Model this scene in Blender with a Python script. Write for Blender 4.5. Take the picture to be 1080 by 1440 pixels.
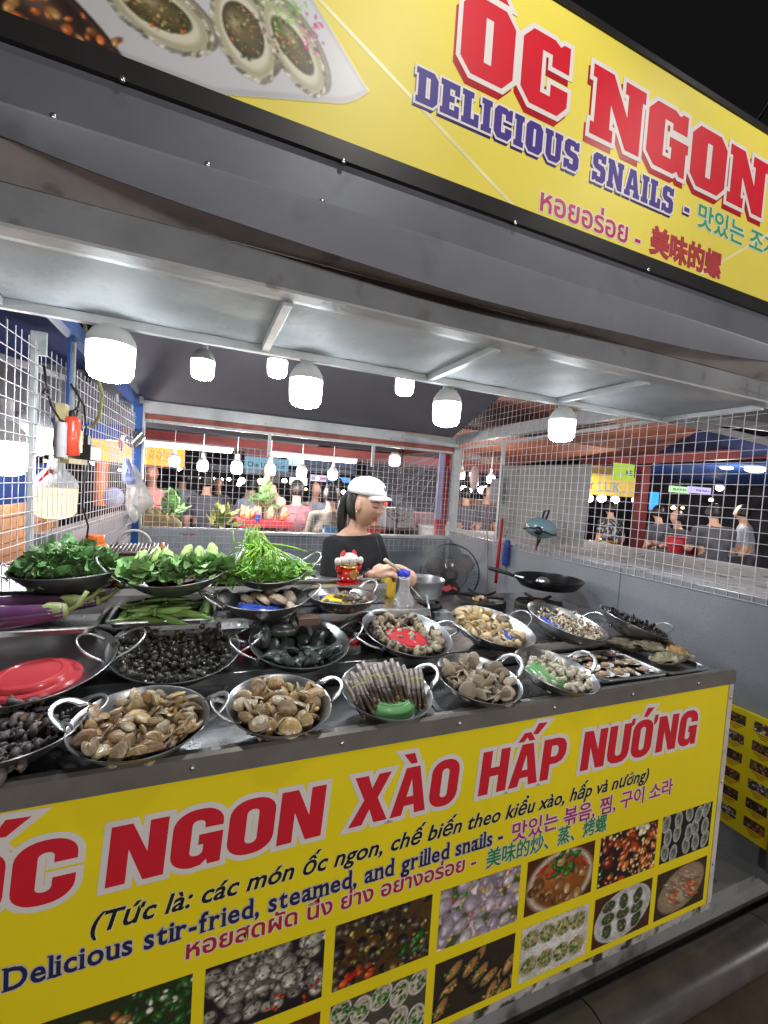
import bpy, math, random
import numpy as np
from mathutils import Vector, Matrix, Euler

for o in list(bpy.data.objects):
    bpy.data.objects.remove(o)
SC = bpy.context.scene
COL = SC.collection

# ------------------------------------------------------------------ camera, world, exposure
FPX = 618.706                       # focal length in pixels of the 1080 px wide photograph
AX = Vector((1489.0, 66.0, FPX)).normalized()
AY = Vector((-255.0, -47.0, FPX)).normalized()
AZ = AX.cross(AY)
EYE = Vector((0.0, 0.0, 1.5))
cam_d = bpy.data.cameras.new('camera')
cam = bpy.data.objects.new('camera', cam_d)
COL.objects.link(cam)
cam_d.sensor_fit = 'HORIZONTAL'
cam_d.sensor_width = 36.0
cam_d.lens = 36.0 * FPX / 1080.0
cam_d.clip_start = 0.02
cam_d.clip_end = 400.0
cam.matrix_world = Matrix(((AX.x, -AX.y, -AX.z, EYE.x),
                           (AY.x, -AY.y, -AY.z, EYE.y),
                           (AZ.x, -AZ.y, -AZ.z, EYE.z),
                           (0, 0, 0, 1)))
SC.camera = cam

W = bpy.data.worlds.new('World')
SC.world = W
W.use_nodes = True
bg = W.node_tree.nodes['Background']
bg.inputs[0].default_value = (0.55, 0.52, 0.52, 1)
bg.inputs[1].default_value = 0.010          # night sky glow over a lit town

SC.view_settings.view_transform = 'Standard'
SC.view_settings.look = 'None'
SC.view_settings.exposure = 0.3
SC.view_settings.gamma = 1.0
SC.view_settings.use_curve_mapping = False
SC.render.engine = 'CYCLES'
SC.cycles.use_denoising = True
SC.cycles.max_bounces = 6
SC.cycles.transparent_max_bounces = 12
SC.cycles.sample_clamp_indirect = 4.0
SC.cycles.caustics_reflective = False
SC.cycles.caustics_refractive = False

BULB_E = 150.0        # emission of the stall's own LED bulbs
FAR_E = 9.0          # emission of the market's bulbs further off
SIGN_W = 31.0        # watts of each lamp over the sign board
LANE_FILL_W = 155.0        # watts of each unseen fill lamp added across the lane


def P(px, py, x=None, y=None, z=None, d=None):
    """point of the place seen at a pixel of the photograph, on a plane x/y/z or at depth d"""
    r = AX * 0
    q = Vector((px - 540.0, py - 720.0, FPX)) / FPX
    r = Vector((AX.dot(q), AY.dot(q), AZ.dot(q)))
    if d is not None:
        t = d
    elif x is not None:
        t = (x - EYE.x) / r.x
    elif y is not None:
        t = (y - EYE.y) / r.y
    else:
        t = (z - EYE.z) / r.z
    return EYE + r * t


# ------------------------------------------------------------------ materials
MATS = {}


def s2l(c):
    return tuple(((v / 12.92) if v <= 0.04045 else ((v + 0.055) / 1.055) ** 2.4) for v in c)


def mat(name, col, rough=0.5, metal=0.0, var=0.12, vscale=12.0, bump=0.0, bscale=60.0, col2=None, emit=0.0,
        ecol=None, alpha=1.0, trans=0.0, spec=0.5, rvar=0.0, coat=0.0, ior=1.45, objvar=0.0, sub=0.0, wave=None,
        spots=None, gen=False):
    if name in MATS:
        return MATS[name]
    m = bpy.data.materials.new(name)
    m.use_nodes = True
    nt = m.node_tree
    N, L = nt.nodes, nt.links
    b = N['Principled BSDF']
    b.inputs['Roughness'].default_value = rough
    b.inputs['Metallic'].default_value = metal
    b.inputs['IOR'].default_value = ior
    b.inputs['Specular IOR Level'].default_value = spec
    b.inputs['Coat Weight'].default_value = coat
    b.inputs['Coat Roughness'].default_value = 0.08
    if sub:
        b.inputs['Subsurface Weight'].default_value = sub
        b.inputs['Subsurface Radius'].default_value = (0.02, 0.008, 0.004)
        b.inputs['Subsurface Scale'].default_value = 0.6
    tc = N.new('ShaderNodeTexCoord')
    src = tc.outputs['Generated' if gen else 'Object']
    nz = N.new('ShaderNodeTexNoise')
    nz.inputs['Scale'].default_value = vscale
    nz.inputs['Detail'].default_value = 5
    nz.inputs['Roughness'].default_value = 0.6
    L.new(src, nz.inputs['Vector'])
    mix = N.new('ShaderNodeMix')
    mix.data_type = 'RGBA'
    c2 = col2 if col2 else tuple(c * (1 - var) for c in col)
    c1 = col if col2 else tuple(min(1, c * (1 + var)) for c in col)
    mix.inputs[6].default_value = (*c1, 1)
    mix.inputs[7].default_value = (*c2, 1)
    rp = N.new('ShaderNodeMapRange')
    rp.inputs[1].default_value = 0.32
    rp.inputs[2].default_value = 0.68
    L.new(nz.outputs['Fac'], rp.inputs[0])
    L.new(rp.outputs[0], mix.inputs[0])
    out = mix.outputs[2]
    if spots:                                   # (colour, scale, threshold, softness)
        vz = N.new('ShaderNodeTexNoise')
        vz.inputs['Scale'].default_value = spots[1]
        vz.inputs['Detail'].default_value = 3
        L.new(src, vz.inputs['Vector'])
        r2 = N.new('ShaderNodeMapRange')
        r2.inputs[1].default_value = spots[2]
        r2.inputs[2].default_value = spots[2] + spots[3]
        L.new(vz.outputs['Fac'], r2.inputs[0])
        m2 = N.new('ShaderNodeMix')
        m2.data_type = 'RGBA'
        L.new(r2.outputs[0], m2.inputs[0])
        L.new(out, m2.inputs[6])
        m2.inputs[7].default_value = (*spots[0], 1)
        out = m2.outputs[2]
    if wave:                                    # (colour, scale, distortion, strength, type)
        wv = N.new('ShaderNodeTexWave')
        wv.wave_type = wave[4]
        if wave[4] == 'RINGS':
            wv.rings_direction = 'SPHERICAL'
        wv.inputs['Scale'].default_value = wave[1]
        wv.inputs['Distortion'].default_value = wave[2]
        wv.inputs['Detail'].default_value = 2
        L.new(src, wv.inputs['Vector'])
        mm = N.new('ShaderNodeMath')
        mm.operation = 'MULTIPLY'
        mm.inputs[1].default_value = wave[3]
        L.new(wv.outputs['Fac'], mm.inputs[0])
        m3 = N.new('ShaderNodeMix')
        m3.data_type = 'RGBA'
        L.new(mm.outputs[0], m3.inputs[0])
        L.new(out, m3.inputs[6])
        m3.inputs[7].default_value = (*wave[0], 1)
        out = m3.outputs[2]
    if objvar:
        oi = N.new('ShaderNodeObjectInfo')
        hs = N.new('ShaderNodeHueSaturation')
        r3 = N.new('ShaderNodeMapRange')
        r3.inputs[3].default_value = 1 - objvar
        r3.inputs[4].default_value = 1 + objvar
        L.new(oi.outputs['Random'], r3.inputs[0])
        L.new(r3.outputs[0], hs.inputs['Value'])
        r4 = N.new('ShaderNodeMapRange')
        r4.inputs[3].default_value = 0.5 - objvar * 0.045
        r4.inputs[4].default_value = 0.5 + objvar * 0.045
        L.new(oi.outputs['Random'], r4.inputs[0])
        L.new(r4.outputs[0], hs.inputs['Hue'])
        L.new(out, hs.inputs['Color'])
        out = hs.outputs['Color']
    L.new(out, b.inputs['Base Color'])
    if rvar:
        r5 = N.new('ShaderNodeMapRange')
        r5.inputs[3].default_value = max(0.02, rough - rvar)
        r5.inputs[4].default_value = min(1, rough + rvar)
        L.new(nz.outputs['Fac'], r5.inputs[0])
        L.new(r5.outputs[0], b.inputs['Roughness'])
    if bump:
        bz = N.new('ShaderNodeTexNoise')
        bz.inputs['Scale'].default_value = bscale
        bz.inputs['Detail'].default_value = 4
        L.new(src, bz.inputs['Vector'])
        bp = N.new('ShaderNodeBump')
        bp.inputs['Strength'].default_value = bump
        bp.inputs['Distance'].default_value = 0.004
        L.new(bz.outputs['Fac'], bp.inputs['Height'])
        L.new(bp.outputs[0], b.inputs['Normal'])
    if emit:
        b.inputs['Emission Color'].default_value = (*(ecol or col), 1)
        b.inputs['Emission Strength'].default_value = emit
    if alpha < 1:
        b.inputs['Alpha'].default_value = alpha
    if trans:
        b.inputs['Transmission Weight'].default_value = trans
    MATS[name] = m
    return m


def glow(name, col, e):
    if name in MATS:
        return MATS[name]
    m = bpy.data.materials.new(name)
    m.use_nodes = True
    nt = m.node_tree
    nt.nodes.remove(nt.nodes['Principled BSDF'])
    em = nt.nodes.new('ShaderNodeEmission')
    em.inputs[0].default_value = (*col, 1)
    em.inputs[1].default_value = e
    nt.links.new(em.outputs[0], nt.nodes['Material Output'].inputs[0])
    MATS[name] = m
    return m


def print_mat():
    if 'printed photo' in MATS:
        return MATS['printed photo']
    m = bpy.data.materials.new('printed photo')
    m.use_nodes = True
    b = m.node_tree.nodes['Principled BSDF']
    a = m.node_tree.nodes.new('ShaderNodeVertexColor')
    a.layer_name = 'Col'
    m.node_tree.links.new(a.outputs[0], b.inputs['Base Color'])
    b.inputs['Roughness'].default_value = 0.42
    MATS['printed photo'] = m
    return m


STEEL = mat('brushed steel', (0.56, 0.57, 0.58), 0.30, 0.95, 0.12, 6, 0.10, 90, rvar=0.13)
STEELD = mat('worn worktop steel', (0.33, 0.335, 0.345), 0.28, 0.9, 0.25, 5, 0.12, 50, rvar=0.16,
             spots=((0.10, 0.09, 0.08), 9, 0.6, 0.14))
WOKS = mat('wok steel', (0.44, 0.45, 0.46), 0.32, 1.0, 0.15, 9, 0.12, 70, rvar=0.12)
WOKD = mat('wok underside steel', (0.26, 0.26, 0.265), 0.36, 0.9, 0.25, 9, 0.12, 60, rvar=0.12)
GALV = mat('galvanised sheet', (0.58, 0.63, 0.67), 0.60, 0.05, 0.08, 5, 0.35, 45, rvar=0.12,
           spots=((0.53, 0.58, 0.62), 22, 0.56, 0.1))
PAINTG = mat('grey painted steel', (0.50, 0.52, 0.54), 0.45, 0.2, 0.1, 7, 0.15, 40,
             spots=((0.30, 0.28, 0.26), 18, 0.64, 0.08))
FASC = mat('dark grey sheet', (0.155, 0.165, 0.195), 0.45, 0.25, 0.12, 3, 0.12, 20,
           spots=((0.115, 0.12, 0.14), 7, 0.60, 0.12))
BLACKP = mat('black plastic', (0.015, 0.015, 0.016), 0.4, 0, 0.2)
WHITEP = mat('white plastic', (0.72, 0.72, 0.70), 0.45, 0, 0.06)
YEL = mat('yellow banner vinyl', (0.85, 0.69, 0.014), 0.38, 0, 0.05, 2.5, 0.5, 2.2)
YEL2 = mat('pale yellow sign vinyl', (0.78, 0.66, 0.10), 0.5, 0, 0.05, 2.5, 0.5, 2.0)
INKR = mat('red print', (0.60, 0.008, 0.025), 0.55, 0, 0.04)
INKRD = mat('dark red print', (0.36, 0.006, 0.015), 0.4, 0, 0.04)
INKW = mat('white print', (0.72, 0.68, 0.66), 0.55, 0, 0.03)
INKP = mat('purple print', (0.06, 0.035, 0.24), 0.55, 0, 0.04)
INKK = mat('black print', (0.012, 0.011, 0.014), 0.4, 0, 0.04)
INKN = mat('navy print', (0.02, 0.02, 0.075), 0.4, 0, 0.04)
INKM = mat('magenta print', (0.38, 0.02, 0.14), 0.4, 0, 0.04)
INKG = mat('green print', (0.02, 0.22, 0.07), 0.4, 0, 0.04)
INKC = mat('crimson print', (0.42, 0.02, 0.035), 0.4, 0, 0.04)
RED = mat('red paint', (0.42, 0.03, 0.03), 0.4, 0, 0.12, 6, 0.1, 30)
BLUEP = mat('blue paint', (0.03, 0.11, 0.38), 0.45, 0, 0.12)
SKIN = mat('skin', (0.58, 0.34, 0.245), 0.48, 0, 0.06, 20, sub=0.12)


# ------------------------------------------------------------------ mesh builder
class MB:
    def __init__(s):
        s.v, s.f, s.mi = [], [], []

    def add(s, vs, fs, mi=0, M=None):
        n = len(s.v)
        if M is not None:
            vs = [M @ Vector(v) for v in vs]
        s.v.extend([tuple(v) for v in vs])
        s.f.extend([tuple(i + n for i in f) for f in fs])
        s.mi.extend([mi] * len(fs))
        return s

    def box(s, lo, hi, mi=0, M=None):
        x0, y0, z0 = lo
        x1, y1, z1 = hi
        vs = [(x0, y0, z0), (x1, y0, z0), (x1, y1, z0), (x0, y1, z0), (x0, y0, z1), (x1, y0, z1), (x1, y1, z1), (x0, y1, z1)]
        fs = [(0, 3, 2, 1), (4, 5, 6, 7), (0, 1, 5, 4), (1, 2, 6, 5), (2, 3, 7, 6), (3, 0, 4, 7)]
        return s.add(vs, fs, mi, M)

    def prism(s, pts, y0, y1, mi=0, M=None):
        """polygon in XZ extruded from y0 to y1"""
        n = len(pts)
        vs = [(x, y0, z) for x, z in pts] + [(x, y1, z) for x, z in pts]
        fs = [tuple(range(n)), tuple(range(2 * n - 1, n - 1, -1))]
        for i in range(n):
            j = (i + 1) % n
            fs.append((i, i + n, j + n, j))
        return s.add(vs, fs, mi, M)

    def bar(s, a, b, w, h=None, mi=0, up=(0, 0, 1)):
        """rectangular bar between two points"""
        h = h or w
        a, b = Vector(a), Vector(b)
        d = (b - a).normalized()
        u = Vector(up)
        if abs(d.dot(u)) > 0.98:
            u = Vector((0, 1, 0))
        sd = d.cross(u).normalized() * w / 2
        uu = sd.cross(d).normalized() * h / 2
        vs = [a - sd - uu, a + sd - uu, a + sd + uu, a - sd + uu, b - sd - uu, b + sd - uu, b + sd + uu, b - sd + uu]
        fs = [(0, 1, 2, 3), (7, 6, 5, 4), (0, 4, 5, 1), (1, 5, 6, 2), (2, 6, 7, 3), (3, 7, 4, 0)]
        return s.add(vs, fs, mi)

    def tube(s, pts, r, n=8, mi=0, caps=True, close=False, M=None):
        pts = [Vector(p) for p in pts]
        k = len(pts)
        rr = r if isinstance(r, (list, tuple)) else [r] * k
        vs, fs = [], []
        ref = None
        for i, p in enumerate(pts):
            if close:
                d = (pts[(i + 1) % k] - pts[i - 1]).normalized()
            else:
                d = (pts[min(i + 1, k - 1)] - pts[max(i - 1, 0)]).normalized()
            if ref is None:
                ref = Vector((0, 0, 1)) if abs(d.z) < 0.9 else Vector((1, 0, 0))
            a = (ref - d * ref.dot(d)).normalized()
            ref = a
            b = d.cross(a)
            for j in range(n):
                t = 2 * math.pi * j / n
                vs.append(p + (a * math.cos(t) + b * math.sin(t)) * rr[i])
        for i in range(k if close else k - 1):
            for j in range(n):
                i2 = (i + 1) % k
                fs.append((i * n + j, i * n + (j + 1) % n, i2 * n + (j + 1) % n, i2 * n + j))
        if caps and not close:
            fs.append(tuple(range(n - 1, -1, -1)))
            fs.append(tuple((k - 1) * n + j for j in range(n)))
        return s.add(vs, fs, mi, M)

    def lathe(s, prof, n=24, mi=0, M=None, c=(0, 0, 0), sx=1.0, sy=1.0):
        vs, fs = [], []
        k = len(prof)
        for r, z in prof:
            for j in range(n):
                t = 2 * math.pi * j / n
                vs.append((c[0] + r * math.cos(t) * sx, c[1] + r * math.sin(t) * sy, c[2] + z))
        for i in range(k - 1):
            for j in range(n):
                fs.append((i * n + j, i * n + (j + 1) % n, (i + 1) * n + (j + 1) % n, (i + 1) * n + j))
        if prof[0][0] > 1e-6:
            fs.append(tuple(range(n - 1, -1, -1)))
        if prof[-1][0] > 1e-6:
            fs.append(tuple((k - 1) * n + j for j in range(n)))
        return s.add(vs, fs, mi, M)

    def ball(s, c, r, n=12, m=8, mi=0, M=None):
        rx, ry, rz = r if isinstance(r, (list, tuple)) else (r, r, r)
        prof = [(math.sin(math.pi * i / m), -math.cos(math.pi * i / m)) for i in range(m + 1)]
        vs, fs = [], []
        for a, z in prof:
            for j in range(n):
                t = 2 * math.pi * j / n
                vs.append((c[0] + a * math.cos(t) * rx, c[1] + a * math.sin(t) * ry, c[2] + z * rz))
        for i in range(m):
            for j in range(n):
                fs.append((i * n + j, i * n + (j + 1) % n, (i + 1) * n + (j + 1) % n, (i + 1) * n + j))
        return s.add(vs, fs, mi, M)

    def grid(s, fn, nu, nv, mi=0, M=None):
        vs = [fn(i / nu, j / nv) for i in range(nu + 1) for j in range(nv + 1)]
        fs = [(i * (nv + 1) + j, (i + 1) * (nv + 1) + j, (i + 1) * (nv + 1) + j + 1, i * (nv + 1) + j + 1)
              for i in range(nu) for j in range(nv)]
        return s.add(vs, fs, mi, M)

    def mesh(s, name, mats, smooth=None):
        me = bpy.data.meshes.new(name)
        me.from_pydata(s.v, [], s.f)
        for m in (mats if isinstance(mats, (list, tuple)) else [mats]):
            me.materials.append(m)
        me.polygons.foreach_set('material_index', s.mi)
        if smooth is not None:
            me.polygons.foreach_set('use_smooth', [True] * len(s.f))
            if smooth < 3:
                me.set_sharp_from_angle(angle=smooth)
        me.validate()
        me.update()
        return me


def origin_of(p):
    loc = Vector((0, 0, 0))
    while p is not None:
        loc += p.location
        p = p.parent
    return loc


def put(name, me, parent=None, world=False, loc=None, rot=None):
    o = bpy.data.objects.new(name, me)
    COL.objects.link(o)
    if parent is not None:
        o.parent = parent
        if world:
            o.location = -origin_of(parent)
    if loc is not None:
        o.location = loc
    if rot is not None:
        o.rotation_euler = rot
    return o


def tag(o, label, cat, group=None):
    o['label'] = label
    o['category'] = cat
    if group:
        o['group'] = group
    return o


def thing(name, label, cat, loc=(0, 0, 0), rz=0.0, group=None):
    o = bpy.data.objects.new(name, None)
    COL.objects.link(o)
    o.empty_display_size = 0.05
    o.location = loc
    o.rotation_euler = (0, 0, rz)
    return tag(o, label, cat, group)


def struct(name, mb, m, smooth=None, kind='structure'):
    o = put(name, mb.mesh(name, m, smooth))
    o['kind'] = kind
    return o


def bevel(o, w=0.002, seg=2):
    b = o.modifiers.new('bevel', 'BEVEL')
    b.width = w
    b.segments = seg
    b.limit_method = 'ANGLE'
    return o


def part(name, mb, m, parent, smooth=None, world=True, bev=0):
    o = put(name, mb.mesh(name, m, smooth), parent, world)
    if bev:
        bevel(o, bev)
    return o


def copy_tree(o, loc=None, rot=None, label=None, parent=None, scale=None):
    c = o.copy()
    COL.objects.link(c)
    c.parent = parent
    if loc is not None:
        c.location = loc
    if rot is not None:
        c.rotation_euler = rot
    if scale is not None:
        c.scale = (scale,) * 3 if not isinstance(scale, (tuple, list)) else scale
    if label:
        c['label'] = label
    for ch in list(o.children):
        copy_tree(ch, parent=c)
    return c


# ------------------------------------------------------------------ lettering
_H = {}


def text_mesh(body, off=0.0, shear=0.0, spacing=1.0, res=3):
    """flat text; off > 0 fattens it with a rounded edge, so that overlapping outlines never share a plane"""
    cu = bpy.data.curves.new('t', 'FONT')
    cu.body = body
    cu.size = 1.0
    cu.bevel_depth = off
    cu.bevel_resolution = 1
    cu.shear = shear
    cu.space_character = spacing
    cu.resolution_u = res
    ob = bpy.data.objects.new('t', cu)
    COL.objects.link(ob)
    dg = bpy.context.evaluated_depsgraph_get()
    dg.update()
    me = bpy.data.meshes.new_from_object(ob.evaluated_get(dg))
    bpy.data.objects.remove(ob)
    bpy.data.curves.remove(cu)
    return me


def bounds(me):
    n = len(me.vertices)
    a = np.empty(n * 3)
    me.vertices.foreach_get('co', a)
    return a.reshape(-1, 3)


def letter(name, body, x0, x1, zb, cap, y, layers, parent, shear=0.0, spacing=1.0, fr=None, zmode='cap', label=None):
    """lettering as flat print on a board facing -Y (or on a frame fr(u, v, n)); layers = (material, offset, du, dv)"""
    base = bounds(text_mesh(body, 0, shear, spacing))
    if 'H' not in _H:
        _H['H'] = bounds(text_mesh('H'))[:, 1].max()
    sx = (x1 - x0) / (base[:, 0].max() - base[:, 0].min())
    sz = cap / _H['H']
    ux = base[:, 0].min()
    res = []
    for k, (m, off, du, dv) in enumerate(layers):
        me = text_mesh(body, off, shear, spacing, 8 if cap > .09 else 3)
        a = bounds(me)
        u = x0 + (a[:, 0] - ux) * sx + du
        v = zb + a[:, 1] * sz + dv
        n = 0.0006 * (k + 1)
        if off > 0:
            n = n + a[:, 2] / off * 0.00025
        else:
            n = n + a[:, 2] * 0
        if fr is None:
            b = np.stack([u, y - n, v], 1)
        else:
            b = np.array([fr(uu, vv, nn) for uu, vv, nn in zip(u, v, n)])
        me.vertices.foreach_set('co', b.ravel())
        me.materials.clear()
        me.materials.append(m)
        me.update()
        o = put(name, me, parent, True)
        if label:
            o['label'] = label
        res.append(o)
    # one part per line of lettering
    return join(res, name)


def join(objs, name):
    """merge flat print layers of one line into one mesh"""
    if len(objs) == 1:
        return objs[0]
    vs, fs, mi, ms = [], [], [], []
    for k, o in enumerate(objs):
        n = len(vs)
        vs += [tuple(v.co) for v in o.data.vertices]
        fs += [tuple(i + n for i in p.vertices) for p in o.data.polygons]
        mi += [k] * len(o.data.polygons)
        ms.append(o.data.materials[0])
    me = bpy.data.meshes.new(name)
    me.from_pydata(vs, [], fs)
    for m in ms:
        me.materials.append(m)
    me.polygons.foreach_set('material_index', mi)
    me.update()
    p, loc, lab = objs[0].parent, objs[0].location.copy(), objs[0].get('label')
    for o in objs:
        bpy.data.objects.remove(o)
    r = put(name, me)
    r.parent = p
    r.location = loc
    if lab:
        r['label'] = lab
    return r


# slab block alphabet on a 10 x 14 grid: outer outline, then holes
SLAB = {
    'O': (10, [[(2, 0), (8, 0), (10, 2.4), (10, 11.6), (8, 14), (2, 14), (0, 11.6), (0, 2.4)],
               [(4.3, 3), (4.3, 11), (5.7, 11), (5.7, 3)]]),
    'C': (10, [[(2, 0), (8, 0), (10, 2.4), (10, 5.4), (6.2, 5.4), (6.2, 3), (4.1, 3), (4.1, 11), (6.2, 11), (6.2, 8.8),
                (10, 8.8), (10, 14), (8.6, 14), (7.8, 13.2), (6.6, 14), (2, 14), (0, 11.6), (0, 2.4)]]),
    'G': (10.5, [[(2, 0), (7, 0), (8, .9), (8.6, 0), (10, 0), (10, 5.6), (10.5, 5.6), (10.5, 7.8), (5.6, 7.8), (5.6, 5.6),
                  (6.2, 5.6), (6.2, 3), (4.1, 3), (4.1, 11), (6.2, 11), (6.2, 9.6), (10, 9.6), (10, 14), (8.6, 14), (7.8, 13.2),
                  (6.6, 14), (2, 14), (0, 11.6), (0, 2.4)]]),
    'N': (12, [[(0, 0), (5, 0), (5, 2.5), (4.2, 2.5), (4.2, 7.6), (8, 0), (11.3, 0), (11.3, 11.5), (12, 11.5), (12, 14),
                (7.2, 14), (7.2, 11.5), (8, 11.5), (8, 6.8), (4.4, 14), (0, 14), (0, 11.5), (.8, 11.5), (.8, 2.5), (0, 2.5)]]),
    'D': (10.5, [[(0, 0), (8.3, 0), (10.5, 2.4), (10.5, 11.6), (8.3, 14), (0, 14), (0, 11.5), (1, 11.5), (1, 2.5), (0, 2.5)],
                 [(4.6, 2.8), (4.6, 11.2), (6.7, 11.2), (6.7, 2.8)]]),
    'E': (9.5, [[(0, 0), (9.5, 0), (9.5, 5), (7, 5), (7, 2.8), (4.6, 2.8), (4.6, 5.8), (7, 5.8), (7, 8.4), (4.6, 8.4), (4.6, 11.2),
                 (7, 11.2), (7, 9.2), (9.5, 9.2), (9.5, 14), (0, 14), (0, 11.5), (1, 11.5), (1, 2.5), (0, 2.5)]]),
    'L': (9, [[(0, 0), (9, 0), (9, 5.4), (6.4, 5.4), (6.4, 2.8), (4.8, 2.8), (4.8, 11.5), (6, 11.5), (6, 14), (0, 14), (0, 11.5),
               (1, 11.5), (1, 2.5), (0, 2.5)]]),
    'I': (5.6, [[(0, 0), (5.6, 0), (5.6, 2.5), (4.6, 2.5), (4.6, 11.5), (5.6, 11.5), (5.6, 14), (0, 14), (0, 11.5), (1, 11.5),
                 (1, 2.5), (0, 2.5)]]),
    'U': (11, [[(3, 0), (8, 0), (10.2, 2.4), (10.2, 11.5), (11, 11.5), (11, 14), (6, 14), (6, 11.5), (6.8, 11.5), (6.8, 2.9),
                (4.2, 2.9), (4.2, 11.5), (5, 11.5), (5, 14), (0, 14), (0, 11.5), (.8, 11.5), (.8, 2.4)]]),
    'S': (9.6, [[(0, 0), (1.2, 0), (2.2, .8), (3, 0), (7.8, 0), (9.6, 2), (9.6, 6.6), (7.8, 8.4), (3.8, 9), (3.8, 11.2), (6, 11.2),
                 (6, 9.8), (9.4, 9.8), (9.4, 14), (8.2, 14), (7.4, 13.3), (6.4, 14), (2, 14), (0, 12), (0, 8), (1.8, 6.2), (5.8, 5.4),
                 (5.8, 2.8), (3.6, 2.8), (3.6, 4.4), (0, 4.4)]]),
    'A': (12, [[(0, 0), (4.6, 0), (4.6, 2.4), (4, 2.4), (4.3, 3.6), (7.2, 3.6), (7.6, 2.4), (6.9, 2.4), (6.9, 0), (12, 0), (12, 2.4),
                (11.2, 2.4), (8.2, 14), (3.6, 14), (.8, 2.4), (0, 2.4)], [(4.9, 6), (5.9, 10.4), (6.6, 6)]]),
    '-': (5, [[(0.4, 5.6), (4.6, 5.6), (4.6, 8), (.4, 8)]]),
    '^': (10, [[(1.6, 15.2), (3.9, 15.2), (5, 16.4), (6.1, 15.2), (8.4, 15.2), (6.2, 18), (3.8, 18)]]),
    "'": (4, [[(6.6, 17.2), (8.4, 17.2), (11.4, 20.6), (8.4, 20.6)]]),
}


def _rr(x0, y0, x1, y1, r, n=6):
    pts = []
    for cx, cy, a0 in ((x1 - r, y1 - r, 0), (x0 + r, y1 - r, 90), (x0 + r, y0 + r, 180), (x1 - r, y0 + r, 270)):
        for i in range(n + 1):
            t = math.radians(a0 + 90 * i / n)
            pts.append((cx + r * math.cos(t), cy + r * math.sin(t)))
    return pts


_O, _I = _rr(0, -.2, 8.8, 14.2, 3.9), _rr(3.2, 2.5, 5.6, 11.5, 1.15)
_u = 7                                                    # points per corner
GROT = {                                                  # heavy condensed grotesque
    'O': (8.8, [_O, _I]),
    'C': (8.8, [[(8.8, 8.9)] + _O[0:3 * _u] + _O[3 * _u:] + [(8.8, 5.4), (5.6, 5.4)] + _I[3 * _u:][::-1] + _I[2 * _u:3 * _u][::-1] + _I[_u:2 * _u][::-1] + _I[:_u][::-1] + [(5.6, 8.9)]]),
    'G': (9.0, [[(8.8, 9.3)] + _O[0:3 * _u] + [(5.4, .1), (6.4, 1.4), (6.7, 0), (8.9, 0), (8.9, 7.7), (4.7, 7.7), (4.7, 5.3), (5.6, 5.3)] + _I[3 * _u:][::-1] + _I[2 * _u:3 * _u][::-1] + _I[_u:2 * _u][::-1] + _I[:_u][::-1] + [(5.6, 9.4)]]),
    'N': (9.2, [[(0, 0), (3.0, 0), (3.0, 8.3), (5.9, 0), (9.2, 0), (9.2, 14), (6.2, 14), (6.2, 6.3), (3.3, 14), (0, 14)]]),
    'X': (10.6, [[(0, 0), (3.5, 0), (5.2, 4.3), (6.9, 0), (10.6, 0), (7.1, 7.1), (10.3, 14), (6.9, 14), (5.3, 10), (3.8, 14), (.3, 14), (3.5, 7.1)]]),
    'A': (10.4, [[(0, 0), (3.2, 0), (3.7, 2.7), (6.7, 2.7), (7.2, 0), (10.4, 0), (7.2, 14), (3.2, 14)], [(4.1, 5.2), (5.2, 10.8), (6.3, 5.2)]]),
    'H': (9.2, [[(0, 0), (3.1, 0), (3.1, 5.7), (6.1, 5.7), (6.1, 0), (9.2, 0), (9.2, 14), (6.1, 14), (6.1, 8.4), (3.1, 8.4), (3.1, 14), (0, 14)]]),
    'P': (9.0, [[(0, 0), (3.1, 0), (3.1, 5.2), (5.6, 5.2), (7.8, 6.0), (8.9, 7.8), (9, 9.6), (8.9, 11.4), (7.8, 13.2), (5.6, 14), (0, 14)], [(3.1, 7.7), (3.1, 11.6), (5.0, 11.6), (5.8, 10.9), (6, 9.7), (5.8, 8.4), (5.0, 7.7)]]),
    'U': (9.0, [[(0, 14), (0, 3.6), (.6, 1.4), (2.2, .1), (4.5, -.2), (6.8, .1), (8.4, 1.4), (9, 3.6), (9, 12.6), (10.1, 13.2), (10.3, 15.4), (9.0, 15.4), (8.7, 14), (5.9, 14), (5.9, 3.9), (5.5, 2.8), (4.5, 2.4), (3.5, 2.8), (3.1, 3.9), (3.1, 14)]]),
    'h': (0, [[(9.0, 11.4), (9.9, 12.0), (10.4, 13.2), (10.4, 15.2), (9.0, 15.2), (8.75, 13.4)]]),
    '^': (0, [[(1.6, 15.0), (3.6, 15.0), (4.6, 16.4), (5.6, 15.0), (7.6, 15.0), (5.8, 17.8), (3.4, 17.8)]]),
    "'": (0, [[(6.6, 17.0), (8.4, 16.8), (11.4, 20.2), (8.2, 20.4)]]),
    '`': (0, [[(2.0, 18.2), (5.0, 18.2), (6.2, 15.2), (4.4, 15.2)]]),
    '~': (0, [[(3.8, 15.4), (5.4, 15.2), (8.0, 18.4), (5.0, 18.6)]]),
}


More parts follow.
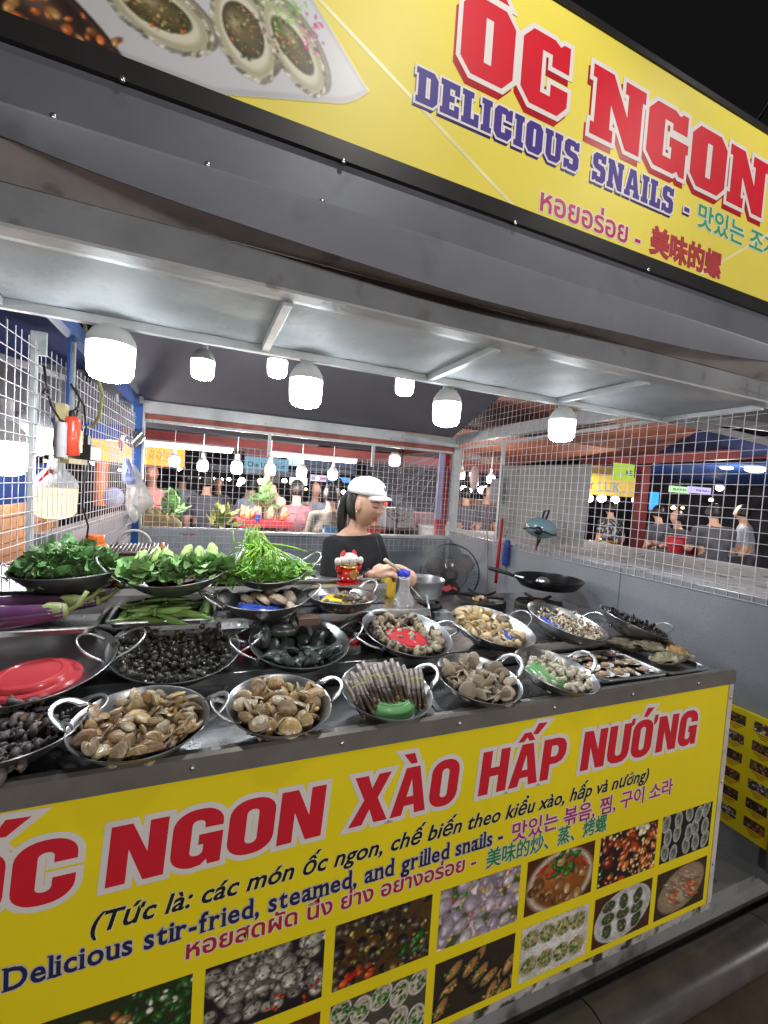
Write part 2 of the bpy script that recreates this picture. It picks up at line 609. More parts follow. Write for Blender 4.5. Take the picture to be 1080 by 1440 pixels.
def slab(name, body, x0, x1, zb, cap, y, layers, parent, gap=1.3, space=5, label=None, table=SLAB, shear=0.0):
    polys, x = [], 0.0
    last = 0
    for ch in body:
        if ch == ' ':
            x += space
            continue
        w, ps = table[ch]
        if ch in "^'`~h":
            polys += [[(last + a, b) for a, b in p] for p in ps]
            x += 1.5 if ch == 'h' else 0
            continue
        polys += [[(x + a, b) for a, b in p] for p in ps]
        last = x
        x += w + gap
    x -= gap
    sx, sz = (x1 - x0) / x, cap / 14.0
    res = []
    for k, (m, off, du, dv) in enumerate(layers):
        cu = bpy.data.curves.new('s', 'CURVE')
        cu.dimensions = '2D'
        cu.fill_mode = 'BOTH'
        cu.bevel_depth = off
        cu.bevel_resolution = 1
        for p in polys:
            sp = cu.splines.new('POLY')
            sp.points.add(len(p) - 1)
            for q, (a, b) in zip(sp.points, p):
                q.co = (a * sx + b * sz * shear, b * sz, 0, 1)
            sp.use_cyclic_u = True
        ob = bpy.data.objects.new('s', cu)
        COL.objects.link(ob)
        dg = bpy.context.evaluated_depsgraph_get()
        dg.update()
        me = bpy.data.meshes.new_from_object(ob.evaluated_get(dg))
        bpy.data.objects.remove(ob)
        a = bounds(me)
        b = np.stack([x0 + a[:, 0] + du, y - 0.0006 * (k + 1) - (a[:, 2] * (0.00025 / off if off > 0 else 0)), zb + a[:, 1] + dv], 1)
        me.vertices.foreach_set('co', b.ravel())
        me.materials.clear()
        me.materials.append(m)
        me.update()
        o = put(name, me, parent, True)
        if label:
            o['label'] = label
        res.append(o)
    return join(res, name)


# ------------------------------------------------------------------ printed food photographs (painted by rule, kept as vertex colour)
class Canvas:
    def __init__(s, w, h, bgc, seed=0):
        s.w, s.h = w, h
        s.a = np.ones((h, w, 3)) * np.array(bgc)
        s.r = np.random.RandomState(seed)
        s.y, s.x = np.mgrid[0:h, 0:w].astype(float)

    def ell(s, cx, cy, a, b, ang, col, rim=None, hi=0.25, soft=1.2, dark=0.5):
        c, q = math.cos(ang), math.sin(ang)
        dx, dy = s.x - cx, s.y - cy
        u = (dx * c + dy * q) / a
        v = (-dx * q + dy * c) / b
        d = np.sqrt(u * u + v * v)
        m = np.clip((1 - d) * min(a, b) / soft, 0, 1)[..., None]
        sh = (1 - dark * np.clip(d, 0, 1) ** 3)[..., None]
        hl = hi * np.exp(-(((u + .3) ** 2 + (v - .3) ** 2) / .12))[..., None]
        cc = np.array(col) * sh + hl
        if rim is not None:
            k = np.clip(1 - abs(d - .86) / .14, 0, 1)[..., None]
            cc = cc * (1 - k) + np.array(rim) * k
        s.a = s.a * (1 - m) + cc * m

    def noise(s, amt, cells=20):
        n = s.r.rand(cells, cells)
        yy = (s.y / s.h * (cells - 1)).astype(int)
        xx = (s.x / s.w * (cells - 1)).astype(int)
        s.a *= (1 + amt * (n[yy, xx] - .5))[..., None]

    def scatter(s, n, size, pal, rim=None, box=(0, 0, 1, 1), asp=(.5, .9), hi=.25, jit=.15, disc=None):
        for _ in range(n):
            if disc:
                t, q = s.r.rand() * 6.283, math.sqrt(s.r.rand())
                cx, cy = (disc[0] + disc[2] * q * math.cos(t)) * s.w, (disc[1] + disc[3] * q * math.sin(t)) * s.h
            else:
                cx, cy = (box[0] + s.r.rand() * (box[2] - box[0])) * s.w, (box[1] + s.r.rand() * (box[3] - box[1])) * s.h
            a = size * (.7 + .6 * s.r.rand())
            col = np.array(pal[s.r.randint(len(pal))]) * (1 + jit * (s.r.rand() * 2 - 1))
            s.ell(cx, cy, a, a * (asp[0] + s.r.rand() * (asp[1] - asp[0])), s.r.rand() * 3.14, col, rim, hi)

    def mesh(s, name, fr, parent, label=None, keep=None):
        """fr(u, v) -> point; u, v in 0..1"""
        h, w = s.h, s.w
        U, V = s.x / (w - 1), s.y / (h - 1)
        vs = np.array([fr(u, v) for u, v in zip(U.ravel(), V.ravel())])
        idx = np.arange(h * w).reshape(h, w)
        f = np.stack([idx[:-1, :-1], idx[:-1, 1:], idx[1:, 1:], idx[1:, :-1]], -1).reshape(-1, 4)
        if keep is not None:
            f = f[keep[:-1, :-1].ravel()]
        me = bpy.data.meshes.new(name)
        me.vertices.add(h * w)
        me.vertices.foreach_set('co', vs.ravel())
        me.loops.add(f.size)
        me.loops.foreach_set('vertex_index', f.ravel().astype(np.int32))
        me.polygons.add(len(f))
        me.polygons.foreach_set('loop_start', (np.arange(len(f)) * 4).astype(np.int32))
        me.update(calc_edges=True)
        c = np.clip(s.a, 0, 1)
        c = np.where(c <= .04045, c / 12.92, ((c + .055) / 1.055) ** 2.4)
        at = me.color_attributes.new('Col', 'FLOAT_COLOR', 'POINT')
        at.data.foreach_set('color', np.concatenate([c.reshape(-1, 3), np.ones((h * w, 1))], 1).astype(np.float32).ravel())
        me.materials.append(print_mat())
        o = put(name, me, parent, True)
        if label:
            o['label'] = label
        return o


BR = [(.45, .30, .16), (.60, .42, .22), (.35, .22, .12), (.7, .55, .35)]
WH = [(.85, .82, .75), (.75, .72, .66), (.9, .88, .82)]
DK = [(.10, .09, .10), (.16, .13, .12), (.22, .17, .13)]
GR = [(.15, .38, .10), (.25, .5, .15), (.10, .28, .08)]
RD = [(.7, .12, .06), (.6, .2, .08), (.8, .3, .1)]
MV = [(.72, .66, .72), (.80, .76, .78), (.62, .56, .64)]


def dish(kind, seed, w=110, h=74):
    c = Canvas(w, h, (.12, .11, .12), seed)
    S = w / 110.0
    if kind == 'mottled':
        c.scatter(110, 9 * S, [(.62, .60, .55), (.5, .48, .44), (.72, .7, .66)], box=(.02, .12, 1, .98), rim=(.3, .28, .26))
        c.scatter(420, 1.6 * S, DK, box=(.0, .15, 1, 1), hi=0)
        c.scatter(14, 3 * S, RD, box=(.3, .0, 1, .3))
    elif kind == 'darksnail':
        c.a[:] = (.30, .22, .10)
        c.scatter(95, 8.5 * S, DK + [(.3, .2, .08)], rim=(.36, .26, .14), hi=.4, asp=(.8, 1))
        c.scatter(30, 3 * S, [(.75, .7, .3), (.5, .5, .2)])
        c.scatter(10, 5 * S, RD, box=(.05, .0, .4, .25))
        c.scatter(7, 7 * S, GR, box=(.65, .15, .9, .4), asp=(.4, .7))
    elif kind == 'whiteclam':
        c.a[:] = (.3, .34, .2)
        c.scatter(65, 12 * S, MV, rim=(.55, .5, .5), asp=(.6, .8))
        c.scatter(12, 5 * S, RD)
        c.scatter(12, 5 * S, GR, box=(0, .6, .35, 1))
        c.scatter(40, 4 * S, [(.8, .7, .4), (.7, .6, .35)])
        c.scatter(18, 12 * S, MV, rim=(.58, .54, .56), asp=(.6, .8))
    elif kind == 'stew':
        c.a[:] = (.3, .16, .08)
        c.ell(w * .5, h * .45, w * .52, h * .6, 0, (.62, .34, .14), rim=(.8, .76, .7), hi=.1)
        c.scatter(30, 9 * S, BR + [(.8, .6, .35)], rim=(.5, .3, .15), disc=(.5, .4, .42, .42))
        for k in range(5):
            c.ell(w * (.2 + .16 * k), h * (.75 - .1 * (k % 3)), 13 * S, 2.6 * S, .5 - k * .4, (.75, .08, .05))
        c.scatter(16, 8 * S, GR, box=(.38, .55, .75, .95), asp=(.35, .6))
    elif kind == 'saucy':
        c.scatter(70, 9 * S, [(.65, .25, .08), (.45, .12, .05), (.8, .4, .15), (.3, .1, .06)], hi=.5)
        c.scatter(60, 3.4 * S, [(.85, .75, .5)], hi=.3)
        c.scatter(8, 5 * S, GR)
        c.scatter(6, 6 * S, [(.9, .85, .7)], box=(.4, .7, .8, 1))
    elif kind == 'oysters':
        c.a[:] = (.10, .09, .10)
        for i in range(5):
            for j in range(3):
                cx, cy = (i + .25 + .5 * c.r.rand()) * w / 5, (j + .3 + .4 * c.r.rand()) * h / 3
                an = 1.2 + .6 * c.r.rand()
                c.ell(cx, cy, 15 * S, 9 * S, an, (.62, .62, .58), rim=(.82, .82, .78), hi=.1)
                c.ell(cx, cy, 8 * S, 4.6 * S, an, (.36, .40, .34), hi=.3)
    elif kind == 'herbed':
        c.a[:] = (.85, .83, .80)
        c.ell(w * .5, h * .5, w * .56, h * .62, .2, (.88, .86, .83), rim=(.75, .74, .72), hi=0, dark=.1)
        for i in range(4):
            for j in range(2):
                cx, cy = (i + .55) * w / 4.3, (j + .55) * h / 2.1
                c.ell(cx, cy, 15 * S, 13 * S, .3, (.74, .68, .5), rim=(.8, .76, .68), hi=.1)
                c.scatter(45, 2.3 * S, GR + [(.4, .45, .2), (.65, .5, .25)], disc=(cx / w, cy / h, .11, .15))
    elif kind == 'platedark':
        c.a[:] = (.28, .17, .10)
        c.ell(w * .5, h * .5, w * .5, h * .5, .25, (.86, .85, .84), rim=(.7, .69, .68), hi=0, dark=.1)
        for i in range(9):
            cx, cy = w * (.24 + .25 * (i % 3)), h * (.26 + .24 * (i // 3))
            c.ell(cx, cy, 15 * S, 10 * S, c.r.rand() * 2, (.28, .27, .2), rim=(.80, .80, .78), hi=.1)
            c.scatter(16, 2.5 * S, GR + [(.55, .5, .4)], disc=(cx / w, cy / h, .09, .1))
    elif kind == 'mussels':
        c.a[:] = (.2, .16, .12)
        for i in range(17):
            cx, cy, an = c.r.rand() * w, c.r.rand() * h, .5 + c.r.rand() * .8
            c.ell(cx, cy, 20 * S, 9 * S, an, (.16, .14, .14), hi=.1)
            c.ell(cx + 1, cy + 1, 16 * S, 7 * S, an, (.70, .48, .26), rim=(.35, .36, .28), hi=.2)
            c.scatter(14, 2.2 * S, [(.85, .62, .35)] + GR, disc=(cx / w, cy / h, .11, .08))
    elif kind == 'prawns':
        c.a[:] = (.24, .17, .12)
        c.ell(w * .5, h * .5, w * .48, h * .47, .3, (.72, .64, .52), rim=(.6, .5, .4), hi=0)
        for i in range(34):
            c.ell(w * (.22 + .56 * c.r.rand()), h * (.2 + .6 * c.r.rand()), 16 * S, 3.2 * S, -.9 + .7 * c.r.rand(), [(.75, .36, .2), (.62, .50, .4), (.5, .42, .35)][i % 3], hi=.3)
    elif kind == 'noodle':
        c.a[:] = (.16, .20, .10)
        c.scatter(60, 7 * S, [(.16, .32, .12), (.1, .25, .1)], box=(.45, .3, 1, 1), asp=(.35, .6))
        c.scatter(90, 6 * S, [(.70, .5, .22), (.6, .4, .18), (.3, .2, .1)], box=(0, .05, .6, .8))
        c.scatter(10, 3 * S, WH, box=(.5, .6, 1, 1))
    elif kind == 'halfshell':
        c.a[:] = (.30, .28, .24)
        for i in range(10):
            cx, cy, an = w * (.1 + .2 * (i % 5)), h * (.25 + .5 * (i // 5)) + 6 * (i % 2), 1.0 + .5 * c.r.rand()
            c.ell(cx, cy, 17 * S, 12 * S, an, (.80, .74, .68), rim=(.88, .84, .80), hi=.1)
            c.scatter(22, 2.6 * S, GR, disc=(cx / w, cy / h, .09, .14))
        c.scatter(20, 3 * S, GR)
    c.noise(.16, 60)
    c.noise(.12, 24)
    return c
random.seed(4)
rnd = random.random
YF = 0.994                      # plane of the counter front and of the sign
XR = 2.19                       # inner face of the right wall
YB = 3.62                       # back wall

# ------------------------------------------------------------------ lamps over the sign, unseen fill lamps added across the lane
def lamp_light(kind, loc, aim, power, color, size=0.2, spot=1.2, parent=None, name='lamp'):
    d = bpy.data.lights.new(name, kind)
    d.energy = power
    d.color = color
    if kind == 'SPOT':
        d.spot_size = spot
        d.spot_blend = 0.7
        d.shadow_soft_size = size
    elif kind == 'POINT':
        d.shadow_soft_size = size
    o = bpy.data.objects.new(name, d)
    COL.objects.link(o)
    o.location = loc
    v = Vector(aim) - Vector(loc)
    o.rotation_euler = v.to_track_quat('-Z', 'Y').to_euler()
    return o


# ------------------------------------------------------------------ ground
g = MB()
g.grid(lambda u, v: (-60 + 120 * u, -60 + 120 * v, -0.2), 6, 6)
struct('ground', g, mat('lane paving', (0.13, 0.085, 0.06), 0.6, 0, 0.3, 3, 0.4, 30, spots=((0.05, 0.04, 0.035), 5, 0.6, 0.15)))
g = MB().box((-3.2, 0.999, -0.19), (4.4, 9.0, 0.0))
struct('stall_floor', g, mat('grey floor', (0.24, 0.245, 0.245), 0.4, 0, 0.2, 3, 0.2, 30, rvar=0.15, spots=((0.1, 0.1, 0.095), 6, 0.58, 0.1)))
KERB = mat('dark polished kerb stone', (0.095, 0.086, 0.083), 0.30, 0.1, 0.25, 8, 0.1, 60, rvar=0.1)
k = MB()
x = -2.4
prof = [(0.975, -0.19), (0.975, -0.115), (0.955, -0.092), (0.92, -0.082), (0.88, -0.088), (0.85, -0.105), (0.835, -0.135), (0.838, -0.17), (0.85, -0.197)]
while x < 4.2:
    x1 = x + 0.9 - 0.006
    n = len(prof)
    k.add([(x, a, b) for a, b in prof] + [(x1, a, b) for a, b in prof],
          [(i, i + n, i + n + 1, i + 1) for i in range(n - 1)] + [tuple(range(n)), tuple(range(2 * n - 1, n - 1, -1))])
    x += 0.9
struct('kerb', k, KERB, 0.9)
k = MB().box((-2.4, 0.86, -0.199), (4.2, 0.974, -0.125))
struct('kerb_bedding', k, mat('mortar', (0.03, 0.028, 0.026), 0.9))

# ------------------------------------------------------------------ the counter
ctr = thing('food_counter', 'long stainless topped counter with yellow printed front panel of snail dishes', 'counter', (0.5, 1.3, 0))
CX0, CX1 = -1.3, 1.872
part('front_panel', MB().box((CX0, YF, -0.018), (CX1 - 0.001, YF + 0.03, 0.853)), YEL, ctr)
part('edge_strip', MB().box((CX1, YF - 0.002, -0.02), (CX1 + 0.026, YF + 0.03, 0.852)), mat('grubby white trim', (0.55, 0.50, 0.48), 0.5, 0, 0.2, 9), ctr)
part('plinth_strip', MB().box((CX0, YF + 0.001, -0.048), (CX1 + 0.026, YF + 0.028, -0.0195)),
     mat('grubby plinth', (0.42, 0.40, 0.36), 0.6, 0, 0.3, 10, 0.4, 40, spots=((0.04, 0.035, 0.03), 14, 0.5, 0.1)), ctr)
part('carcass', MB().box((CX0, YF + 0.031, 0.02), (CX1 + 0.02, 2.15, 0.84)), FASC, ctr)
o = part('worktop', MB().box((CX0, YF + 0.022, 0.845), (CX1 + 0.03, 1.30, 0.875)), STEELD, ctr, bev=0.002)
m = MB()
pr = [(YF - 0.004, 0.854), (YF - 0.004, 0.900), (YF + 0.004, 0.906), (YF + 0.020, 0.906), (YF + 0.030, 0.8765), (YF + 0.05, 0.8762)]
n = len(pr)
m.add([(CX0, a, b) for a, b in pr] + [(CX1 + 0.03, a, b) for a, b in pr], [(i, i + n, i + n + 1, i + 1) for i in range(n - 1)])
part('steel_edge', m, mat('dull edge steel', (0.27, 0.26, 0.25), 0.38, 0.7, 0.2, 5, 0.15, 40, rvar=0.1), ctr)
riv = MB().ball((0, 0, 0), (0.006, 0.003, 0.006), 10, 6)
rme = riv.mesh('rivet', STEEL, 3)
for i in range(9):
    put('rivet', rme, ctr).location = Vector((0.0 + 0.335 * i - 1.0, YF - 0.005, 0.878)) - ctr.location
for i in range(3):
    put('rivet', rme, ctr).location = Vector((CX1 + 0.013, YF - 0.003, 0.80 - 0.33 * i)) - ctr.location
# raised tiers
part('middle_tier', MB().box((CX0, 1.335, 0.846), (CX1 + 0.03, 1.60, 0.93)), STEELD, ctr, bev=0.003)
part('tier_lip', MB().box((CX0, 1.325, 0.905), (CX1 + 0.03, 1.334, 0.938)), STEEL, ctr, bev=0.002)
part('rear_tier', MB().box((CX0, 1.53, 0.931), (0.86, 1.72, 1.035)), STEELD, ctr, bev=0.003)
part('tier_lip', MB().box((CX0, 1.521, 1.012), (0.86, 1.529, 1.042)), STEEL, ctr, bev=0.002)
part('top_tier', MB().box((CX0, 1.655, 1.036), (0.72, 2.12, 1.115)), STEELD, ctr, bev=0.003)
part('tier_lip', MB().box((CX0, 1.646, 1.095), (0.72, 1.654, 1.122)), STEEL, ctr, bev=0.002)
part('cooking_top', MB().box((0.86, 1.601, 0.846), (CX1 + 0.2, 2.25, 0.90)), STEELD, ctr, bev=0.003)

# lettering on the front panel
OUT = lambda a, c=INKW, r=INKR, off=0.02: [(c, off + a, 0, 0), (r, off, 0, 0)]


def big(t, x0, x1, zb=0.652, cap=0.126):
    slab('heading_lettering', t, x0, x1, zb, cap, YF, [(INKW, 0.0135, 0, 0), (INKR, 0.0006, 0, 0)], ctr, gap=1.0, label='dark red heading letters with white outline', table=GROT, shear=0.07)


big("O^'C", -0.425, -0.205)
big('NGON', -0.150, 0.300)
big('XA`O', 0.372, 0.682)
big("HA^'P", 0.757, 1.070)
big("NUO~hNG", 1.141, 1.700)


letter('black_italic_lettering', '(Tức là: các món ốc ngon, chế biến theo kiểu xào, hấp và nưong)', -0.172, 1.468, 0.560, 0.041, YF,
       [(mat('pale yellow print', (0.75, 0.70, 0.30), 0.4), 0.055, 0, 0), (INKK, 0.02, 0, 0)], ctr, shear=0.28, spacing=1.03)

_full = bounds(text_mesh('(Tức là: các món ốc ngon, chế biến theo kiểu xào, hấp và nưong)', 0, 0, 1.03))
_a = bounds(text_mesh('(Tức là: các món ốc ngon, chế biến theo kiểu xào, hấp và nư', 0, 0, 1.03))
_f = _full[:, 0].max() - _full[:, 0].min()
_x = -0.172 + (1.468 + 0.172) * (_a[:, 0].max() - _full[:, 0].min() + 0.22) / _f + 0.006
for mm_, g_, n_ in ((MATS['pale yellow print'], 0.0018, 0.0019), (INKK, 0.0, 0.0022)):
    q_ = [(_x - .004 - g_, .5945 - g_), (_x + .001 + g_, .5945 - g_), (_x + .012 + g_ * 2, .604 + g_), (_x + .005 - g_, .604 + g_)]
    h_ = [(_x + .006 - g_, .582 - g_), (_x + .012 + g_, .583 - g_), (_x + .016 + g_, .5925 + g_), (_x + .011 - g_, .5925 + g_)]
    part('horn_mark', MB().add([(a, YF - n_, b) for a, b in h_], [(0, 1, 2, 3)]), mm_, ctr)
    part('tone_mark', MB().add([(a, YF - n_, b) for a, b in q_], [(0, 1, 2, 3)]), mm_, ctr)

# serif line, laid out glyph by glyph with serifs added to the stems
SERIF = {'l': [(0, 1, 1)], 'i': [(0, 1, 0)], 'r': [(0, 1, 0)], 'n': [(0, 1, 0), (1, 1, 0)], 'm': [(0, 1, 0), (.5, 1, 0), (1, 1, 0)],
         'f': [(.45, 1, 0)], 'd': [(1, 1, 1)], 't': [], 'u': [(0, 0, 0), (1, 1, 0)], 'D': [(0, 1, 1)], 'g': [], 'a': [(1, 1, 0)]}


def serif_line(body, x0, x1, zb, xh, name):
    pieces, x = [], 0.0
    for ch in body:
        if ch == ' ':
            x += 0.30
            continue
        b = bounds(text_mesh(ch, 0.018))
        lo, hi = b[:, 0].min(), b[:, 0].max()
        pieces.append((ch, x - lo, x, x + hi - lo, b[:, 1].max()))
        x += hi - lo + 0.085
    sx = (x1 - x0) / x
    sz = xh / 0.55
    vs = {0: [], 1: []}
    objs = []
    for k, (m, off, g2) in enumerate([(mat('pale outline print', (0.55, 0.52, 0.55), 0.4), 0.062, 0.030), (INKN, 0.022, 0.0)]):
        mb = MB()
        for ch, dx, a, b, top in pieces:
            me = text_mesh(ch, off)
            pts = bounds(me)
            mb.add([(x0 + (p[0] + dx) * sx, YF - 0.0006 * (k + 1) - p[2] / off * 0.00025, zb + p[1] * sz) for p in pts], [tuple(p.vertices) for p in me.polygons])
            h = 0.05 if ch == 'D' else 0.045
            for fr, foot, head in SERIF.get(ch, []):
                cx = a + 0.065 + (b - a - 0.13) * fr
                w = 0.115 + g2
                for on, z0 in ((foot, -0.012), (1, (0.68 if ch in 'ldD' else 0.44))):
                    if on:
                        lo = cx - w if z0 < 0 or True else cx
                        hi = cx + (w if z0 < 0 else 0.03)
                        zz = [(x0 + lo * sx, zb + (z0 - g2) * sz), (x0 + hi * sx, zb + (z0 - g2) * sz), (x0 + hi * sx, zb + (z0 + h + g2) * sz), (x0 + lo * sx, zb + (z0 + h + g2) * sz)]
                        mb.add([(p, YF - 0.0006 * (k + 1) - 0.00032, q) for p, q in zz], [(0, 1, 2, 3)])
        objs.append(put(name, mb.mesh(name, m), ctr, True))
    return join(objs, name)


serif_line('Delicious stir-fried, steamed, and grilled snails -', -0.313, 0.862, 0.492, 0.036, 'navy_serif_lettering')
letter('magenta_lettering', '맛있는 볶음, 찜, 구이 소라', 0.892, 1.600, 0.487, 0.044, YF, [(INKW, 0.065, 0, 0), (INKM, 0.018, 0, 0)], ctr)
letter('crimson_thai_lettering', 'หอยสดผัด นึ่ง ย่าง อย่างอร่อย -', 0.010, 0.768, 0.440, 0.040, YF, [(INKW, 0.06, 0, 0), (INKC, 0.02, 0, 0)], ctr)
letter('green_lettering', '美味的炒、蒸、烤螺', 0.806, 1.283, 0.428, 0.043, YF, [(INKW, 0.055, 0, 0), (INKG, 0.02, 0, 0)], ctr)

# dish photographs printed on the panel
r1 = ['noodle', 'mottled', 'darksnail', 'whiteclam', 'stew', 'saucy', 'oysters']
r2 = ['whiteclam', 'stew', 'halfshell', 'mussels', 'herbed', 'platedark', 'prawns']
nm = {'noodle': 'snails with green herbs', 'mottled': 'white mottled snails', 'darksnail': 'dark snails in sauce', 'whiteclam': 'pale clams with chilli',
      'stew': 'clam soup with basil and chilli', 'saucy': 'saucy red snails', 'oysters': 'raw oysters', 'halfshell': 'herbed half shells',
      'mussels': 'stuffed mussels', 'herbed': 'scallops with spring onion on white plate', 'platedark': 'grilled oysters on white plate', 'prawns': 'prawn platter'}
for i in range(7):
    xa = -0.252 + 0.3035 * i
    for kinds, z0, z1 in ((r1, 0.222, 0.400), (r2, 0.006, 0.184)):
        c = dish(kinds[i], 10 + i + int(z0 * 100))
        c.mesh('dish_photo', lambda u, v, xa=xa, z0=z0, z1=z1: (xa + 0.277 * u, YF - 0.0008, z0 + (z1 - z0) * v), ctr, 'printed photo of ' + nm[kinds[i]])

# ------------------------------------------------------------------ the sign above
sg = thing('sign_board', 'big yellow ỐC NGON Delicious Snails sign board over the stall', 'sign', (0.5, YF, 2.2))
SX0, SX1 = -1.6, 3.4
part('board', MB().box((SX0, YF, 2.265), (SX1, YF + 0.13, 2.815)), YEL2, sg)
part('bottom_frame', MB().box((SX0, YF - 0.008, 2.222), (SX1, YF + 0.13, 2.264)), mat('black frame metal', (0.022, 0.021, 0.022), 0.45, 0.2), sg)
part('top_frame', MB().box((SX0, YF - 0.006, 2.816), (SX1, YF + 0.13, 2.834)), mat('black frame metal', (0, 0, 0)), sg)
SH = mat('shadow red print', (0.40, 0.012, 0.02), 0.4)
lay = [(SH, 0.009, -0.010, -0.020), (INKW, 0.0125, 0, 0), (INKR, 0.0, 0, 0)]
slab('title_lettering', "O^'C", 0.535, 0.872, 2.536, 0.185, YF, lay, sg, gap=1.6, label='red slab title letters ỐC with white outline')
slab('title_lettering', 'NGON', 0.958, 1.782, 2.536, 0.185, YF, lay, sg, gap=0.9, label='red slab title letters NGON with white outline')
PK = mat('dark purple print', (0.03, 0.015, 0.13), 0.4)
lay2 = [(PK, 0.004, -0.004, -0.008), (INKW, 0.0055, 0, 0), (INKP, 0.0, 0, 0)]
slab('subtitle_lettering', 'DELICIOUS', 0.424, 0.930, 2.417, 0.078, YF, lay2, sg, label='purple slab letters DELICIOUS')
slab('subtitle_lettering', 'SNAILS', 0.982, 1.322, 2.417, 0.078, YF, lay2, sg, label='purple slab letters SNAILS')
slab('subtitle_lettering', '-', 1.372, 1.402, 2.414, 0.078, YF, lay2, sg, label='purple dash')
letter('green_lettering', '맛있는 조개', 1.445, 1.875, 2.425, 0.056, YF, [(INKW, 0.06, 0, 0), (mat('leaf green print', (0.06, 0.36, 0.13), 0.4), 0.02, 0, 0)], sg)
letter('thai_lettering', 'หอยอร่อย -', 0.812, 1.195, 2.283, 0.056, YF, [(INKW, 0.055, 0, 0), (mat('rose print', (0.46, 0.03, 0.12), 0.4), 0.018, 0, 0)], sg)
letter('chinese_lettering', '美味的螺', 1.242, 1.580, 2.290, 0.060, YF, [(mat('rose print', (0, 0, 0)), 0.05, 0, 0), (mat('brick red print', (0.42, 0.06, 0.05), 0.4), 0.018, 0, 0)], sg)
STR = mat('cream stripe print', (0.80, 0.76, 0.42), 0.42)
for a, b in (((0.085, 2.585), (0.744, 2.258)), ((1.483, 2.277), (1.83, 2.50))):
    a, b = Vector((a[0], 0, a[1])), Vector((b[0], 0, b[1]))
    d = (b - a).normalized() * 0.0045
    q = Vector((-d.z, 0, d.x))
    part('stripe', MB().add([(p.x, YF - 0.0004, p.z) for p in (a - q, b - q, b + q, a + q)], [(0, 1, 2, 3)]), STR, sg)
# printed platter of oysters at the sign's left
cw, ch = 380, 185
cx0, cx1, cz0, cz1 = -0.75, 0.33, 2.2655, 2.80
cv = Canvas(cw, ch, (.895, .832, .35), 3)


def cp(px, py):
    p = P(px, py, y=YF)
    return (p.x - cx0) / (cx1 - cx0) * cw, (p.z - cz0) / (cz1 - cz0) * ch


xs, zs = cx0 + cv.x / cw * (cx1 - cx0), cz0 + cv.y / ch * (cz1 - cz0)
d1 = 2.262 + 0.31 * np.clip(xs + 0.01, 0, 9) + 6.0 * np.clip(xs - 0.235, 0, 9) ** 2
d2 = 0.315 - (zs - 2.385) * 1.0
pl = (zs > d1) & (xs < d2)
k_ = np.clip(np.minimum(d2 - xs, zs - d1) / .004, 0, 1)[..., None]
cv.a = cv.a * (1 - k_) + np.array((.70, .70, .73)) * k_
k_ = np.clip((np.minimum(d2 - xs, zs - d1) - .012) / .006, 0, 1)[..., None]
cv.a = cv.a * (1 - k_) + np.array((.77, .77, .79)) * k_
for (px, py, a, b, an, kind) in [(62, 34, 62, 26, -.55, 'bowl'), (222, 18, 33, 18, -.2, 'o'), (343, 46, 20, 30, .45, 'o'), (412, 68, 32, 16, -.85, 'o')]:
    x_, z_ = cp(px, py)
    if kind == 'bowl':
        cv.ell(x_, z_, a, b, an, (.2, .13, .11), rim=(.28, .2, .18))
        cv.scatter(45, 4, [(.8, .42, .2), (.75, .55, .3), (.5, .3, .15)], disc=(x_ / cw, z_ / ch, .12, .09))
    else:
        cv.ell(x_ + 4, z_ + 3, a + 2, b + 1, an, (.45, .42, .36), rim=(.6, .58, .5))
        cv.ell(x_, z_, a, b, an, (.86, .85, .76), rim=(.66, .63, .52), hi=.05, dark=.15)
        for k_ in range(60):
            t_ = k_ / 60 * 6.283
            ca_, sa_ = math.cos(t_) * a * (.97 + .07 * cv.r.rand()), math.sin(t_) * b * (.97 + .10 * cv.r.rand())
            ex_, ez_ = x_ + ca_ * math.cos(an) - sa_ * math.sin(an), z_ + ca_ * math.sin(an) + sa_ * math.cos(an)
            cv.ell(ex_, ez_, 3.4, 1.8, an + t_ + 1.57 + cv.r.rand() * .6, [(.86, .85, .78), (.55, .52, .46), (.74, .72, .64), (.42, .40, .34)][cv.r.randint(4)], hi=.05)
        cv.ell(x_ - 1, z_ + 1, a * .68, b * .62, an + .12, (.40, .35, .22))
        cv.scatter(60, 1.9, [(.30, .33, .14), (.5, .46, .25), (.7, .35, .15), (.22, .24, .12), (.65, .6, .4)], disc=(x_ / cw, z_ / ch, a * .58 / cw, b * .58 / ch))
x_, z_ = cp(398, 14)
cv.scatter(80, 2.6, [(.45, .72, .2), (.3, .6, .12), (.6, .8, .35)], disc=(x_ / cw, z_ / ch, .05, .10), asp=(.25, .5))
x_, z_ = cp(438, 48)
cv.scatter(26, 2.2, [(.8, .12, .5), (.9, .5, .75), (.65, .05, .4)], disc=(x_ / cw, z_ / ch, .022, .08), asp=(.4, .8))
cv.mesh('platter_photo', lambda u, v: (cx0 + (cx1 - cx0) * u, YF - 0.0008, cz0 + (cz1 - cz0) * v), sg, 'printed photo of grilled oysters on a grey platter', keep=(np.minimum(d2 - xs, zs - d1) > 0))

# ------------------------------------------------------------------ fascia below the sign
fa = thing('canopy_fascia', 'dark grey sheet metal canopy edge with sagging lower flashing under the sign', 'canopy', (0.5, YF, 2.1))


def fasc_z(x):
    t = (x - 0.62) / (0.98 if x < 0.62 else 1.35)
    return 2.070 - 0.056 * max(0.0, 1 - t * t) ** 0.9 + 0.002 * math.sin(x * 7)


m = MB()
nx = 90
prof = [0.0, 1.0]


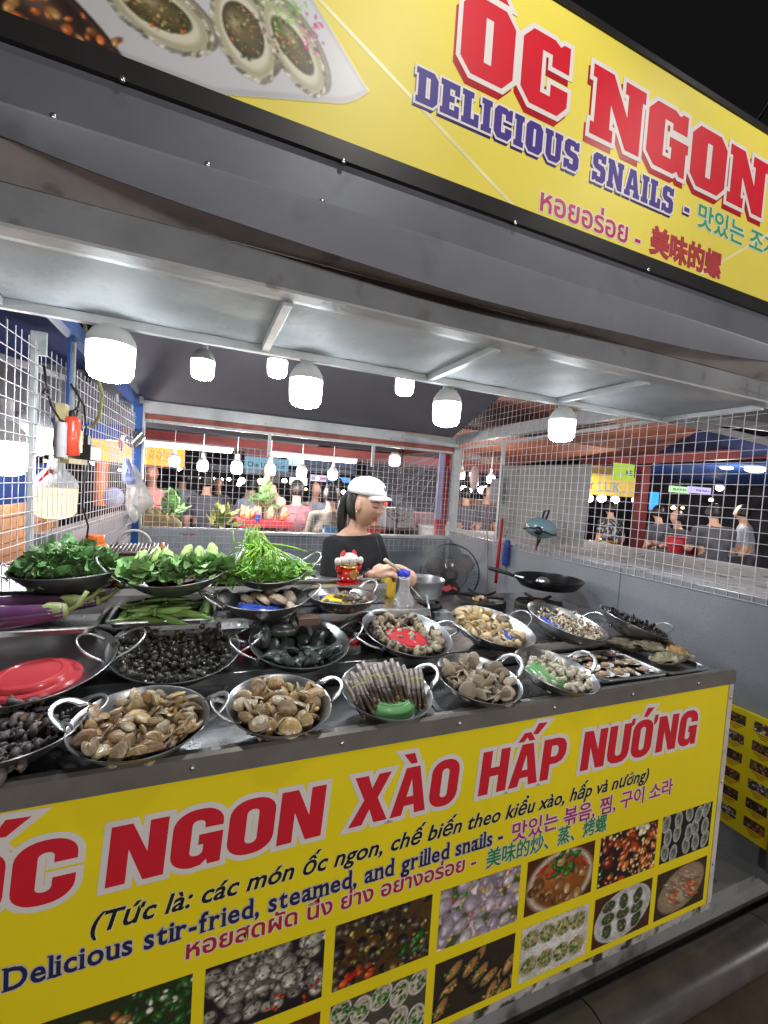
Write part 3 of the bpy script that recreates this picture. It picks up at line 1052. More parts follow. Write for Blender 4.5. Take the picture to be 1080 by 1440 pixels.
def fpt(i, j):
    x = SX0 + (SX1 - SX0) * i
    zt, zm, zb_ = 2.2215, 2.121 + 0.002 * math.sin(x * 5), fasc_z(x)
    rows = [(YF + 0.004, zt), (YF + 0.003 + 0.002 * math.sin(x * 3), zm + 0.003), (YF - 0.006, zm - 0.001), (YF - 0.004, zm - 0.006), (YF + 0.002 + 0.004 * math.sin(x * 2.3), zb_), (YF + 0.006, zb_ + 0.001)]
    y, z = rows[int(round(j * 5))]
    return (x, y, z)


m.grid(fpt, nx, 5)
part('fascia_sheet', m, FASC, fa, 0.5)
m = MB()
m.grid(lambda u, v: (SX0 + (SX1 - SX0) * u, YF + 0.007 + 0.093 * v, (2.067 - 0.026 * v) + 0.001 * math.sin(u * 40)), 60, 4)
part('soffit', m, mat('bare soffit sheet', (0.60, 0.57, 0.56), 0.4, 0.3, 0.2, 5, 0.3, 30, spots=((0.34, 0.32, 0.31), 10, 0.62, 0.1)), fa, 0.5)
BEAM = mat('dark beam paint', (0.24, 0.25, 0.27), 0.5, 0.3, 0.2, 4, 0.2, 30, spots=((0.19, 0.19, 0.19), 12, 0.6, 0.1))
part('beam', MB().box((SX0, 1.094, 1.962), (SX1, 1.13, 2.0405)), BEAM, fa, bev=0.003)
part('beam_flange', MB().box((SX0, 1.084, 1.954), (SX1, 1.128, 1.961)), PAINTG, fa)
part('cover_sheet', MB().box((SX0, 1.131, 2.06), (SX1, 1.16, 2.80)), FASC, fa)
for (px, py, yy) in [(172, 111, YF - .009), (483, 226, YF - .009), (725, 313, YF - .009), (912, 379, YF - .009), (75, 163, YF), (292, 231, YF), (453, 283, YF), (610, 345, YF), (845, 418, YF)]:
    put('rivet', rme, fa).location = P(px, py, y=yy) - fa.location
# ------------------------------------------------------------------ ceiling panel
ZC, YC0, YC1 = 1.965, 1.131, 1.585
ce = thing('ceiling_frame', 'galvanised sheet ceiling strip with welded steel frame above the counter', 'ceiling', (0.5, 1.35, ZC))
xs_ = [-0.535, 0.285, 0.905, 1.415, XR - 0.03]
xl = [-0.535] + [P(px, py, z=ZC - .01).x for px, py in [(393, 450), (668, 505), (878, 545)]] + [XR + 0.0]
for a, b in zip(xl[:-1], xl[1:]):
    mm = MB()
    mm.grid(lambda u, v, a=a, b=b: (a + (b - a) * u, YC0 + (YC1 - YC0) * v, ZC + 0.006 + 0.006 * math.sin(u * 3.14) * math.sin(v * 3.14) + 0.0015 * math.sin(u * 23 + v * 9)), 24, 12)
    part('ceiling_sheet', mm, GALV, ce, 1.0)
fm = mat('frame zinc paint', (0.56, 0.60, 0.62), 0.42, 0.35, 0.12, 8, 0.2, 50)
part('back_rail', MB().box((-0.56, YC1, ZC - 0.022), (XR + 0.03, YC1 + 0.026, ZC + 0.006)), fm, ce, bev=0.002)
part('front_rail', MB().box((-0.56, YC0 - 0.0005, ZC - 0.010), (XR + 0.03, YC0 + 0.016, ZC + 0.004)), fm, ce)
for x_ in [xl[0] - 0.012] + xl[1:-1] + [xl[-1] + 0.002]:
    part('cross_rail', MB().box((x_ - 0.012, YC0 + 0.017, ZC - 0.018), (x_ + 0.012, YC1 - 0.001, ZC + 0.005)), fm, ce, bev=0.0015)

# ------------------------------------------------------------------ roof sheet behind, beams and posts
rf = thing('roof_sheet', 'dark grey tarpaulin roof sloping down to the rear beam', 'roof', (0.8, 2.6, 2.4))
m = MB()
m.grid(lambda u, v: (-0.50 + (XR + 0.47) * u, 1.62 + (YB - 1.60) * v, 2.80 - 0.76 * v + 0.01 * math.sin(u * 9) * math.sin(v * 3.1)), 20, 12)
part('tarpaulin', m, mat('dark grey tarpaulin', (0.24, 0.24, 0.275), 0.6, 0, 0.08, 3, 0.15, 12), rf, 1.5)
m = MB().box((-1.6, 1.61, 2.0), (3.4, 1.63, 2.80))

fr_ = thing('stall_frame', 'pale grey steel tube frame around the stall with welded corner posts', 'frame', (0.9, YB, 0))
part('rear_beam', MB().box((-0.49, YB, 1.945), (XR + 0.04, YB + 0.05, 2.035)), PAINTG, fr_, bev=0.004)
part('rear_lower_rail', MB().box((-0.47, YB + 0.01, 1.885), (XR, YB + 0.035, 1.905)), PAINTG, fr_)
RP = mat('rusty red primer', (0.34, 0.10, 0.08), 0.6, 0.1, 0.25, 14)
part('primed_rail', MB().box((-0.47, YB + 0.012, 1.906), (XR, YB + 0.033, 1.944)), RP, fr_)
part('corner_post', MB().box((XR - 0.005, YB - 0.01, 0), (XR + 0.075, YB + 0.06, 1.944)), PAINTG, fr_, bev=0.004)
m = MB()
m.bar((XR + 0.03, YB, 2.02), (XR + 0.03, 1.12, 2.06), 0.05, 0.085)
part('side_beam', m, PAINTG, fr_, bev=0.003)
m = MB()
m.bar((XR + 0.035, YB, 1.935), (XR + 0.035, 1.12, 1.975), 0.02, 0.02)
part('side_rail', m, PAINTG, fr_)
for x_, z0, z1 in ((P(380, 600, y=YB + .02).x, 1.72, 1.886), (P(525, 630, y=YB + .02).x, 1.70, 1.886)):
    part('hanger', MB().box((x_ - 0.012, YB + 0.005, z0), (x_ + 0.012, YB + 0.03, z1)), PAINTG, fr_)
p = P(707, 640, x=XR + 0.02)
part('hanger', MB().box((XR + 0.01, p.y - 0.012, 1.15), (XR + 0.03, p.y + 0.012, 1.94)), PAINTG, fr_)
bl = thing('blue_post', 'blue painted steel post at the rear left corner of the stall', 'post', (-0.46, YB, 0))
part('post', MB().box((-0.475, YB - 0.01, 0), (-0.415, YB + 0.04, 2.05)), BLUEP, bl, bev=0.003)
part('side_face', MB().box((-0.4145, YB - 0.008, 0), (-0.400, YB + 0.03, 1.944)), PAINTG, bl)
m = MB()
m.bar((-0.50, 1.75, 2.05), (-0.45, YB, 2.01), 0.04, 0.06)
part('top_rail', m, BLUEP, bl)
m = MB()
m.bar(P(165, 560, d=2.9), (-0.42, YB - 0.02, 2.03), 0.02, 0.05)
part('brace', m, PAINTG, bl)

# ------------------------------------------------------------------ walls
GR_ = mat('speckled grey laminate', (0.265, 0.28, 0.31), 0.40, 0, 0.12, 2.5, 0.25, 5, spots=((0.215, 0.225, 0.25), 120, 0.54, 0.14))
rw = thing('right_wall', 'low speckled grey laminate wall on the stall right side', 'wall', (XR, 2.3, 0))
part('laminate_panel', MB().box((XR, 0.93, 0), (XR + 0.02, YB - 0.012, 1.15)), GR_, rw)
CON = mat('pale weathered concrete', (0.62, 0.62, 0.65), 0.75, 0, 0.12, 8, 0.6, 40, spots=((0.22, 0.21, 0.2), 14, 0.6, 0.06))
for ys_ in (1.75, 2.85):
    part('panel_seam', MB().box((XR - 0.0012, ys_ - .0025, 0.0), (XR - 0.0002, ys_ + .0025, 1.149)), mat('dark seam sealant', (0.10, 0.105, 0.115), 0.6), rw)  # dark strip along each laminate joint
for k_ in range(9):
    part('screw_head', MB().ball((XR - 0.001, 1.05 + k_ * .31, 1.125), (.002, .005, .005), 8, 5), STEEL, rw, 3)
part('parapet', MB().box((XR + 0.021, 0.93, 0), (XR + 0.35, YB + 0.7, 1.148)), CON, rw, bev=0.006)
part('parapet_cap', MB().box((XR + 0.36, 0.93, 0.0), (XR + 1.75, YB + 0.7, 1.10)), CON, rw)
bw = thing('back_wall', 'low grey sheet partition with a ledge behind the cook', 'wall', (1.3, YB, 0))
part('sheet', MB().box((0.36, YB + 0.036, 0), (XR - 0.006, YB + 0.05, 1.075)), mat('grey sheet', (0.24, 0.26, 0.29), 0.5, 0.2, 0.1, 6), bw)
part('ledge', MB().box((0.36, YB + 0.0, 1.076), (XR - 0.006, YB + 0.10, 1.10)), PAINTG, bw, bev=0.003)
lw = thing('back_low_panel', 'light grey board with small red marks behind the grill', 'panel', (0.0, YB, 0))
part('board', MB().box((-0.40, YB + 0.03, 0), (0.355, YB + 0.045, 1.108)), mat('light grey board', (0.42, 0.44, 0.46), 0.5, 0, 0.08), lw)
part('board_cap', MB().box((-0.40, YB + 0.028, 1.109), (0.355, YB + 0.05, 1.12)), PAINTG, lw)
q = P(264, 745, y=YB + 0.028)
part('red_scribble', MB().tube([(q.x - .055 + .0085 * i_, YB + .028, 1.070 + .010 * math.sin(i_ * 2.4) + .004 * math.sin(i_ * 1.1)) for i_ in range(14)], .0028, 6), INKC, lw, 3)

# left wall runs slightly inwards towards the back
LA, LB = Vector((-0.60, 0.6, 0)), Vector((-0.452, YB - 0.02, 0))
LD = (LB - LA).normalized()


def lwp(t, z, n=0.0):
    p = LA + LD * t
    return Vector((p.x + n * LD.y, p.y - n * LD.x, z))


LL = (LB - LA).length
lt = thing('left_wall', 'low wall of pale glazed tiles on the stall left side', 'wall', (-0.5, 2.8, 0))
TL = mat('pale lilac tile', (0.52, 0.48, 0.52), 0.25, 0, 0.06, 5, objvar=0.04)
m = MB()
a, b = lwp(1.55, 0, -0.012), lwp(LL, 0, -0.012)
m.add([(a.x, a.y, 0), (b.x, b.y, 0), (b.x, b.y, 1.235), (a.x, a.y, 1.235), (a.x - .08, a.y, 0), (b.x - .08, b.y, 0), (b.x - .08, b.y, 1.235), (a.x - .08, a.y, 1.235)],
      [(0, 3, 2, 1), (4, 5, 6, 7), (3, 7, 6, 2), (0, 4, 7, 3), (1, 2, 6, 5)])
part('tile_backing', m, mat('grout', (0.28, 0.26, 0.27), 0.8), lt)
tm = MB().box((0.003, -0.008, 0.003), (0.247, 0.0, 0.077)).mesh('tile', TL)
for r in range(6):
    for c_ in range(7):
        t = 1.55 + c_ * 0.25 + (0.125 if r % 2 else 0)
        if t + 0.25 > LL:
            continue
        o = put('tile', tm, lt)
        w_ = lwp(t, 0.755 + r * 0.08, -0.003)
        o.location = w_ - lt.location
        o.rotation_euler = (0, 0, math.atan2(LD.y, LD.x) + 0)


# ------------------------------------------------------------------ wire mesh screens
WIRE = mat('galvanised wire', (0.62, 0.60, 0.66), 0.5, 0.4, 0.25, 9)


def screen(name, label, o0, d, length, z0, z1, step=0.05, r=0.0015, zfn=None, skip=None):
    t = thing(name, label, 'wire mesh', o0)
    vm, hm = {}, {}
    n = int(length / step)
    d = Vector(d).normalized()
    side = Vector((d.y, -d.x, 0))
    rz = math.atan2(d.y, d.x)
    for i in range(n + 1):
        s = i * step
        zt = zfn(s)[1] if zfn else z1
        zb_ = zfn(s)[0] if zfn else z0
        if zt - zb_ < 0.05:
            continue
        key = (round(zb_, 2), round(zt, 2))
        if key not in vm:
            vm[key] = MB().tube([(0, 0, zb_), (0, 0, (zb_ + zt) / 2), (0, 0, zt)], r, 6, caps=False).mesh('vertical_wire', WIRE, 3)
        o = put('vertical_wire', vm[key], t)
        o.location = d * (s + random.gauss(0, .0012)) + Vector((0, 0, -o0[2]))
        o.rotation_euler = (0, random.gauss(0, .0016), rz)
    z = z0
    while z <= z1 + 0.001:
        a, b = 0.0, length
        if zfn:
            ok = [i * step for i in range(n + 1) if zfn(i * step)[0] - 0.002 <= z <= zfn(i * step)[1] + 0.002]
            if not ok:
                z += step
                continue
            a, b = min(ok), max(ok)
        key = (round(a, 2), round(b, 2))
        if key not in hm and b > a:
            hm[key] = MB().tube([(a, 0, 0), ((a + b) / 2, 0, 0), (b, 0, 0)], r, 6, caps=False).mesh('horizontal_wire', WIRE, 3)
        if b > a:
            o = put('horizontal_wire', hm[key], t)
            o.location = side * (0.0034) + Vector((0, 0, z - o0[2] + random.gauss(0, .0012)))
            o.rotation_euler = (0, random.gauss(0, .0007), rz)
        z += step
    return t


screen('wire_screen', 'white wire mesh screen on the right, where the blue helmet hangs', (XR - 0.004, YB - 0.01, 0), (0, -1, 0), 2.68, 1.125, 2.29, r=0.0017)
screen('wire_screen', 'wire mesh screen across the back of the stall behind the cook', (-0.38, YB - 0.004, 0), (1, 0, 0), XR + 0.37, 0.96, 1.76, r=0.0019)
screen('wire_screen', 'wire mesh screen on the left holding the fire extinguisher board', (LA.x, LA.y, 0), LD, LL - 0.02, 0.90, 1.93, r=0.0017)

# ------------------------------------------------------------------ bulbs
DIFF = glow('lit bulb diffuser', (0.93, 0.97, 1.0), BULB_E)        # the LED disc shines downwards
SIDE = glow('lit bulb side', (0.93, 0.97, 1.0), BULB_E * 0.10)
SIDEW = glow('lit warm bulb side', (1.0, 0.74, 0.40), 1.7)
DIFW = glow('lit warm bulb diffuser', (1.0, 0.72, 0.36), 3.0)
HOUS = mat('white bulb housing', (0.62, 0.63, 0.63), 0.5, 0, 0.08)


def bulb(loc, top, label, r=0.062, group='LED bulbs under the stall roof', mat_=DIFF, cord=True):
    """loc = centre of the glowing part"""
    s = r / 0.062
    t = thing('light_bulb', label, 'light bulb', loc, group=group)
    m = MB().lathe([(0, -0.062 * s), (0.030 * s, -0.061 * s), (0.050 * s, -0.054 * s), (0.059 * s, -0.040 * s), (0.062 * s, 0.0), (0.0625 * s, 0.040 * s)], 28)
    sd = SIDE if mat_ is DIFF else (SIDEW if mat_ is DIFW else mat_)
    m.f = m.f[:-1]
    m.mi = [0 if max(m.v[i][2] for i in f) < -0.05 * s else 1 for f in m.f]
    part('diffuser', m, [mat_, sd], t, 3, world=False)
    m = MB()
    m.lathe([(0.0625 * s, 0.0405 * s), (0.064 * s, 0.044 * s), (0.061 * s, 0.060 * s), (0.050 * s, 0.080 * s), (0.034 * s, 0.096 * s), (0.025 * s, 0.104 * s), (0.024 * s, 0.132 * s), (0, 0.133 * s)], 28)
    hs_ = part('housing', m, HOUS, t, 0.7, world=False)
    fm_ = MB()
    for i in range(12):
        a = i * math.pi / 6
        M_ = Matrix.Rotation(a, 4, 'Z')
        fm_.add([(0.060 * s, -0.002, 0.050 * s), (0.0655 * s, -0.002, 0.050 * s), (0.038 * s, -0.002, 0.097 * s), (0.032 * s, -0.002, 0.095 * s),
                 (0.060 * s, 0.002, 0.050 * s), (0.0655 * s, 0.002, 0.050 * s), (0.038 * s, 0.002, 0.097 * s), (0.032 * s, 0.002, 0.095 * s)],
                [(0, 1, 2, 3), (7, 6, 5, 4), (1, 5, 6, 2), (0, 3, 7, 4)], 0, M_)
    part('cooling_fins', fm_, HOUS, hs_, world=False)
    part('socket', MB().lathe([(0.0, 0.130 * s), (0.02 * s, 0.130 * s), (0.021 * s, 0.165 * s), (0.010 * s, 0.176 * s), (0, 0.177 * s)], 14), WHITEP, t, 0.7, world=False)
    if cord and top > loc[2] + 0.18 * s:
        part('cord', MB().tube([(0, 0, 0.175 * s), (0.004, 0, (0.175 * s + top - loc[2]) / 2), (0, 0, top - loc[2])], 0.003, 6), WHITEP, t, 3, world=False)
    return t


for (px, py, yy, lab) in [(156, 506, 1.625, 'largest lit LED bulb at the front left of the ceiling strip'),
                          (430, 550, 1.62, 'lit LED bulb in front, left of the cook cap'),
                          (628, 580, 1.66, 'lit LED bulb hanging below the ceiling rail over the fan corner'),
                          (790, 603, 1.62, 'lit LED bulb hanging in front of the right wire mesh')]:
    p = P(px, py, y=yy)
    bulb(p, ZC - 0.0, lab, r=0.0665 if px < 200 else 0.059)
for (px, py, yy, lab) in [(285, 518, 2.45, 'smaller lit bulb hanging from dark roof between two front bulbs'),
                          (390, 517, 2.60, 'lit bulb half hidden by ceiling rail, just left of the second large bulb'),
                          (569, 543, 2.45, 'lit bulb tucked under ceiling rail right of the second large bulb')]:
    p = P(px, py, y=yy)
    bulb(p, 2.80 - 0.76 * (yy - 1.62) / 2.0, lab, r=0.056)

# lamps over the sign
for x_, w_ in ((0.55, 1.0), (1.75, 0.62)):
    t = thing('sign_lamp', 'black arm lamp above the sign, out over the lane, %s' % ('left one' if x_ < 1 else 'right one'), 'lamp', (x_, 0.15, 3.25))
    part('shade', MB().lathe([(0.03, 0.06), (0.05, 0.05), (0.09, 0.0)], 20), BLACKP, t, 3, world=False)
    part('arm', MB().tube([(0, 0, 0.05), (0, 0.45, 0.12), (0, 0.9, -0.4)], 0.010, 8), BLACKP, t, 3, world=False)
    l = lamp_light('SPOT', (x_, 0.15, 3.23), (x_, YF, 2.45), SIGN_W * w_, (1, 0.97, 0.90), 0.03, 1.55, name='sign_lamp_light')
# unseen fill lamps added behind the viewer, standing in for stall light across the lane
for i, (x_, y_, z_) in enumerate(((-1.5, -4.5, 1.65), (1.0, -5.0, 1.6), (3.6, -4.2, 1.7), (6.0, -1.6, 1.8))):
    t = thing('lane_fill_lamp', 'round unseen fill lamp added across the lane behind the viewer', 'lamp', (x_, y_, z_), group='unseen fill lamps across the lane')
    part('globe', MB().ball((0, 0, 0), 0.09, 16, 10), glow('lane fill glow', (1, 0.9, 0.76), 25), t, 3, world=False)
    part('cap', MB().lathe([(0.04, 0.08), (0.05, 0.1), (0.02, 0.14), (0, 0.15)], 16), BLACKP, t, 3, world=False)
    lamp_light('POINT', (x_, y_ + 0.12, z_), (0, 0, 0), LANE_FILL_W, (1, 0.96, 0.92), 0.1, name='lane_fill_light')
# ------------------------------------------------------------------ woks, bowls, trays
def bowl_z(r, R, H):
    return H * min(1.0, r / R) ** 2.5


def wok(px, py, zrim, half, label, kind='loop', H=None, tilt=(0, 0), yaw=0.0, dz=0.0, handles=(0, 180), up=0.35, name='wok', group='steel woks of seafood and greens on the counter'):
    c = P(px, py, z=zrim)
    depth = c.x * AX.z + c.y * AY.z + (c.z - EYE.z) * AZ.z
    R = half * depth / FPX
    H = H or R * 0.50
    t = thing(name, label, 'wok', (c.x, c.y, c.z - H), group=group)
    m = MB()
    pin = [(R * i / 12.0, bowl_z(R * i / 12.0, R, H) + 0.0015) for i in range(13)]
    m.lathe(pin + [(R + 0.003, H + 0.003), (R + 0.0045, H + 0.0015), (R + 0.003, H - 0.0005)], 56)
    m.f = [tuple(f) for f in m.f if len(f) < 10]
    part('bowl', m, WOKS, t, 0.9, world=False)
    m = MB()
    m.lathe([(R * i / 12.0 + 0.0005, bowl_z(R * i / 12.0, R, H) - 0.0008) for i in range(13)], 56)
    m.f = [f for f in m.f if len(f) < 10]
    part('underside', m, WOKD, t, 0.9, world=False)
    for k, a in enumerate(handles):
        a = math.radians(a)
        M_ = Matrix.Rotation(a, 4, 'Z')
        m = MB()
        if kind == 'loop' or (kind == 'mix' and k):
            pts = []
            for i in range(15):
                s = math.pi * i / 14
                w = 0.042 * R / 0.15
                yy = -w * math.cos(s) * (1.0 + 0.10 * math.sin(s))
                xx = max(0.0, math.sin(s)) ** 0.7
                ex = R - 0.002 if i in (0, 14) else R + 0.002
                pts.append((ex + 0.060 * R / 0.15 * xx, yy, H - 0.012 + (0.012 + up * 0.06 * R / 0.15) * xx))
            pts = [(R * 0.93, pts[0][1] * 1.1, bowl_z(R * .93, R, H) - 0.008)] + pts + [(R * 0.93, pts[-1][1] * 1.1, bowl_z(R * .93, R, H) - 0.008)]
            m.tube(pts, 0.0036, 8, M=M_)
            hd_ = part('handle', m, STEEL, t, 3, world=False)
            for sg_ in (-1, 1):
                rv = MB().ball((R * 0.93, sg_ * 0.042 * R / 0.15 * 1.1, bowl_z(R * .93, R, H) + 0.003), 0.005, 8, 5, M=M_)
                part('rivet', rv, STEEL, hd_, 3, world=False)
        else:
            def ear(u, v):
                s = math.pi * u
                wo, ho = 0.050 * R / 0.13, 0.052 * R / 0.13
                wi, hi = 0.029 * R / 0.13, 0.031 * R / 0.13
                oy, ox = -wo * math.cos(s), ho * max(0.0, math.sin(s)) ** 0.75
                iy, ix = -wi * math.cos(s), 0.012 + hi * max(0.0, math.sin(s)) ** 0.6
                yy, xx = iy + (oy - iy) * v, ix + (ox - ix) * v
                base = math.sqrt(max(0, R * R - yy * yy)) - R
                return (R + base * max(0, 1 - xx / 0.06) + xx * 0.85, yy, H + xx * up)
            m.grid(ear, 20, 3, M=M_)

            def base_(u, v):
                yy = (u - .5) * 2 * 0.05 * R / 0.13
                return (math.sqrt(R * R - yy * yy) - 0.001 + 0.012 * v * 0.8, yy, H + 0.012 * v * up * 2.0)
            o = part('handle', m, STEEL, t, 1.2, world=False)
            sm = o.modifiers.new('thickness', 'SOLIDIFY')
            sm.thickness = 0.0022
    t.rotation_euler = (math.radians(tilt[0]), math.radians(tilt[1]), yaw)
    t['R'], t['H'] = R, H
    return t


def tmat(t):
    return Matrix.Translation(t.location) @ t.rotation_euler.to_matrix().to_4x4()


def scatter2d(rad, d, tries=1500, lim=999, off=(0, 0)):
    pts = []
    for _ in range(tries):
        a, q = rnd() * 6.283, math.sqrt(rnd()) * rad
        x, y = q * math.cos(a), q * math.sin(a)
        if all((x - u) ** 2 + (y - v) ** 2 > d * d for u, v in pts):
            pts.append((x, y))
            if len(pts) >= lim:
                break
    return [(x + off[0], y + off[1]) for x, y in pts]


def heap(t, protos, d, fill=0.86, hd=0.03, layers=2, tilt=30, name='clam', label='', cat='', group='', off=(0, 0), lim=999, scale=(.85, 1.15),
         lay=0.012, weights=None, flat=False, z0=0.26, lift=0.013):
    R, H = t['R'], t['H']
    M_ = tmat(t)
    out = []
    for L in range(layers):
        rad = R * fill * (1 - 0.10 * L)
        for x, y in scatter2d(rad, d * (1.1 if L == 0 else 1), off=(off[0] * R, off[1] * R), lim=lim):
            r = math.hypot(x, y)
            if r > R - 0.95 * d:
                continue
            rr = math.hypot(x - off[0] * R, y - off[1] * R) / rad
            base = bowl_z(r + d * 0.75, R, H) + lift * .8
            top = H * z0 + hd * (1 - rr * rr)
            z = max(base, top if L == layers - 1 else (base * .5 + top * .5) - lay * 0.3)
            if layers > 2:
                z = max(base, top - (layers - 1 - L) * lay)
            p = random.choices(protos, weights)[0]
            c = p.copy()
            c.name = name
            COL.objects.link(c)
            c.location = M_ @ Vector((x, y, z))
            # lean with the bowl's slope
            sl = Vector((x, y, 0)) / R * (0.9 if base >= top else -0.35)
            e = Euler((random.gauss(0, math.radians(tilt)), random.gauss(0, math.radians(tilt)), rnd() * 6.283))
            q = Vector((-sl.x, -sl.y, 1)).to_track_quat('Z', 'Y').to_matrix()
            c.rotation_euler = (M_.to_3x3() @ q @ e.to_matrix()).to_euler()
            s = scale[0] + rnd() * (scale[1] - scale[0])
            c.scale = (s, s, s)
            tag(c, label, cat, group)
            out.append(c)
            for ch in p.children:
                k = ch.copy()
                COL.objects.link(k)
                k.parent = c
    return out


PROTO = []


def proto(name, me, childs=()):
    """a first piece of its kind, taken away again once the heap is built"""
    o = bpy.data.objects.new(name, me)
    COL.objects.link(o)
    PROTO.append(o)
    for n, m_ in childs:
        k = bpy.data.objects.new(n, m_)
        COL.objects.link(k)
        k.parent = o
        PROTO.append(k)
    return o


def half_shell(mb, a, b, h, M_=None, skew=0.25, thick=0.0012, rid=0.0004, nr=7, nt=22, mo=0, mi=1, nrid=26):
    def f(r, t, s):
        x, y = math.cos(t), math.sin(t)
        # narrower towards the hinge at -y
        w = 1 - skew * max(0, -y) ** 1.5
        z = h * (max(0, 1 - r * r) ** 0.55)
        z += rid * math.sin(r * nrid) * s
        yy = y * r * b
        return (x * r * a * w, yy - b * 0.12 * (1 - r), z if s else max(0, z - thick))
    for s, mm in ((1, mo), (0, mi)):
        k = 1.0 if s else 0.955
        vs = [f(0, 0, s)]
        for i in range(1, nr + 1):
            for j in range(nt):
                p = f((i / nr) ** 0.85, 2 * math.pi * j / nt, s)
                vs.append((p[0] * k, p[1] * k, p[2]))
        fs = []
        for j in range(nt):
            j2 = (j + 1) % nt
            fs.append((0, 1 + j, 1 + j2) if s else (0, 1 + j2, 1 + j))
            for i in range(nr - 1):
                q = (1 + i * nt + j, 1 + (i + 1) * nt + j, 1 + (i + 1) * nt + j2, 1 + i * nt + j2)
                fs.append(q if s else q[::-1])
        mb.add(vs, fs, mm, M_)
        if s:
            n0 = len(mb.v) - nt
        else:
            n1 = len(mb.v) - nt
            for j in range(nt):
                j2 = (j + 1) % nt
                mb.f.append((n0 + j, n1 + j, n1 + j2, n0 + j2))
                mb.mi.append(mm)
    return mb


def clam_mesh(name, a, b, h, opening, mats, meat=None, rid=0.0004, skew=0.25, nrid=26):
    """two valves hinged at -y; opening in degrees; the body inside is its own child mesh"""
    mb = MB()
    hinge = Matrix.Translation((0, -b * 0.95, 0))
    for s in (1, -1):
        F = Matrix.Diagonal((1, 1, s, 1))
        Rm = Matrix.Rotation(math.radians(opening / 2) * s, 4, 'X')
        half_shell(mb, a, b, h, hinge @ Rm @ hinge.inverted() @ F, rid=rid, skew=skew, nrid=nrid)
    me = mb.mesh(name, mats, 1.2)
    ch = []
    if meat and opening > 12:
        bb = MB()
        for _ in range(3):
            bb.ball(((rnd() - .5) * a * .8, (rnd() - .3) * b * .8, (rnd() - .5) * h * .3 - h * .25), (a * .34, b * .30, h * .45), 10, 6)
        ch = [('meat', bb.mesh('meat', meat, 3))]
    return proto(name, me, ch)


def spiral_shell(r1, height, whorls, ratio, growth, taper=1.0, nseg=13, nring=9, ridge=0.0, flatten=1.0):
    mb = MB()
    vs, fs = [], []
    N = int(whorls * nseg)
    T = 2 * math.pi * whorls
    for i in range(N + 1):
        t = i / N
        g = math.exp(-growth * (1 - t)) if growth else t
        Rr = r1 * g
        th = T * t
        c = Vector((Rr * (1 - ratio) * math.cos(th), Rr * (1 - ratio) * math.sin(th), height * (1 - g)))
        er = Vector((math.cos(th), math.sin(th), 0))
        tr = Rr * ratio * (1 + ridge * math.sin(i * 2.1))
        for j in range(nring):
            a = 2 * math.pi * j / nring
            vs.append(c + er * tr * math.cos(a) + Vector((0, 0, 1)) * tr * math.sin(a) * taper)
    for i in range(N):
        for j in range(nring):
            j2 = (j + 1) % nring
            fs.append((i * nring + j, (i + 1) * nring + j, (i + 1) * nring + j2, i * nring + j2))
    fs.append(tuple(range(nring - 1, -1, -1)))
    mb.add(vs, fs)
    # sunk lip of the opening
    last = [Vector(v) for v in vs[-nring:]]
    c = sum(last, Vector()) / nring
    back = (Vector(vs[-2 * nring]) - Vector(vs[-nring])).normalized() * r1 * 0.25
    ins = [c + (v - c) * 0.72 + back for v in last]
    n = len(mb.v)
    mb.v += [tuple(v) for v in last] + [tuple(v) for v in ins]
    for j in range(nring):
        j2 = (j + 1) % nring
        mb.f.append((n + j, n + nring + j, n + nring + j2, n + j2))
        mb.mi.append(1)
    mb.f.append(tuple(n + nring + j for j in range(nring)))
    mb.mi.append(1)
    z = height * 0.5
    mb.v = [(x, y * flatten, zz - z) for x, y, zz in mb.v]
    return mb


def plate(t, r, z, col, name, label, off=(0, 0)):
    """plastic dish lying face down in a wok"""
    m = MB()
    m.lathe([(r, 0.0), (r * 0.985, 0.006), (r * 0.93, 0.016), (r * 0.80, 0.026), (r * 0.74, 0.028), (r * 0.72, 0.031), (r * 0.69, 0.031), (r * 0.68, 0.0275), (0.0, 0.0272)], 40)
    o = put(name, m.mesh(name, mat(name, col, 0.28, 0, 0.04, sub=0.0, coat=0.2), 0.6))
    M_ = tmat(t)
    z = bowl_z(r * 0.97, t['R'], t['H']) + 0.002
    q = t['H'] * 0.8
    o.location = M_ @ Vector((off[0] * t['R'] * .35, off[1] * t['R'] * .35, z))
    o.rotation_euler = (M_.to_3x3() @ Euler((off[1] * .5, -off[0] * .5, 0)).to_matrix()).to_euler()
    return tag(o, label, 'plate')


# ---- shell materials
BC = mat('brown clam shell', (0.44, 0.28, 0.12), 0.33, 0, 0.3, 45, 0.2, 250, col2=(0.26, 0.15, 0.075), objvar=0.38, wave=((0.50, 0.36, 0.21), 90, 1.0, 0.40, 'RINGS'), coat=0.15, spots=((0.48, 0.40, 0.30), 50, 0.57, 0.08))
BCI = mat('shell inside', (0.62, 0.55, 0.46), 0.3, 0, 0.12, 60, objvar=0.15)
MEAT = mat('cooked clam meat', (0.72, 0.42, 0.10), 0.35, 0, 0.25, 80, 0.5, 200, col2=(0.75, 0.60, 0.35), sub=0.1)
WC = mat('pale clam shell', (0.48, 0.40, 0.30), 0.5, 0, 0.2, 50, 0.25, 220, col2=(0.29, 0.235, 0.18), objvar=0.25, wave=((0.20, 0.16, 0.12), 110, 0.6, 0.45, 'RINGS'))
YC = mat('cream clam shell', (0.66, 0.52, 0.30), 0.42, 0, 0.2, 50, 0.2, 220, col2=(0.50, 0.38, 0.20), objvar=0.20, wave=((0.40, 0.28, 0.14), 80, 1.2, 0.35, 'RINGS'))
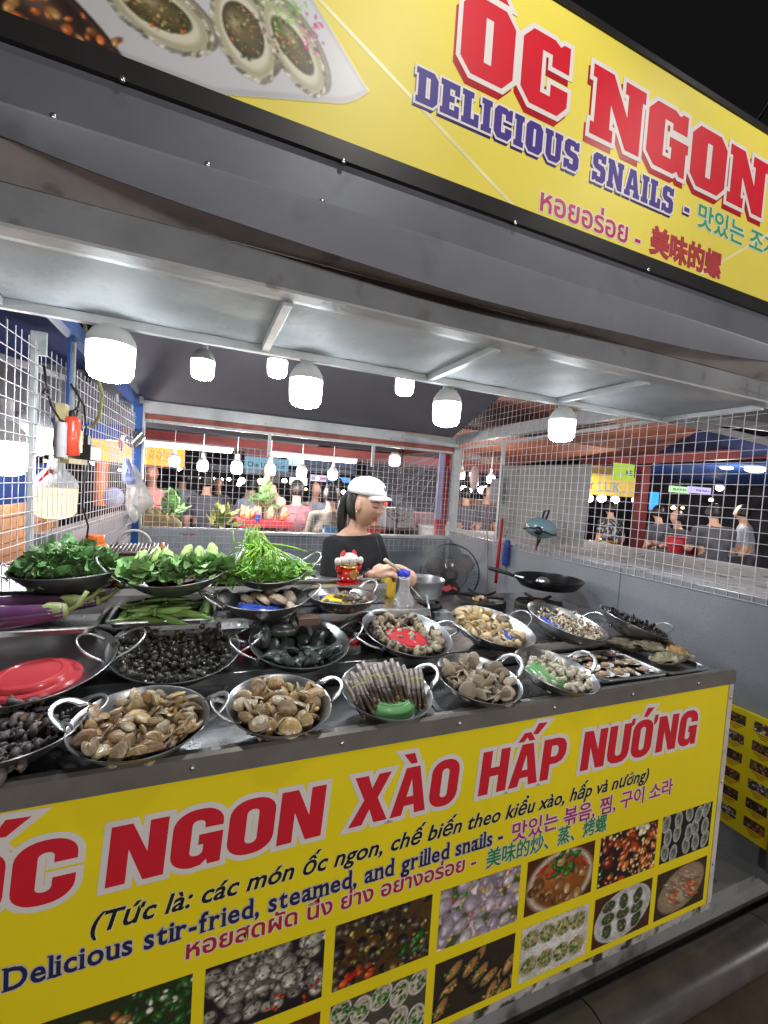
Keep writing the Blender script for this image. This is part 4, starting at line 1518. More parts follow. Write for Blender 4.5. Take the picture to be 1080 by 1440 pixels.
CK = mat('cockle shell', (0.46, 0.40, 0.28), 0.36, 0, 0.2, 50, 0.2, 200, col2=(0.30, 0.26, 0.18), objvar=0.30, spots=((0.07, 0.05, 0.035), 34, 0.50, 0.07))
DC = mat('dark clam shell', (0.11, 0.085, 0.06), 0.30, 0, 0.3, 50, 0.2, 200, objvar=0.3, spots=((0.42, 0.36, 0.28), 30, 0.60, 0.08))
MU = mat('mussel shell', (0.022, 0.028, 0.026), 0.28, 0, 0.4, 30, 0.2, 120, col2=(0.055, 0.068, 0.062), objvar=0.4, spots=((0.03, 0.10, 0.06), 18, 0.60, 0.1), coat=0.25)
BG = mat('big clam shell', (0.34, 0.25, 0.16), 0.5, 0, 0.25, 30, 0.4, 120, col2=(0.18, 0.12, 0.08), objvar=0.15, wave=((0.45, 0.36, 0.26), 45, 1.5, 0.5, 'RINGS'))
BS = mat('black snail shell', (0.035, 0.033, 0.028), 0.25, 0, 0.4, 90, 0.2, 200, col2=(0.075, 0.07, 0.055), objvar=0.5, coat=0.3)
TS = mat('grey turret shell', (0.085, 0.075, 0.085), 0.5, 0, 0.3, 60, 0.3, 200, col2=(0.16, 0.14, 0.14), objvar=0.3)
BA = mat('mottled snail shell', (0.62, 0.54, 0.42), 0.38, 0, 0.15, 70, 0.1, 200, objvar=0.18, spots=((0.14, 0.07, 0.03), 120, 0.54, 0.05))
WS = mat('white snail shell', (0.62, 0.56, 0.46), 0.42, 0, 0.15, 50, 0.25, 150, objvar=0.15, spots=((0.34, 0.22, 0.14), 45, 0.58, 0.1))
LIP = mat('shell mouth', (0.30, 0.20, 0.13), 0.35, 0, 0.2, 60)
DLIP = mat('dark shell mouth', (0.02, 0.017, 0.015), 0.4)
GLS = mat('glossy dark snail', (0.02, 0.018, 0.018), 0.12, 0, 0.4, 60, coat=0.6, objvar=0.3)

# ---- first row
w = wok(8, 1024, 0.955, 92, 'leftmost steel bowl in front row, full of dark ribbed turret snails', 'ear', handles=(18, 200), name='serving_bowl')
pr_ = [proto('turret_snail', spiral_shell(0.0155, 0.100, 7, 0.56, 2.0, 1.15, nseg=10, ridge=0.04).mesh('turret_snail', [TS, LIP], 1.2))]
sn = heap(w, pr_, 0.025, 0.74, 0.035, 2, 10, 'turret_snail', 'long dark grey ribbed snail in the heap at front left', 'snail', 'dark turret snails heaped in the front left bowl', scale=(.85, 1.15))
for o in sn:
    q = Euler((random.gauss(0, .25), math.pi / 2 + random.gauss(0, .3), random.choice((0.5, 0.7, 0.9, 2.6, 3.6, -0.4)) + random.gauss(0, .35)))
    o.rotation_euler = q
EARB = 'steel bowls with flat ear handles in the front row'
w = wok(200, 1010, 0.958, 86, 'steel ear-handled bowl heaped with brown steamed clams, left of front row', 'ear', handles=(0, 165), tilt=(5, 0), up=0.6, name='serving_bowl', group=EARB)
BC2 = mat('olive striped clam shell', (0.52, 0.43, 0.28), 0.33, 0, 0.3, 45, 0.2, 250, col2=(0.32, 0.26, 0.17), objvar=0.30, coat=0.15, wave=((0.26, 0.15, 0.07), 70, 1.5, 0.55, 'RINGS'))
pc = [clam_mesh('brown_clam', .0255 * k_, .0160 * k_, .0072 * k_, o_, [m_, BCI], MEAT) for o_, m_, k_ in ((0, BC, 1), (0, BC2, .9), (8, BC, 1.08), (26, BC2, 1), (60, BC, .95), (95, BC2, 1))]
heap(w, pc, 0.022, 0.86, 0.045, 3, 34, 'brown_clam', 'brown oval clam heaped in the left ear-handled bowl', 'clam', 'brown clams in the left front bowl', weights=(4, 3, 3, 3, 3, 2), lay=0.014)
w = wok(392, 986, 0.958, 70, 'steel ear-handled bowl of open orange-brown clams, behind the NGON heading', 'ear', handles=(12, 190), up=0.6, tilt=(8, 2), name='serving_bowl', group=EARB)
pc2 = [clam_mesh('open_clam', .024, .020, .0082, o_, [m_, BCI], MEAT) for o_, m_ in ((0, BC), (30, BC2), (60, BC), (85, BC2), (115, BC))]
heap(w, pc2, 0.027, 0.9, 0.05, 3, 42, 'open_clam', 'opened orange-brown clam heaped in the second ear-handled bowl', 'clam', 'opened clams in the second front bowl', weights=(3, 2, 3, 3, 2), lay=0.015)
w = wok(541, 966, 0.950, 63, 'steel ear-handled bowl of bundled razor clams on a green dish', 'ear', handles=(12,), up=0.75, tilt=(11, 2), name='serving_bowl', group=EARB)
wr = w
plate(w, w['R'] * .70, 0.010, (0.16, 0.42, 0.16), 'green_dish', 'green plastic dish under the razor clams', off=(0.02, -0.25))
RZ = mat('razor clam shell', (0.60, 0.56, 0.55), 0.3, 0.1, 0.3, 40, 0.3, 120, col2=(0.20, 0.15, 0.13), objvar=0.25, wave=((0.10, 0.07, 0.05), 22, 3.0, 0.6, 'BANDS'))
RZT = mat('razor clam foot', (0.30, 0.20, 0.09), 0.4, 0, 0.3, 60, col2=(0.08, 0.05, 0.03), objvar=0.3)
RZD = mat('razor clam dark end', (0.055, 0.035, 0.025), 0.4, 0, 0.3, 60)
mb = MB().tube([(0, 0, 0), (0.003, 0, 0.018), (0.003, 0, 0.042), (0.002, 0, 0.066)], [0.0062, 0.0074, 0.0074, 0.0066], 9)
rz_p = bpy.data.objects.new('razor_clam', mb.mesh('razor_clam', RZ, 3))
COL.objects.link(rz_p)
mb = MB().tube([(0, 0, -0.040), (0, 0, -0.018), (0, 0, 0.001)], [0.0050, 0.0072, 0.0068], 9)
k1 = put('dark_end', mb.mesh('dark_end', RZD, 3), rz_p)
mb = MB().ball((0, 0, -0.042), (0.0044, 0.0044, 0.010), 8, 6)
k2 = put('foot', mb.mesh('foot', RZT, 3), rz_p)
PROTO += [rz_p, k1, k2]
Mw = tmat(w)
bands = []
for bi, (bx, byy, nn, yaw_) in enumerate([(-0.080, 0.028, 8, .38), (-0.045, 0.045, 10, .25), (-0.006, 0.042, 8, .12), (0.030, 0.045, 10, -.02), (0.068, 0.030, 8, -.22)]):
    cpos = []
    for i in range(nn):
        row, colu = i // 4, i % 4
        lx = bx + (colu - 1.5) * 0.0145 + (0.007 if row % 2 else 0)
        ly, lz = byy - 0.060 + row * 0.004, 0.052 + row * 0.0135 + 0.012 * (1 - abs(bx) * 9)
        o = rz_p.copy()
        COL.objects.link(o)
        for ch in (k1, k2):
            q_ = ch.copy()
            COL.objects.link(q_)
            q_.parent = o
        o.location = Mw @ Vector((lx, ly, lz))
        o.rotation_euler = (-math.radians(50 + random.gauss(0, 3)), random.gauss(0, .05), yaw_ + random.gauss(0, .04))
        o.scale = (1, 1, 0.92 + rnd() * .22)
        tag(o, 'long silvery razor clam with dark end in the bundles over the green dish', 'razor clam', 'bundled razor clams')
        cpos.append(o.location + (Euler(o.rotation_euler).to_matrix() @ Vector((0, 0, 0.035))))
    cc = sum(cpos, Vector()) / len(cpos)
    ax = Euler((-math.radians(50), 0, yaw_)).to_matrix()
    rb = MB().tube([cc + ax @ Vector((0.031 * math.cos(a), (0.013 + 0.006 * (nn // 4 - 1)) * math.sin(a), 0)) for a in [k * math.pi / 12 for k in range(24)]], 0.0012, 6, close=True)
    o = put('rubber_band', rb.mesh('rubber_band', mat('yellow rubber', (0.62, 0.55, 0.06), 0.5), 3))
    tag(o, 'yellow rubber band holding a bundle of razor clams together', 'rubber band', 'rubber bands round the razor clams')
w = wok(669, 950, 0.952, 59, 'steel ear-handled bowl heaped with flat pale round clams', 'ear', handles=(12,), up=0.85, tilt=(10, 3), name='serving_bowl', group=EARB)
pc3 = [clam_mesh('pale_clam', .0255, .022, .0062, o_, [WC, BCI], MEAT, rid=0.0003, skew=.15, nrid=44) for o_ in (0, 0, 12, 45, 75)]
heap(w, pc3, 0.028, 0.86, 0.045, 3, 40, 'pale_clam', 'flat round pale beige clam in the heaped bowl beside razor clams', 'clam', 'pale round clams in the fourth front bowl', weights=(4, 4, 2, 2, 1), lay=0.015)
w = wok(776, 939, 0.952, 56, 'steel ear-handled bowl of white snails on a green dish beside the scallop tray', 'ear', handles=(10,), up=0.85, tilt=(10, 6), name='serving_bowl', group=EARB)
plate(w, w['R'] * .66, 0.012, (0.14, 0.48, 0.20), 'green_dish', 'light green dish under the white snails', off=(-0.22, -0.02))
pw = [proto('white_snail', spiral_shell(0.0165, 0.030, 3.2, 0.60, 1.9, 1.2, nseg=12, ridge=0.08).mesh('white_snail', [WS, LIP], 1.3)),
      proto('white_snail', spiral_shell(0.0175, 0.024, 2.8, 0.62, 1.7, 1.0, nseg=12, ridge=0.05).mesh('white_snail', [WS, LIP], 1.3))]
heap(w, pw, 0.0235, 0.82, 0.034, 3, 80, 'white_snail', 'thick white whorled snail in the bowl next to the scallops', 'snail', 'white snails in the fifth front bowl', off=(0.16, -0.02), lay=.015, z0=.42)


def tray(name, label, c, l, w, yaw, depth=0.022, mat_=STEEL, cat='tray'):
    t = thing(name, label, cat, c, yaw)
    m = MB()

    def ring(dx, dy, z, rr, n=5):
        pts = []
        for sx, sy, a0 in ((1, 1, 0), (-1, 1, 90), (-1, -1, 180), (1, -1, 270)):
            for i in range(n):
                a = math.radians(a0 + 90 * i / (n - 1))
                pts.append((sx * (dx - rr) + rr * math.cos(a), sy * (dy - rr) + rr * math.sin(a), z))
        return pts
    rings = [ring(l / 2 - 0.012, w / 2 - 0.012, 0.002, 0.02), ring(l / 2 - 0.006, w / 2 - 0.006, depth, 0.024), ring(l / 2 - 0.004, w / 2 - 0.004, depth + 0.002, 0.026),
             ring(l / 2 + 0.006, w / 2 + 0.006, depth + 0.001, 0.03), ring(l / 2 + 0.007, w / 2 + 0.007, depth - 0.003, 0.03), ring(l / 2 - 0.004, w / 2 - 0.004, depth - 0.004, 0.026), ring(l / 2 - 0.010, w / 2 - 0.010, 0.0, 0.02)]
    vs = [p for r in rings for p in r]
    n = len(rings[0])
    fs = [(k * n + i, k * n + (i + 1) % n, (k + 1) * n + (i + 1) % n, (k + 1) * n + i) for k in range(len(rings) - 1) for i in range(n)]
    fs = [f[::-1] for f in fs]
    fs.append(tuple(range(n)))
    fs.append(tuple(range(7 * n - 1, 6 * n - 1, -1)))
    m.add(vs, fs)
    part('pan', m, mat_, t, 0.5, world=False)
    return t


# scallop tray and oyster tray at the right end
A, B, C_, D = P(797, 908, z=.90), P(880, 903, z=.90), P(928, 952, z=.90), P(846, 968, z=.90)
cen = (A + B + C_ + D) / 4
t = tray('scallop_tray', 'shiny steel tray of opened scallops near the right end of counter', (1.455, 1.175, 0.877), 0.30, 0.235, -0.03)
SCO = mat('scallop shell', (0.60, 0.50, 0.46), 0.4, 0, 0.2, 60, 0.1, 200, objvar=0.12)
SCI = mat('scallop shell inside', (0.72, 0.68, 0.66), 0.25, 0, 0.08, 40, coat=0.3)
SCM = mat('scallop meat', (0.66, 0.46, 0.28), 0.3, 0, 0.2, 90, 0.4, 200, col2=(0.60, 0.30, 0.14), sub=0.1)
SCG = mat('scallop frill', (0.50, 0.42, 0.34), 0.35, 0, 0.3, 90, col2=(0.16, 0.10, 0.07))


def scallop_proto():
    mb = MB()
    R_ = 0.034
    nt, nr = 44, 5
    for s, mm in ((0, 0), (1, 1)):
        vs = [(0, -R_ * .95, 0.006 + s * .001)]
        for i in range(1, nr + 1):
            for j in range(nt + 1):
                a = math.radians(-52 + 284 * j / nt)
                rr = i / nr
                ox, oy = R_ * math.cos(a), R_ * math.sin(a)
                x = ox * rr
                y = -R_ * .95 + (oy + R_ * .95) * rr
                z = 0.009 * rr ** 2 + 0.0007 * rr * (1 if j % 2 else -1) + s * 0.0012
                vs.append((x, y, z))
        fs = []
        for j in range(nt):
            fs.append((0, 1 + j, 2 + j))
            for i in range(nr - 1):
                a = 1 + i * (nt + 1) + j
                fs.append((a, a + nt + 1, a + nt + 2, a + 1))
        if not s:
            fs = [f[::-1] for f in fs]
        mb.add(vs, fs, mm)
    p = proto('scallop', mb.mesh('scallop', [SCO, SCI], 0.6))
    b2 = MB().lathe([(0, 0.018), (0.009, 0.0175), (0.0115, 0.014), (0.0118, 0.008), (0.0, 0.006)], 16, c=(0, -0.003, 0))
    b3 = MB()
    for i in range(16):
        a = i / 16 * 6.28
        b3.ball((0.0165 * math.cos(a), 0.016 * math.sin(a) - 0.003, 0.009), (0.0045, 0.0045, 0.003), 6, 4)
    for n, b_, mm in (('scallop_meat', b2, SCM), ('frill', b3, SCG)):
        k = put(n, b_.mesh(n, mm, 3), p)
        PROTO.append(k)
    return p


sp = scallop_proto()
pts = []
for r in range(3):
    for c_ in range(4):
        pts.append((-0.100 + c_ * 0.066 + (0.018 if r == 1 else 0) + random.gauss(0, .003), 0.075 - r * 0.068 + random.gauss(0, .003)))
for i, (x, y) in enumerate(pts):
    k = copy_tree(sp)
    k.name = 'scallop'
    k.location = t.location + Vector((x, y, 0.006 + (0.004 if i % 3 == 0 else 0)))
    k.rotation_euler = (random.gauss(0, .10) + 0.1, random.gauss(0, .12), random.gauss(math.pi * .9, .5))
    s_ = .9 + rnd() * .25
    k.scale = (s_, s_, s_)
    tag(k, 'opened scallop with orange meat on the steel tray', 'scallop', 'opened scallops laid out on the tray')
t2 = tray('oyster_tray', 'steel tray of big rough oysters at the counter right end', (1.745, 1.195, 0.877), 0.225, 0.27, -0.02, 0.014)
OY = mat('rough oyster shell', (0.36, 0.31, 0.20), 0.6, 0, 0.4, 22, 0.9, 90, col2=(0.11, 0.105, 0.07), objvar=0.2, spots=((0.50, 0.46, 0.36), 16, 0.56, 0.07))
OY2 = mat('amber oyster shell', (0.42, 0.26, 0.09), 0.5, 0, 0.4, 24, 0.9, 90, col2=(0.16, 0.10, 0.05), objvar=0.15, spots=((0.42, 0.38, 0.26), 18, 0.56, 0.07))


def oyster(seed, L, Wd, m_):
    r_ = random.Random(seed)
    ph = [r_.random() * 6 for _ in range(6)]

    def f(u, v, s):
        a = 2 * math.pi * v
        rad = 1 + .10 * math.sin(3 * a + ph[0]) + .07 * math.sin(5 * a + ph[1]) + .04 * math.sin(11 * a + ph[2])
        x, y = math.cos(a) * L * rad * u, math.sin(a) * Wd * rad * u * (1 - .25 * math.cos(a))
        z = 0.027 * (1 - u ** 2.2) + 0.0035 * math.sin(u * 17 + 2 * math.sin(3 * a + ph[3])) * (0.3 + u) + .002 * math.sin(8 * a + ph[4]) * u
        return (x, y, z if s else -z * .7)
    mb = MB()
    mb.grid(lambda u, v: f(u, v, 1), 16, 40)
    mb.grid(lambda u, v: f(1 - u, v, 0), 6, 40)
    return mb.mesh('oyster', m_, 1.0)


for i, (x, y, z, yaw, L, Wd, m_, lab) in enumerate([
        (-0.070, 0.085, 0.036, -0.75, .068, .034, OY, 'pale green crusty oyster at the back left of the tray'),
        (0.040, 0.060, 0.060, -0.68, .072, .032, OY2, 'amber brown oyster lying on top of the pile'),
        (-0.030, 0.000, 0.050, -0.5, .066, .036, OY, 'dark crusty oyster in the middle of the pile'),
        (-0.045, -0.075, 0.034, -0.45, .064, .034, OY, 'mossy green oyster at the tray front edge'),
        (0.035, -0.055, 0.048, 0.25, .052, .036, OY2, 'brown mottled oyster at front right of tray'),
        (0.075, -0.01, 0.035, -0.9, .070, .038, OY2, 'rusty oyster along the right rim of the tray'),
        (-0.01, 0.08, 0.022, -0.3, .06, .03, OY, 'oyster under the pile at the tray back')]):
    o = put('oyster', oyster(i, L * 1.1, Wd * 1.15, m_), None, loc=t2.location + Vector((x, y, z + .004)), rot=(random.gauss(0, .15) - .1, random.gauss(0, .15), yaw))
    tag(o, lab, 'oyster', 'big rough oysters')

# ---- second row
w = wok(52, 928, 1.005, 98, 'large empty wok with a red plastic lid in it, front left', 'loop', H=0.062, handles=(15, 195), tilt=(10, -3), up=.3)
m = MB()
rr = w['R'] * 0.60
m.lathe([(rr, 0.0), (rr * .99, 0.006), (rr * .93, 0.012), (rr * .80, 0.013), (rr * .76, 0.020), (rr * .72, 0.024), (rr * .66, 0.024), (rr * .60, 0.026), (rr * .56, 0.0235), (0, 0.0235)], 48)
o = put('red_plate', m.mesh('red_plate', mat('glossy red plastic', (0.62, 0.06, 0.075), 0.25, 0, 0.05, 6, coat=0.2), 0.5))
o.location = tmat(w) @ Vector((0.0, -0.022, bowl_z(rr, w['R'], w['H']) + 0.003))
o.rotation_euler = (w.rotation_euler.x - .08, w.rotation_euler.y, 0)
tag(o, 'round red plastic lid lying in the empty wok', 'plate')
w = wok(247, 905, 1.005, 83, 'wok full of tiny black snails in the second row', 'loop', handles=(8, 178), up=.45, tilt=(12, 2))
pb = [proto('black_snail', spiral_shell(0.0128, 0.016, 2.6, 0.62, 1.8, 1.0, nseg=9, nring=7).mesh('black_snail', [BS, DLIP], 1.4)),
      proto('black_snail', spiral_shell(0.0120, 0.018, 2.8, 0.60, 1.8, 1.1, nseg=9, nring=7).mesh('black_snail', [BS, DLIP], 1.4))]
w['R0'] = w['R']
heap(w, pb, 0.0190, 0.90, 0.030, 2, 90, 'black_snail', 'tiny round black snail in the full wok', 'snail', 'tiny black snails filling the wok', lay=.012, z0=.42, lim=150)
w = wok(421, 898, 1.005, 67, 'wok of large dark green mussels in the second row', 'loop', handles=(10, 188), up=.45, tilt=(11, 0))
pm = []
for o_ in (0, 0, 8):
    mb = MB()
    half_shell(mb, .0235, .046, .0145, Matrix.Identity(4), skew=.38, mo=0, mi=0, rid=.0003)
    half_shell(mb, .0235, .046, .0145, Matrix.Diagonal((1, 1, -1, 1)), skew=.38, mo=0, mi=0, rid=.0003)
    pm.append(proto('mussel', mb.mesh('mussel', MU, 1.2)))
heap(w, pm, 0.039, 0.92, 0.020, 2, 20, 'mussel', 'large dark green-black mussel in the wok', 'mussel', 'green mussels in the second row wok', lay=.018)
w = wok(568, 885, 1.005, 63, 'wok of brown and cream cockles over a red dish, in front of the bottle', 'loop', handles=(200, 10), up=.2, tilt=(12, 5), H=.07)
plate(w, w['R'] * .6, 0.012, (0.55, 0.03, 0.04), 'red_dish', 'red dish under the cockles', off=(0.0, -0.12))
pk = [clam_mesh('cockle', .021, .0195, .0125, o_, [CK, BCI], None, rid=.0005, skew=.2) for o_ in (0, 0, 10)]
ck = heap(w, pk, 0.029, 0.84, 0.020, 2, 60, 'cockle', 'brown and cream patched cockle in the wok before the bottle', 'cockle', 'cockles over the red dish', lay=.014, off=(.02, .02))
w = wok(688, 877, 1.005, 58, 'wok of open cream clams with a blue dish, beside the black stove', 'loop', handles=(18, 200), up=.45, tilt=(11, 5))
plate(w, w['R'] * .6, 0.012, (0.03, 0.08, 0.42), 'blue_dish', 'dark blue dish under the cream clams', off=(0.15, -0.2))
pc4 = [clam_mesh('cream_clam', .024, .018, .0085, o_, [YC, SCI], MEAT if o_ > 80 else None) for o_ in (0, 0, 35, 70, 100)]
heap(w, pc4, 0.024, 0.80, 0.042, 3, 50, 'cream_clam', 'yellowish cream clam heaped in the wok beside the stove', 'clam', 'cream clams in the wok near the stove', weights=(4, 3, 3, 2, 2), lay=.014, off=(-.05, .06))
w = wok(790, 870, 1.005, 54, 'wok of small mottled snails with a blue dish, below the frying pan', 'loop', handles=(8,), up=.5, tilt=(11, 8))
plate(w, w['R'] * .6, 0.010, (0.10, 0.22, 0.62), 'blue_dish', 'light blue dish under the mottled snails', off=(-0.30, 0.05))
pa = [proto('mottled_snail', spiral_shell(0.0115, 0.026, 3.6, 0.60, 2.0, 1.25, nseg=10, nring=8).mesh('mottled_snail', [BA, LIP], 1.4))]
heap(w, pa, 0.0180, 0.82, 0.036, 3, 75, 'mottled_snail', 'small cream snail with brown spots in the wok below the frying pan', 'snail', 'mottled snails in the wok', off=(.12, -.03), lay=.013, z0=.45)
w = wok(884, 872, 1.005, 46, 'tilted wok of glossy black snails against the right wall', 'loop', handles=(-5,), up=.6, tilt=(10, 14))
heap(w, [proto('glossy_snail', spiral_shell(0.013, 0.036, 3.4, 0.60, 2.0, 1.3, nseg=10, nring=8).mesh('glossy_snail', [GLS, GLS], 1.4))], 0.019, 0.84, 0.036, 3, 70,
     'glossy_snail', 'glossy black snail in the tilted wok by the wall', 'snail', 'glossy black snails by the right wall', off=(.06, 0), z0=.55)

# ---- third row
w = wok(370, 838, 1.105, 59, 'wok with a few big brown clams on a blue dish', 'loop', handles=(8, 185), up=.5, tilt=(4, 0))
plate(w, w['R'] * .62, 0.006, (0.12, 0.27, 0.72), 'blue_dish', 'blue dish under the big brown clams', off=(-0.12, -0.1))
Mw = tmat(w)
BIGL = ['big brown clam lying on the blue dish, leftmost', 'big brown clam behind the leftmost one', 'big open-lipped brown clam in the middle', 'widest brown clam on the right, striped with growth rings',
        'pale clam standing behind the others', 'pale clam at the right of the wok', 'small pale clam at front right']
for i, (x, y, z, s, rot) in enumerate([(-.045, .02, .052, 1.0, (.3, .5, .4)), (-.015, .05, .055, .95, (.2, .4, 1.2)), (.0, .0, .055, 1.1, (.4, -.2, 1.9)), (.05, -.01, .058, 1.35, (.5, .1, 1.7)),
                                       (.035, .06, .055, .8, (1.1, .2, .3)), (.095, .02, .055, 1.0, (.5, -.6, 1.2)), (.088, -.035, .045, .75, (.3, -.3, 1.4))]):
    o = clam_mesh('big_clam', .036 * s, .028 * s, .017 * s, 0 if i != 2 else 10, [BG if i < 4 else WC, BCI], None, rid=.0007)
    PROTO.remove(o)
    o.location = Mw @ Vector((x, y, z))
    o.rotation_euler = rot
    tag(o, BIGL[i], 'clam', 'big clams on the blue dish')
w = wok(482, 838, 1.105, 46, 'small ear-handled bowl of dark clams over a yellow dish, before the cook', 'mix', handles=(25,), up=.9, name='serving_bowl', group=EARB)
plate(w, w['R'] * .66, 0.018, (0.74, 0.58, 0.05), 'yellow_dish', 'yellow dish under the dark clams', off=(-0.12, 0.05))
pd = [clam_mesh('dark_clam', .0215, .020, .0125, o_, [DC, BCI], None, rid=.0005) for o_ in (0, 0)]
Mw = tmat(w)
for i in range(26):
    a = -2.6 + i * 0.21 if i < 20 else rnd() * 6
    q = w['R'] * (0.60 + .12 * rnd()) if i < 20 else w['R'] * .3
    x, y = q * math.cos(a) * 1.0, q * math.sin(a)
    if i < 20 and 2.2 < (a % 6.283) < 3.6 and i % 2:
        continue
    if i >= 20:
        x += .02
        y += 0.0
    o = pd[0].copy()
    COL.objects.link(o)
    o.location = Mw @ Vector((x, y, bowl_z(q, w['R'], w['H']) + .016 + (0.032 if i >= 20 else 0)))
    o.rotation_euler = (random.gauss(0, .9), random.gauss(0, .9), rnd() * 6.28)
    tag(o, 'dark brown clam with pale patches in the bowl with yellow dish', 'clam', 'dark clams round the yellow dish')

# ---- vegetables
LEAFM = mat('dark green leaf', (0.075, 0.17, 0.055), 0.42, 0, 0.3, 25, 0.3, 60, col2=(0.13, 0.26, 0.09), objvar=0.30, coat=0.1)
LEAFL = mat('pale green leaf', (0.27, 0.44, 0.16), 0.5, 0, 0.3, 30, 0.4, 60, col2=(0.14, 0.29, 0.10), objvar=0.2)
STALK = mat('pale green stalk', (0.32, 0.50, 0.12), 0.5, 0, 0.2, 30, 0.4, 60, col2=(0.44, 0.60, 0.22), objvar=0.1)
STEM = mat('bright green stem', (0.34, 0.60, 0.07), 0.4, 0, 0.2, 20, col2=(0.18, 0.40, 0.04), objvar=0.2)
VEIN = mat('leaf vein', (0.20, 0.34, 0.12), 0.5)


def leaf_mesh(L, Wd, curl, fold, wavy, m_, seed, nm='leaf'):
    r_ = random.Random(seed)
    ph = r_.random() * 6

    def f(u, v):
        x = u * L - 0.25 * L
        s = (v - .5) * 2
        w = Wd * (math.sin(math.pi * min(1, u * .96 + .02) ** .75) ** .8)
        y = s * w
        z = curl * L * (u - u * u * 1.3) * -1.0 + curl * L * .0 + fold * abs(y) + wavy * math.sin(u * 13 + ph + s * 2) * abs(s) * Wd
        return (x, y, z)
    mb = MB().grid(f, 9, 6)
    mb.tube([(-0.6 * L, 0, curl * L * .1), (-.25 * L, 0, 0.0005)] + [(u * L - .25 * L, 0, f(u, .5)[2] + .0004) for u in (.3, .6, .95)], [.0022, .0018, .0012, .0008, .0003], 5, 1)
    return mb.mesh(nm, [m_, VEIN], 1.5)


LV = [leaf_mesh(.085, .036, c, f, w_, LEAFM, i) for i, (c, f, w_) in enumerate([(.5, .25, .12), (-.4, .1, .18), (.9, .4, .15), (.2, -.3, .25), (.7, -.1, .2)])]
w = wok(107, 797, 1.19, 73, 'wok heaped with dark leafy greens at the back left', 'loop', handles=(5, 182), up=.8, tilt=(2, -3))
gt = thing('leafy_greens', 'big mound of dark green leaves in the back left wok', 'leaf vegetables', w.location)
Rg = w['R']
for i in range(230):
    a, q = rnd() * 6.283, math.sqrt(rnd())
    x, y = q * math.cos(a) * Rg * .84, q * math.sin(a) * Rg * .62
    top = w['H'] * .92 + 0.072 * (1 - q ** 1.6) * (1.15 - .35 * math.cos(a) * q)
    z = top - rnd() * 0.03 * (1 - q * .7)
    o = put('leaf', LV[i % 5], gt)
    o.location = (x, y, z)
    dirn = math.atan2(y, x) + random.gauss(0, .9)
    o.rotation_euler = (random.gauss(0, .75), .15 + random.gauss(0, .6) + q * .35, dirn)
    s_ = .50 + rnd() * .42
    o.scale = (s_, s_, s_)
w = wok(250, 800, 1.19, 66, 'wok of mustard greens with pale stalks at the back', 'loop', handles=(12, 178), up=.9, tilt=(8, -4))
Rg = w['R']
LG = [leaf_mesh(.12, .050, c, f, w_, LEAFL, i + 9) for i, (c, f, w_) in enumerate([(.5, .15, .22), (.3, .05, .25), (.7, .2, .2)])]
plate(w, Rg * .5, .03, (0.5, 0.03, 0.03), 'red_dish', 'red dish under the mustard greens', off=(.05, -.3))
for i, x0 in enumerate((-.12, -.075, -.03, .018, .065, .105)):
    t = thing('mustard_green', ['leftmost', 'second from left', 'third from left', 'middle right', 'fifth', 'rightmost'][i] + ' bunch of mustard greens with pale stalk end up', 'leaf vegetables',
              w.location + Vector((x0 * 1.02, .02 + .02 * (i % 2), .078 + (.012 if i > 2 else 0))), random.gauss(0, .15), 'mustard greens in the wok')
    m = MB().tube([(0, .045, .022), (0, .030, .026), (0, .005, .018), (0, -.02, .004)], [.012, .020, .022, .014], 12)
    o = part('stalk', m, STALK, t, 3, world=False)
    o.scale = (.72 + .1 * (i % 3), 1.15, .72)
    o.location = (0, .004, .014 + .006 * (i % 2))
    o.rotation_euler = (.35 + .12 * (i % 3), .15 * (i % 2), .2 * (i % 3 - 1))
    for k in range(9):
        o = put('leaf', LG[k % 3], t)
        o.location = ((k % 3 - 1) * .016, random.gauss(-.030, .008), .014 - .005 * (k // 3))
        o.rotation_euler = (random.gauss(0, .5), .30 + random.gauss(0, .25), -math.pi / 2 + (k % 3 - 1) * .55 + random.gauss(0, .3))
        s_ = .75 + rnd() * .35
        o.scale = (s_, s_, s_)
w = wok(372, 793, 1.19, 56, 'wok heaped with bright green water spinach beside the steel tray', 'loop', handles=(5, 172), up=.7, tilt=(14, 0))
Rg = w['R']
t = thing('water_spinach', 'tall bright green heap of water spinach stems and narrow leaves', 'leaf vegetables', w.location + Vector((0, 0, .03)))
SPL = leaf_mesh(.060, .0135, .5, .2, .2, mat('spinach leaf', (0.20, 0.44, 0.08), 0.42, 0, 0.3, 30, col2=(0.30, 0.54, 0.12), objvar=0.2), 31)
for k in range(6):
    ctr_ = []
    bend = (rnd() - .5) * .05
    m = MB().tube([(0, 0, 0), (0.06, bend * .3, .004), (0.12, bend, 0.0), (.17, bend * 2.2, -.012)], [.0042, .0044, .0038, .0022], 6)
    ctr_.append(m.mesh('stem', STEM, 3))
    for i in range(22):
        o = put('stem', ctr_[0], t)
        sx = random.gauss(0, .035)
        # tips gather at the top back, leaves fan to the front
        o.location = (-.02 + sx * .7, .045 + random.gauss(0, .022), .115 + random.gauss(0, .020) - abs(sx) * .8)
        o.rotation_euler = (random.gauss(0, .6), .62 + random.gauss(0, .28), -math.pi / 2 + sx * 12 + random.gauss(0, .45))
        s_ = .75 + rnd() * .3
        o.scale = (s_, s_, s_)
for i in range(190):
    a = -math.pi / 2 + random.gauss(0, .85)
    q = (0.55 + .5 * rnd()) * Rg
    o = put('leaf', SPL, t)
    x, y = q * math.cos(a), q * math.sin(a)
    o.location = (x * 1.05, y * .75, .075 - .045 * q / Rg + random.gauss(0, .012))
    o.rotation_euler = (random.gauss(0, .6), .45 + random.gauss(0, .4), a + random.gauss(0, .7))
    s_ = .7 + rnd() * .7
    o.scale = (s_, s_, s_)
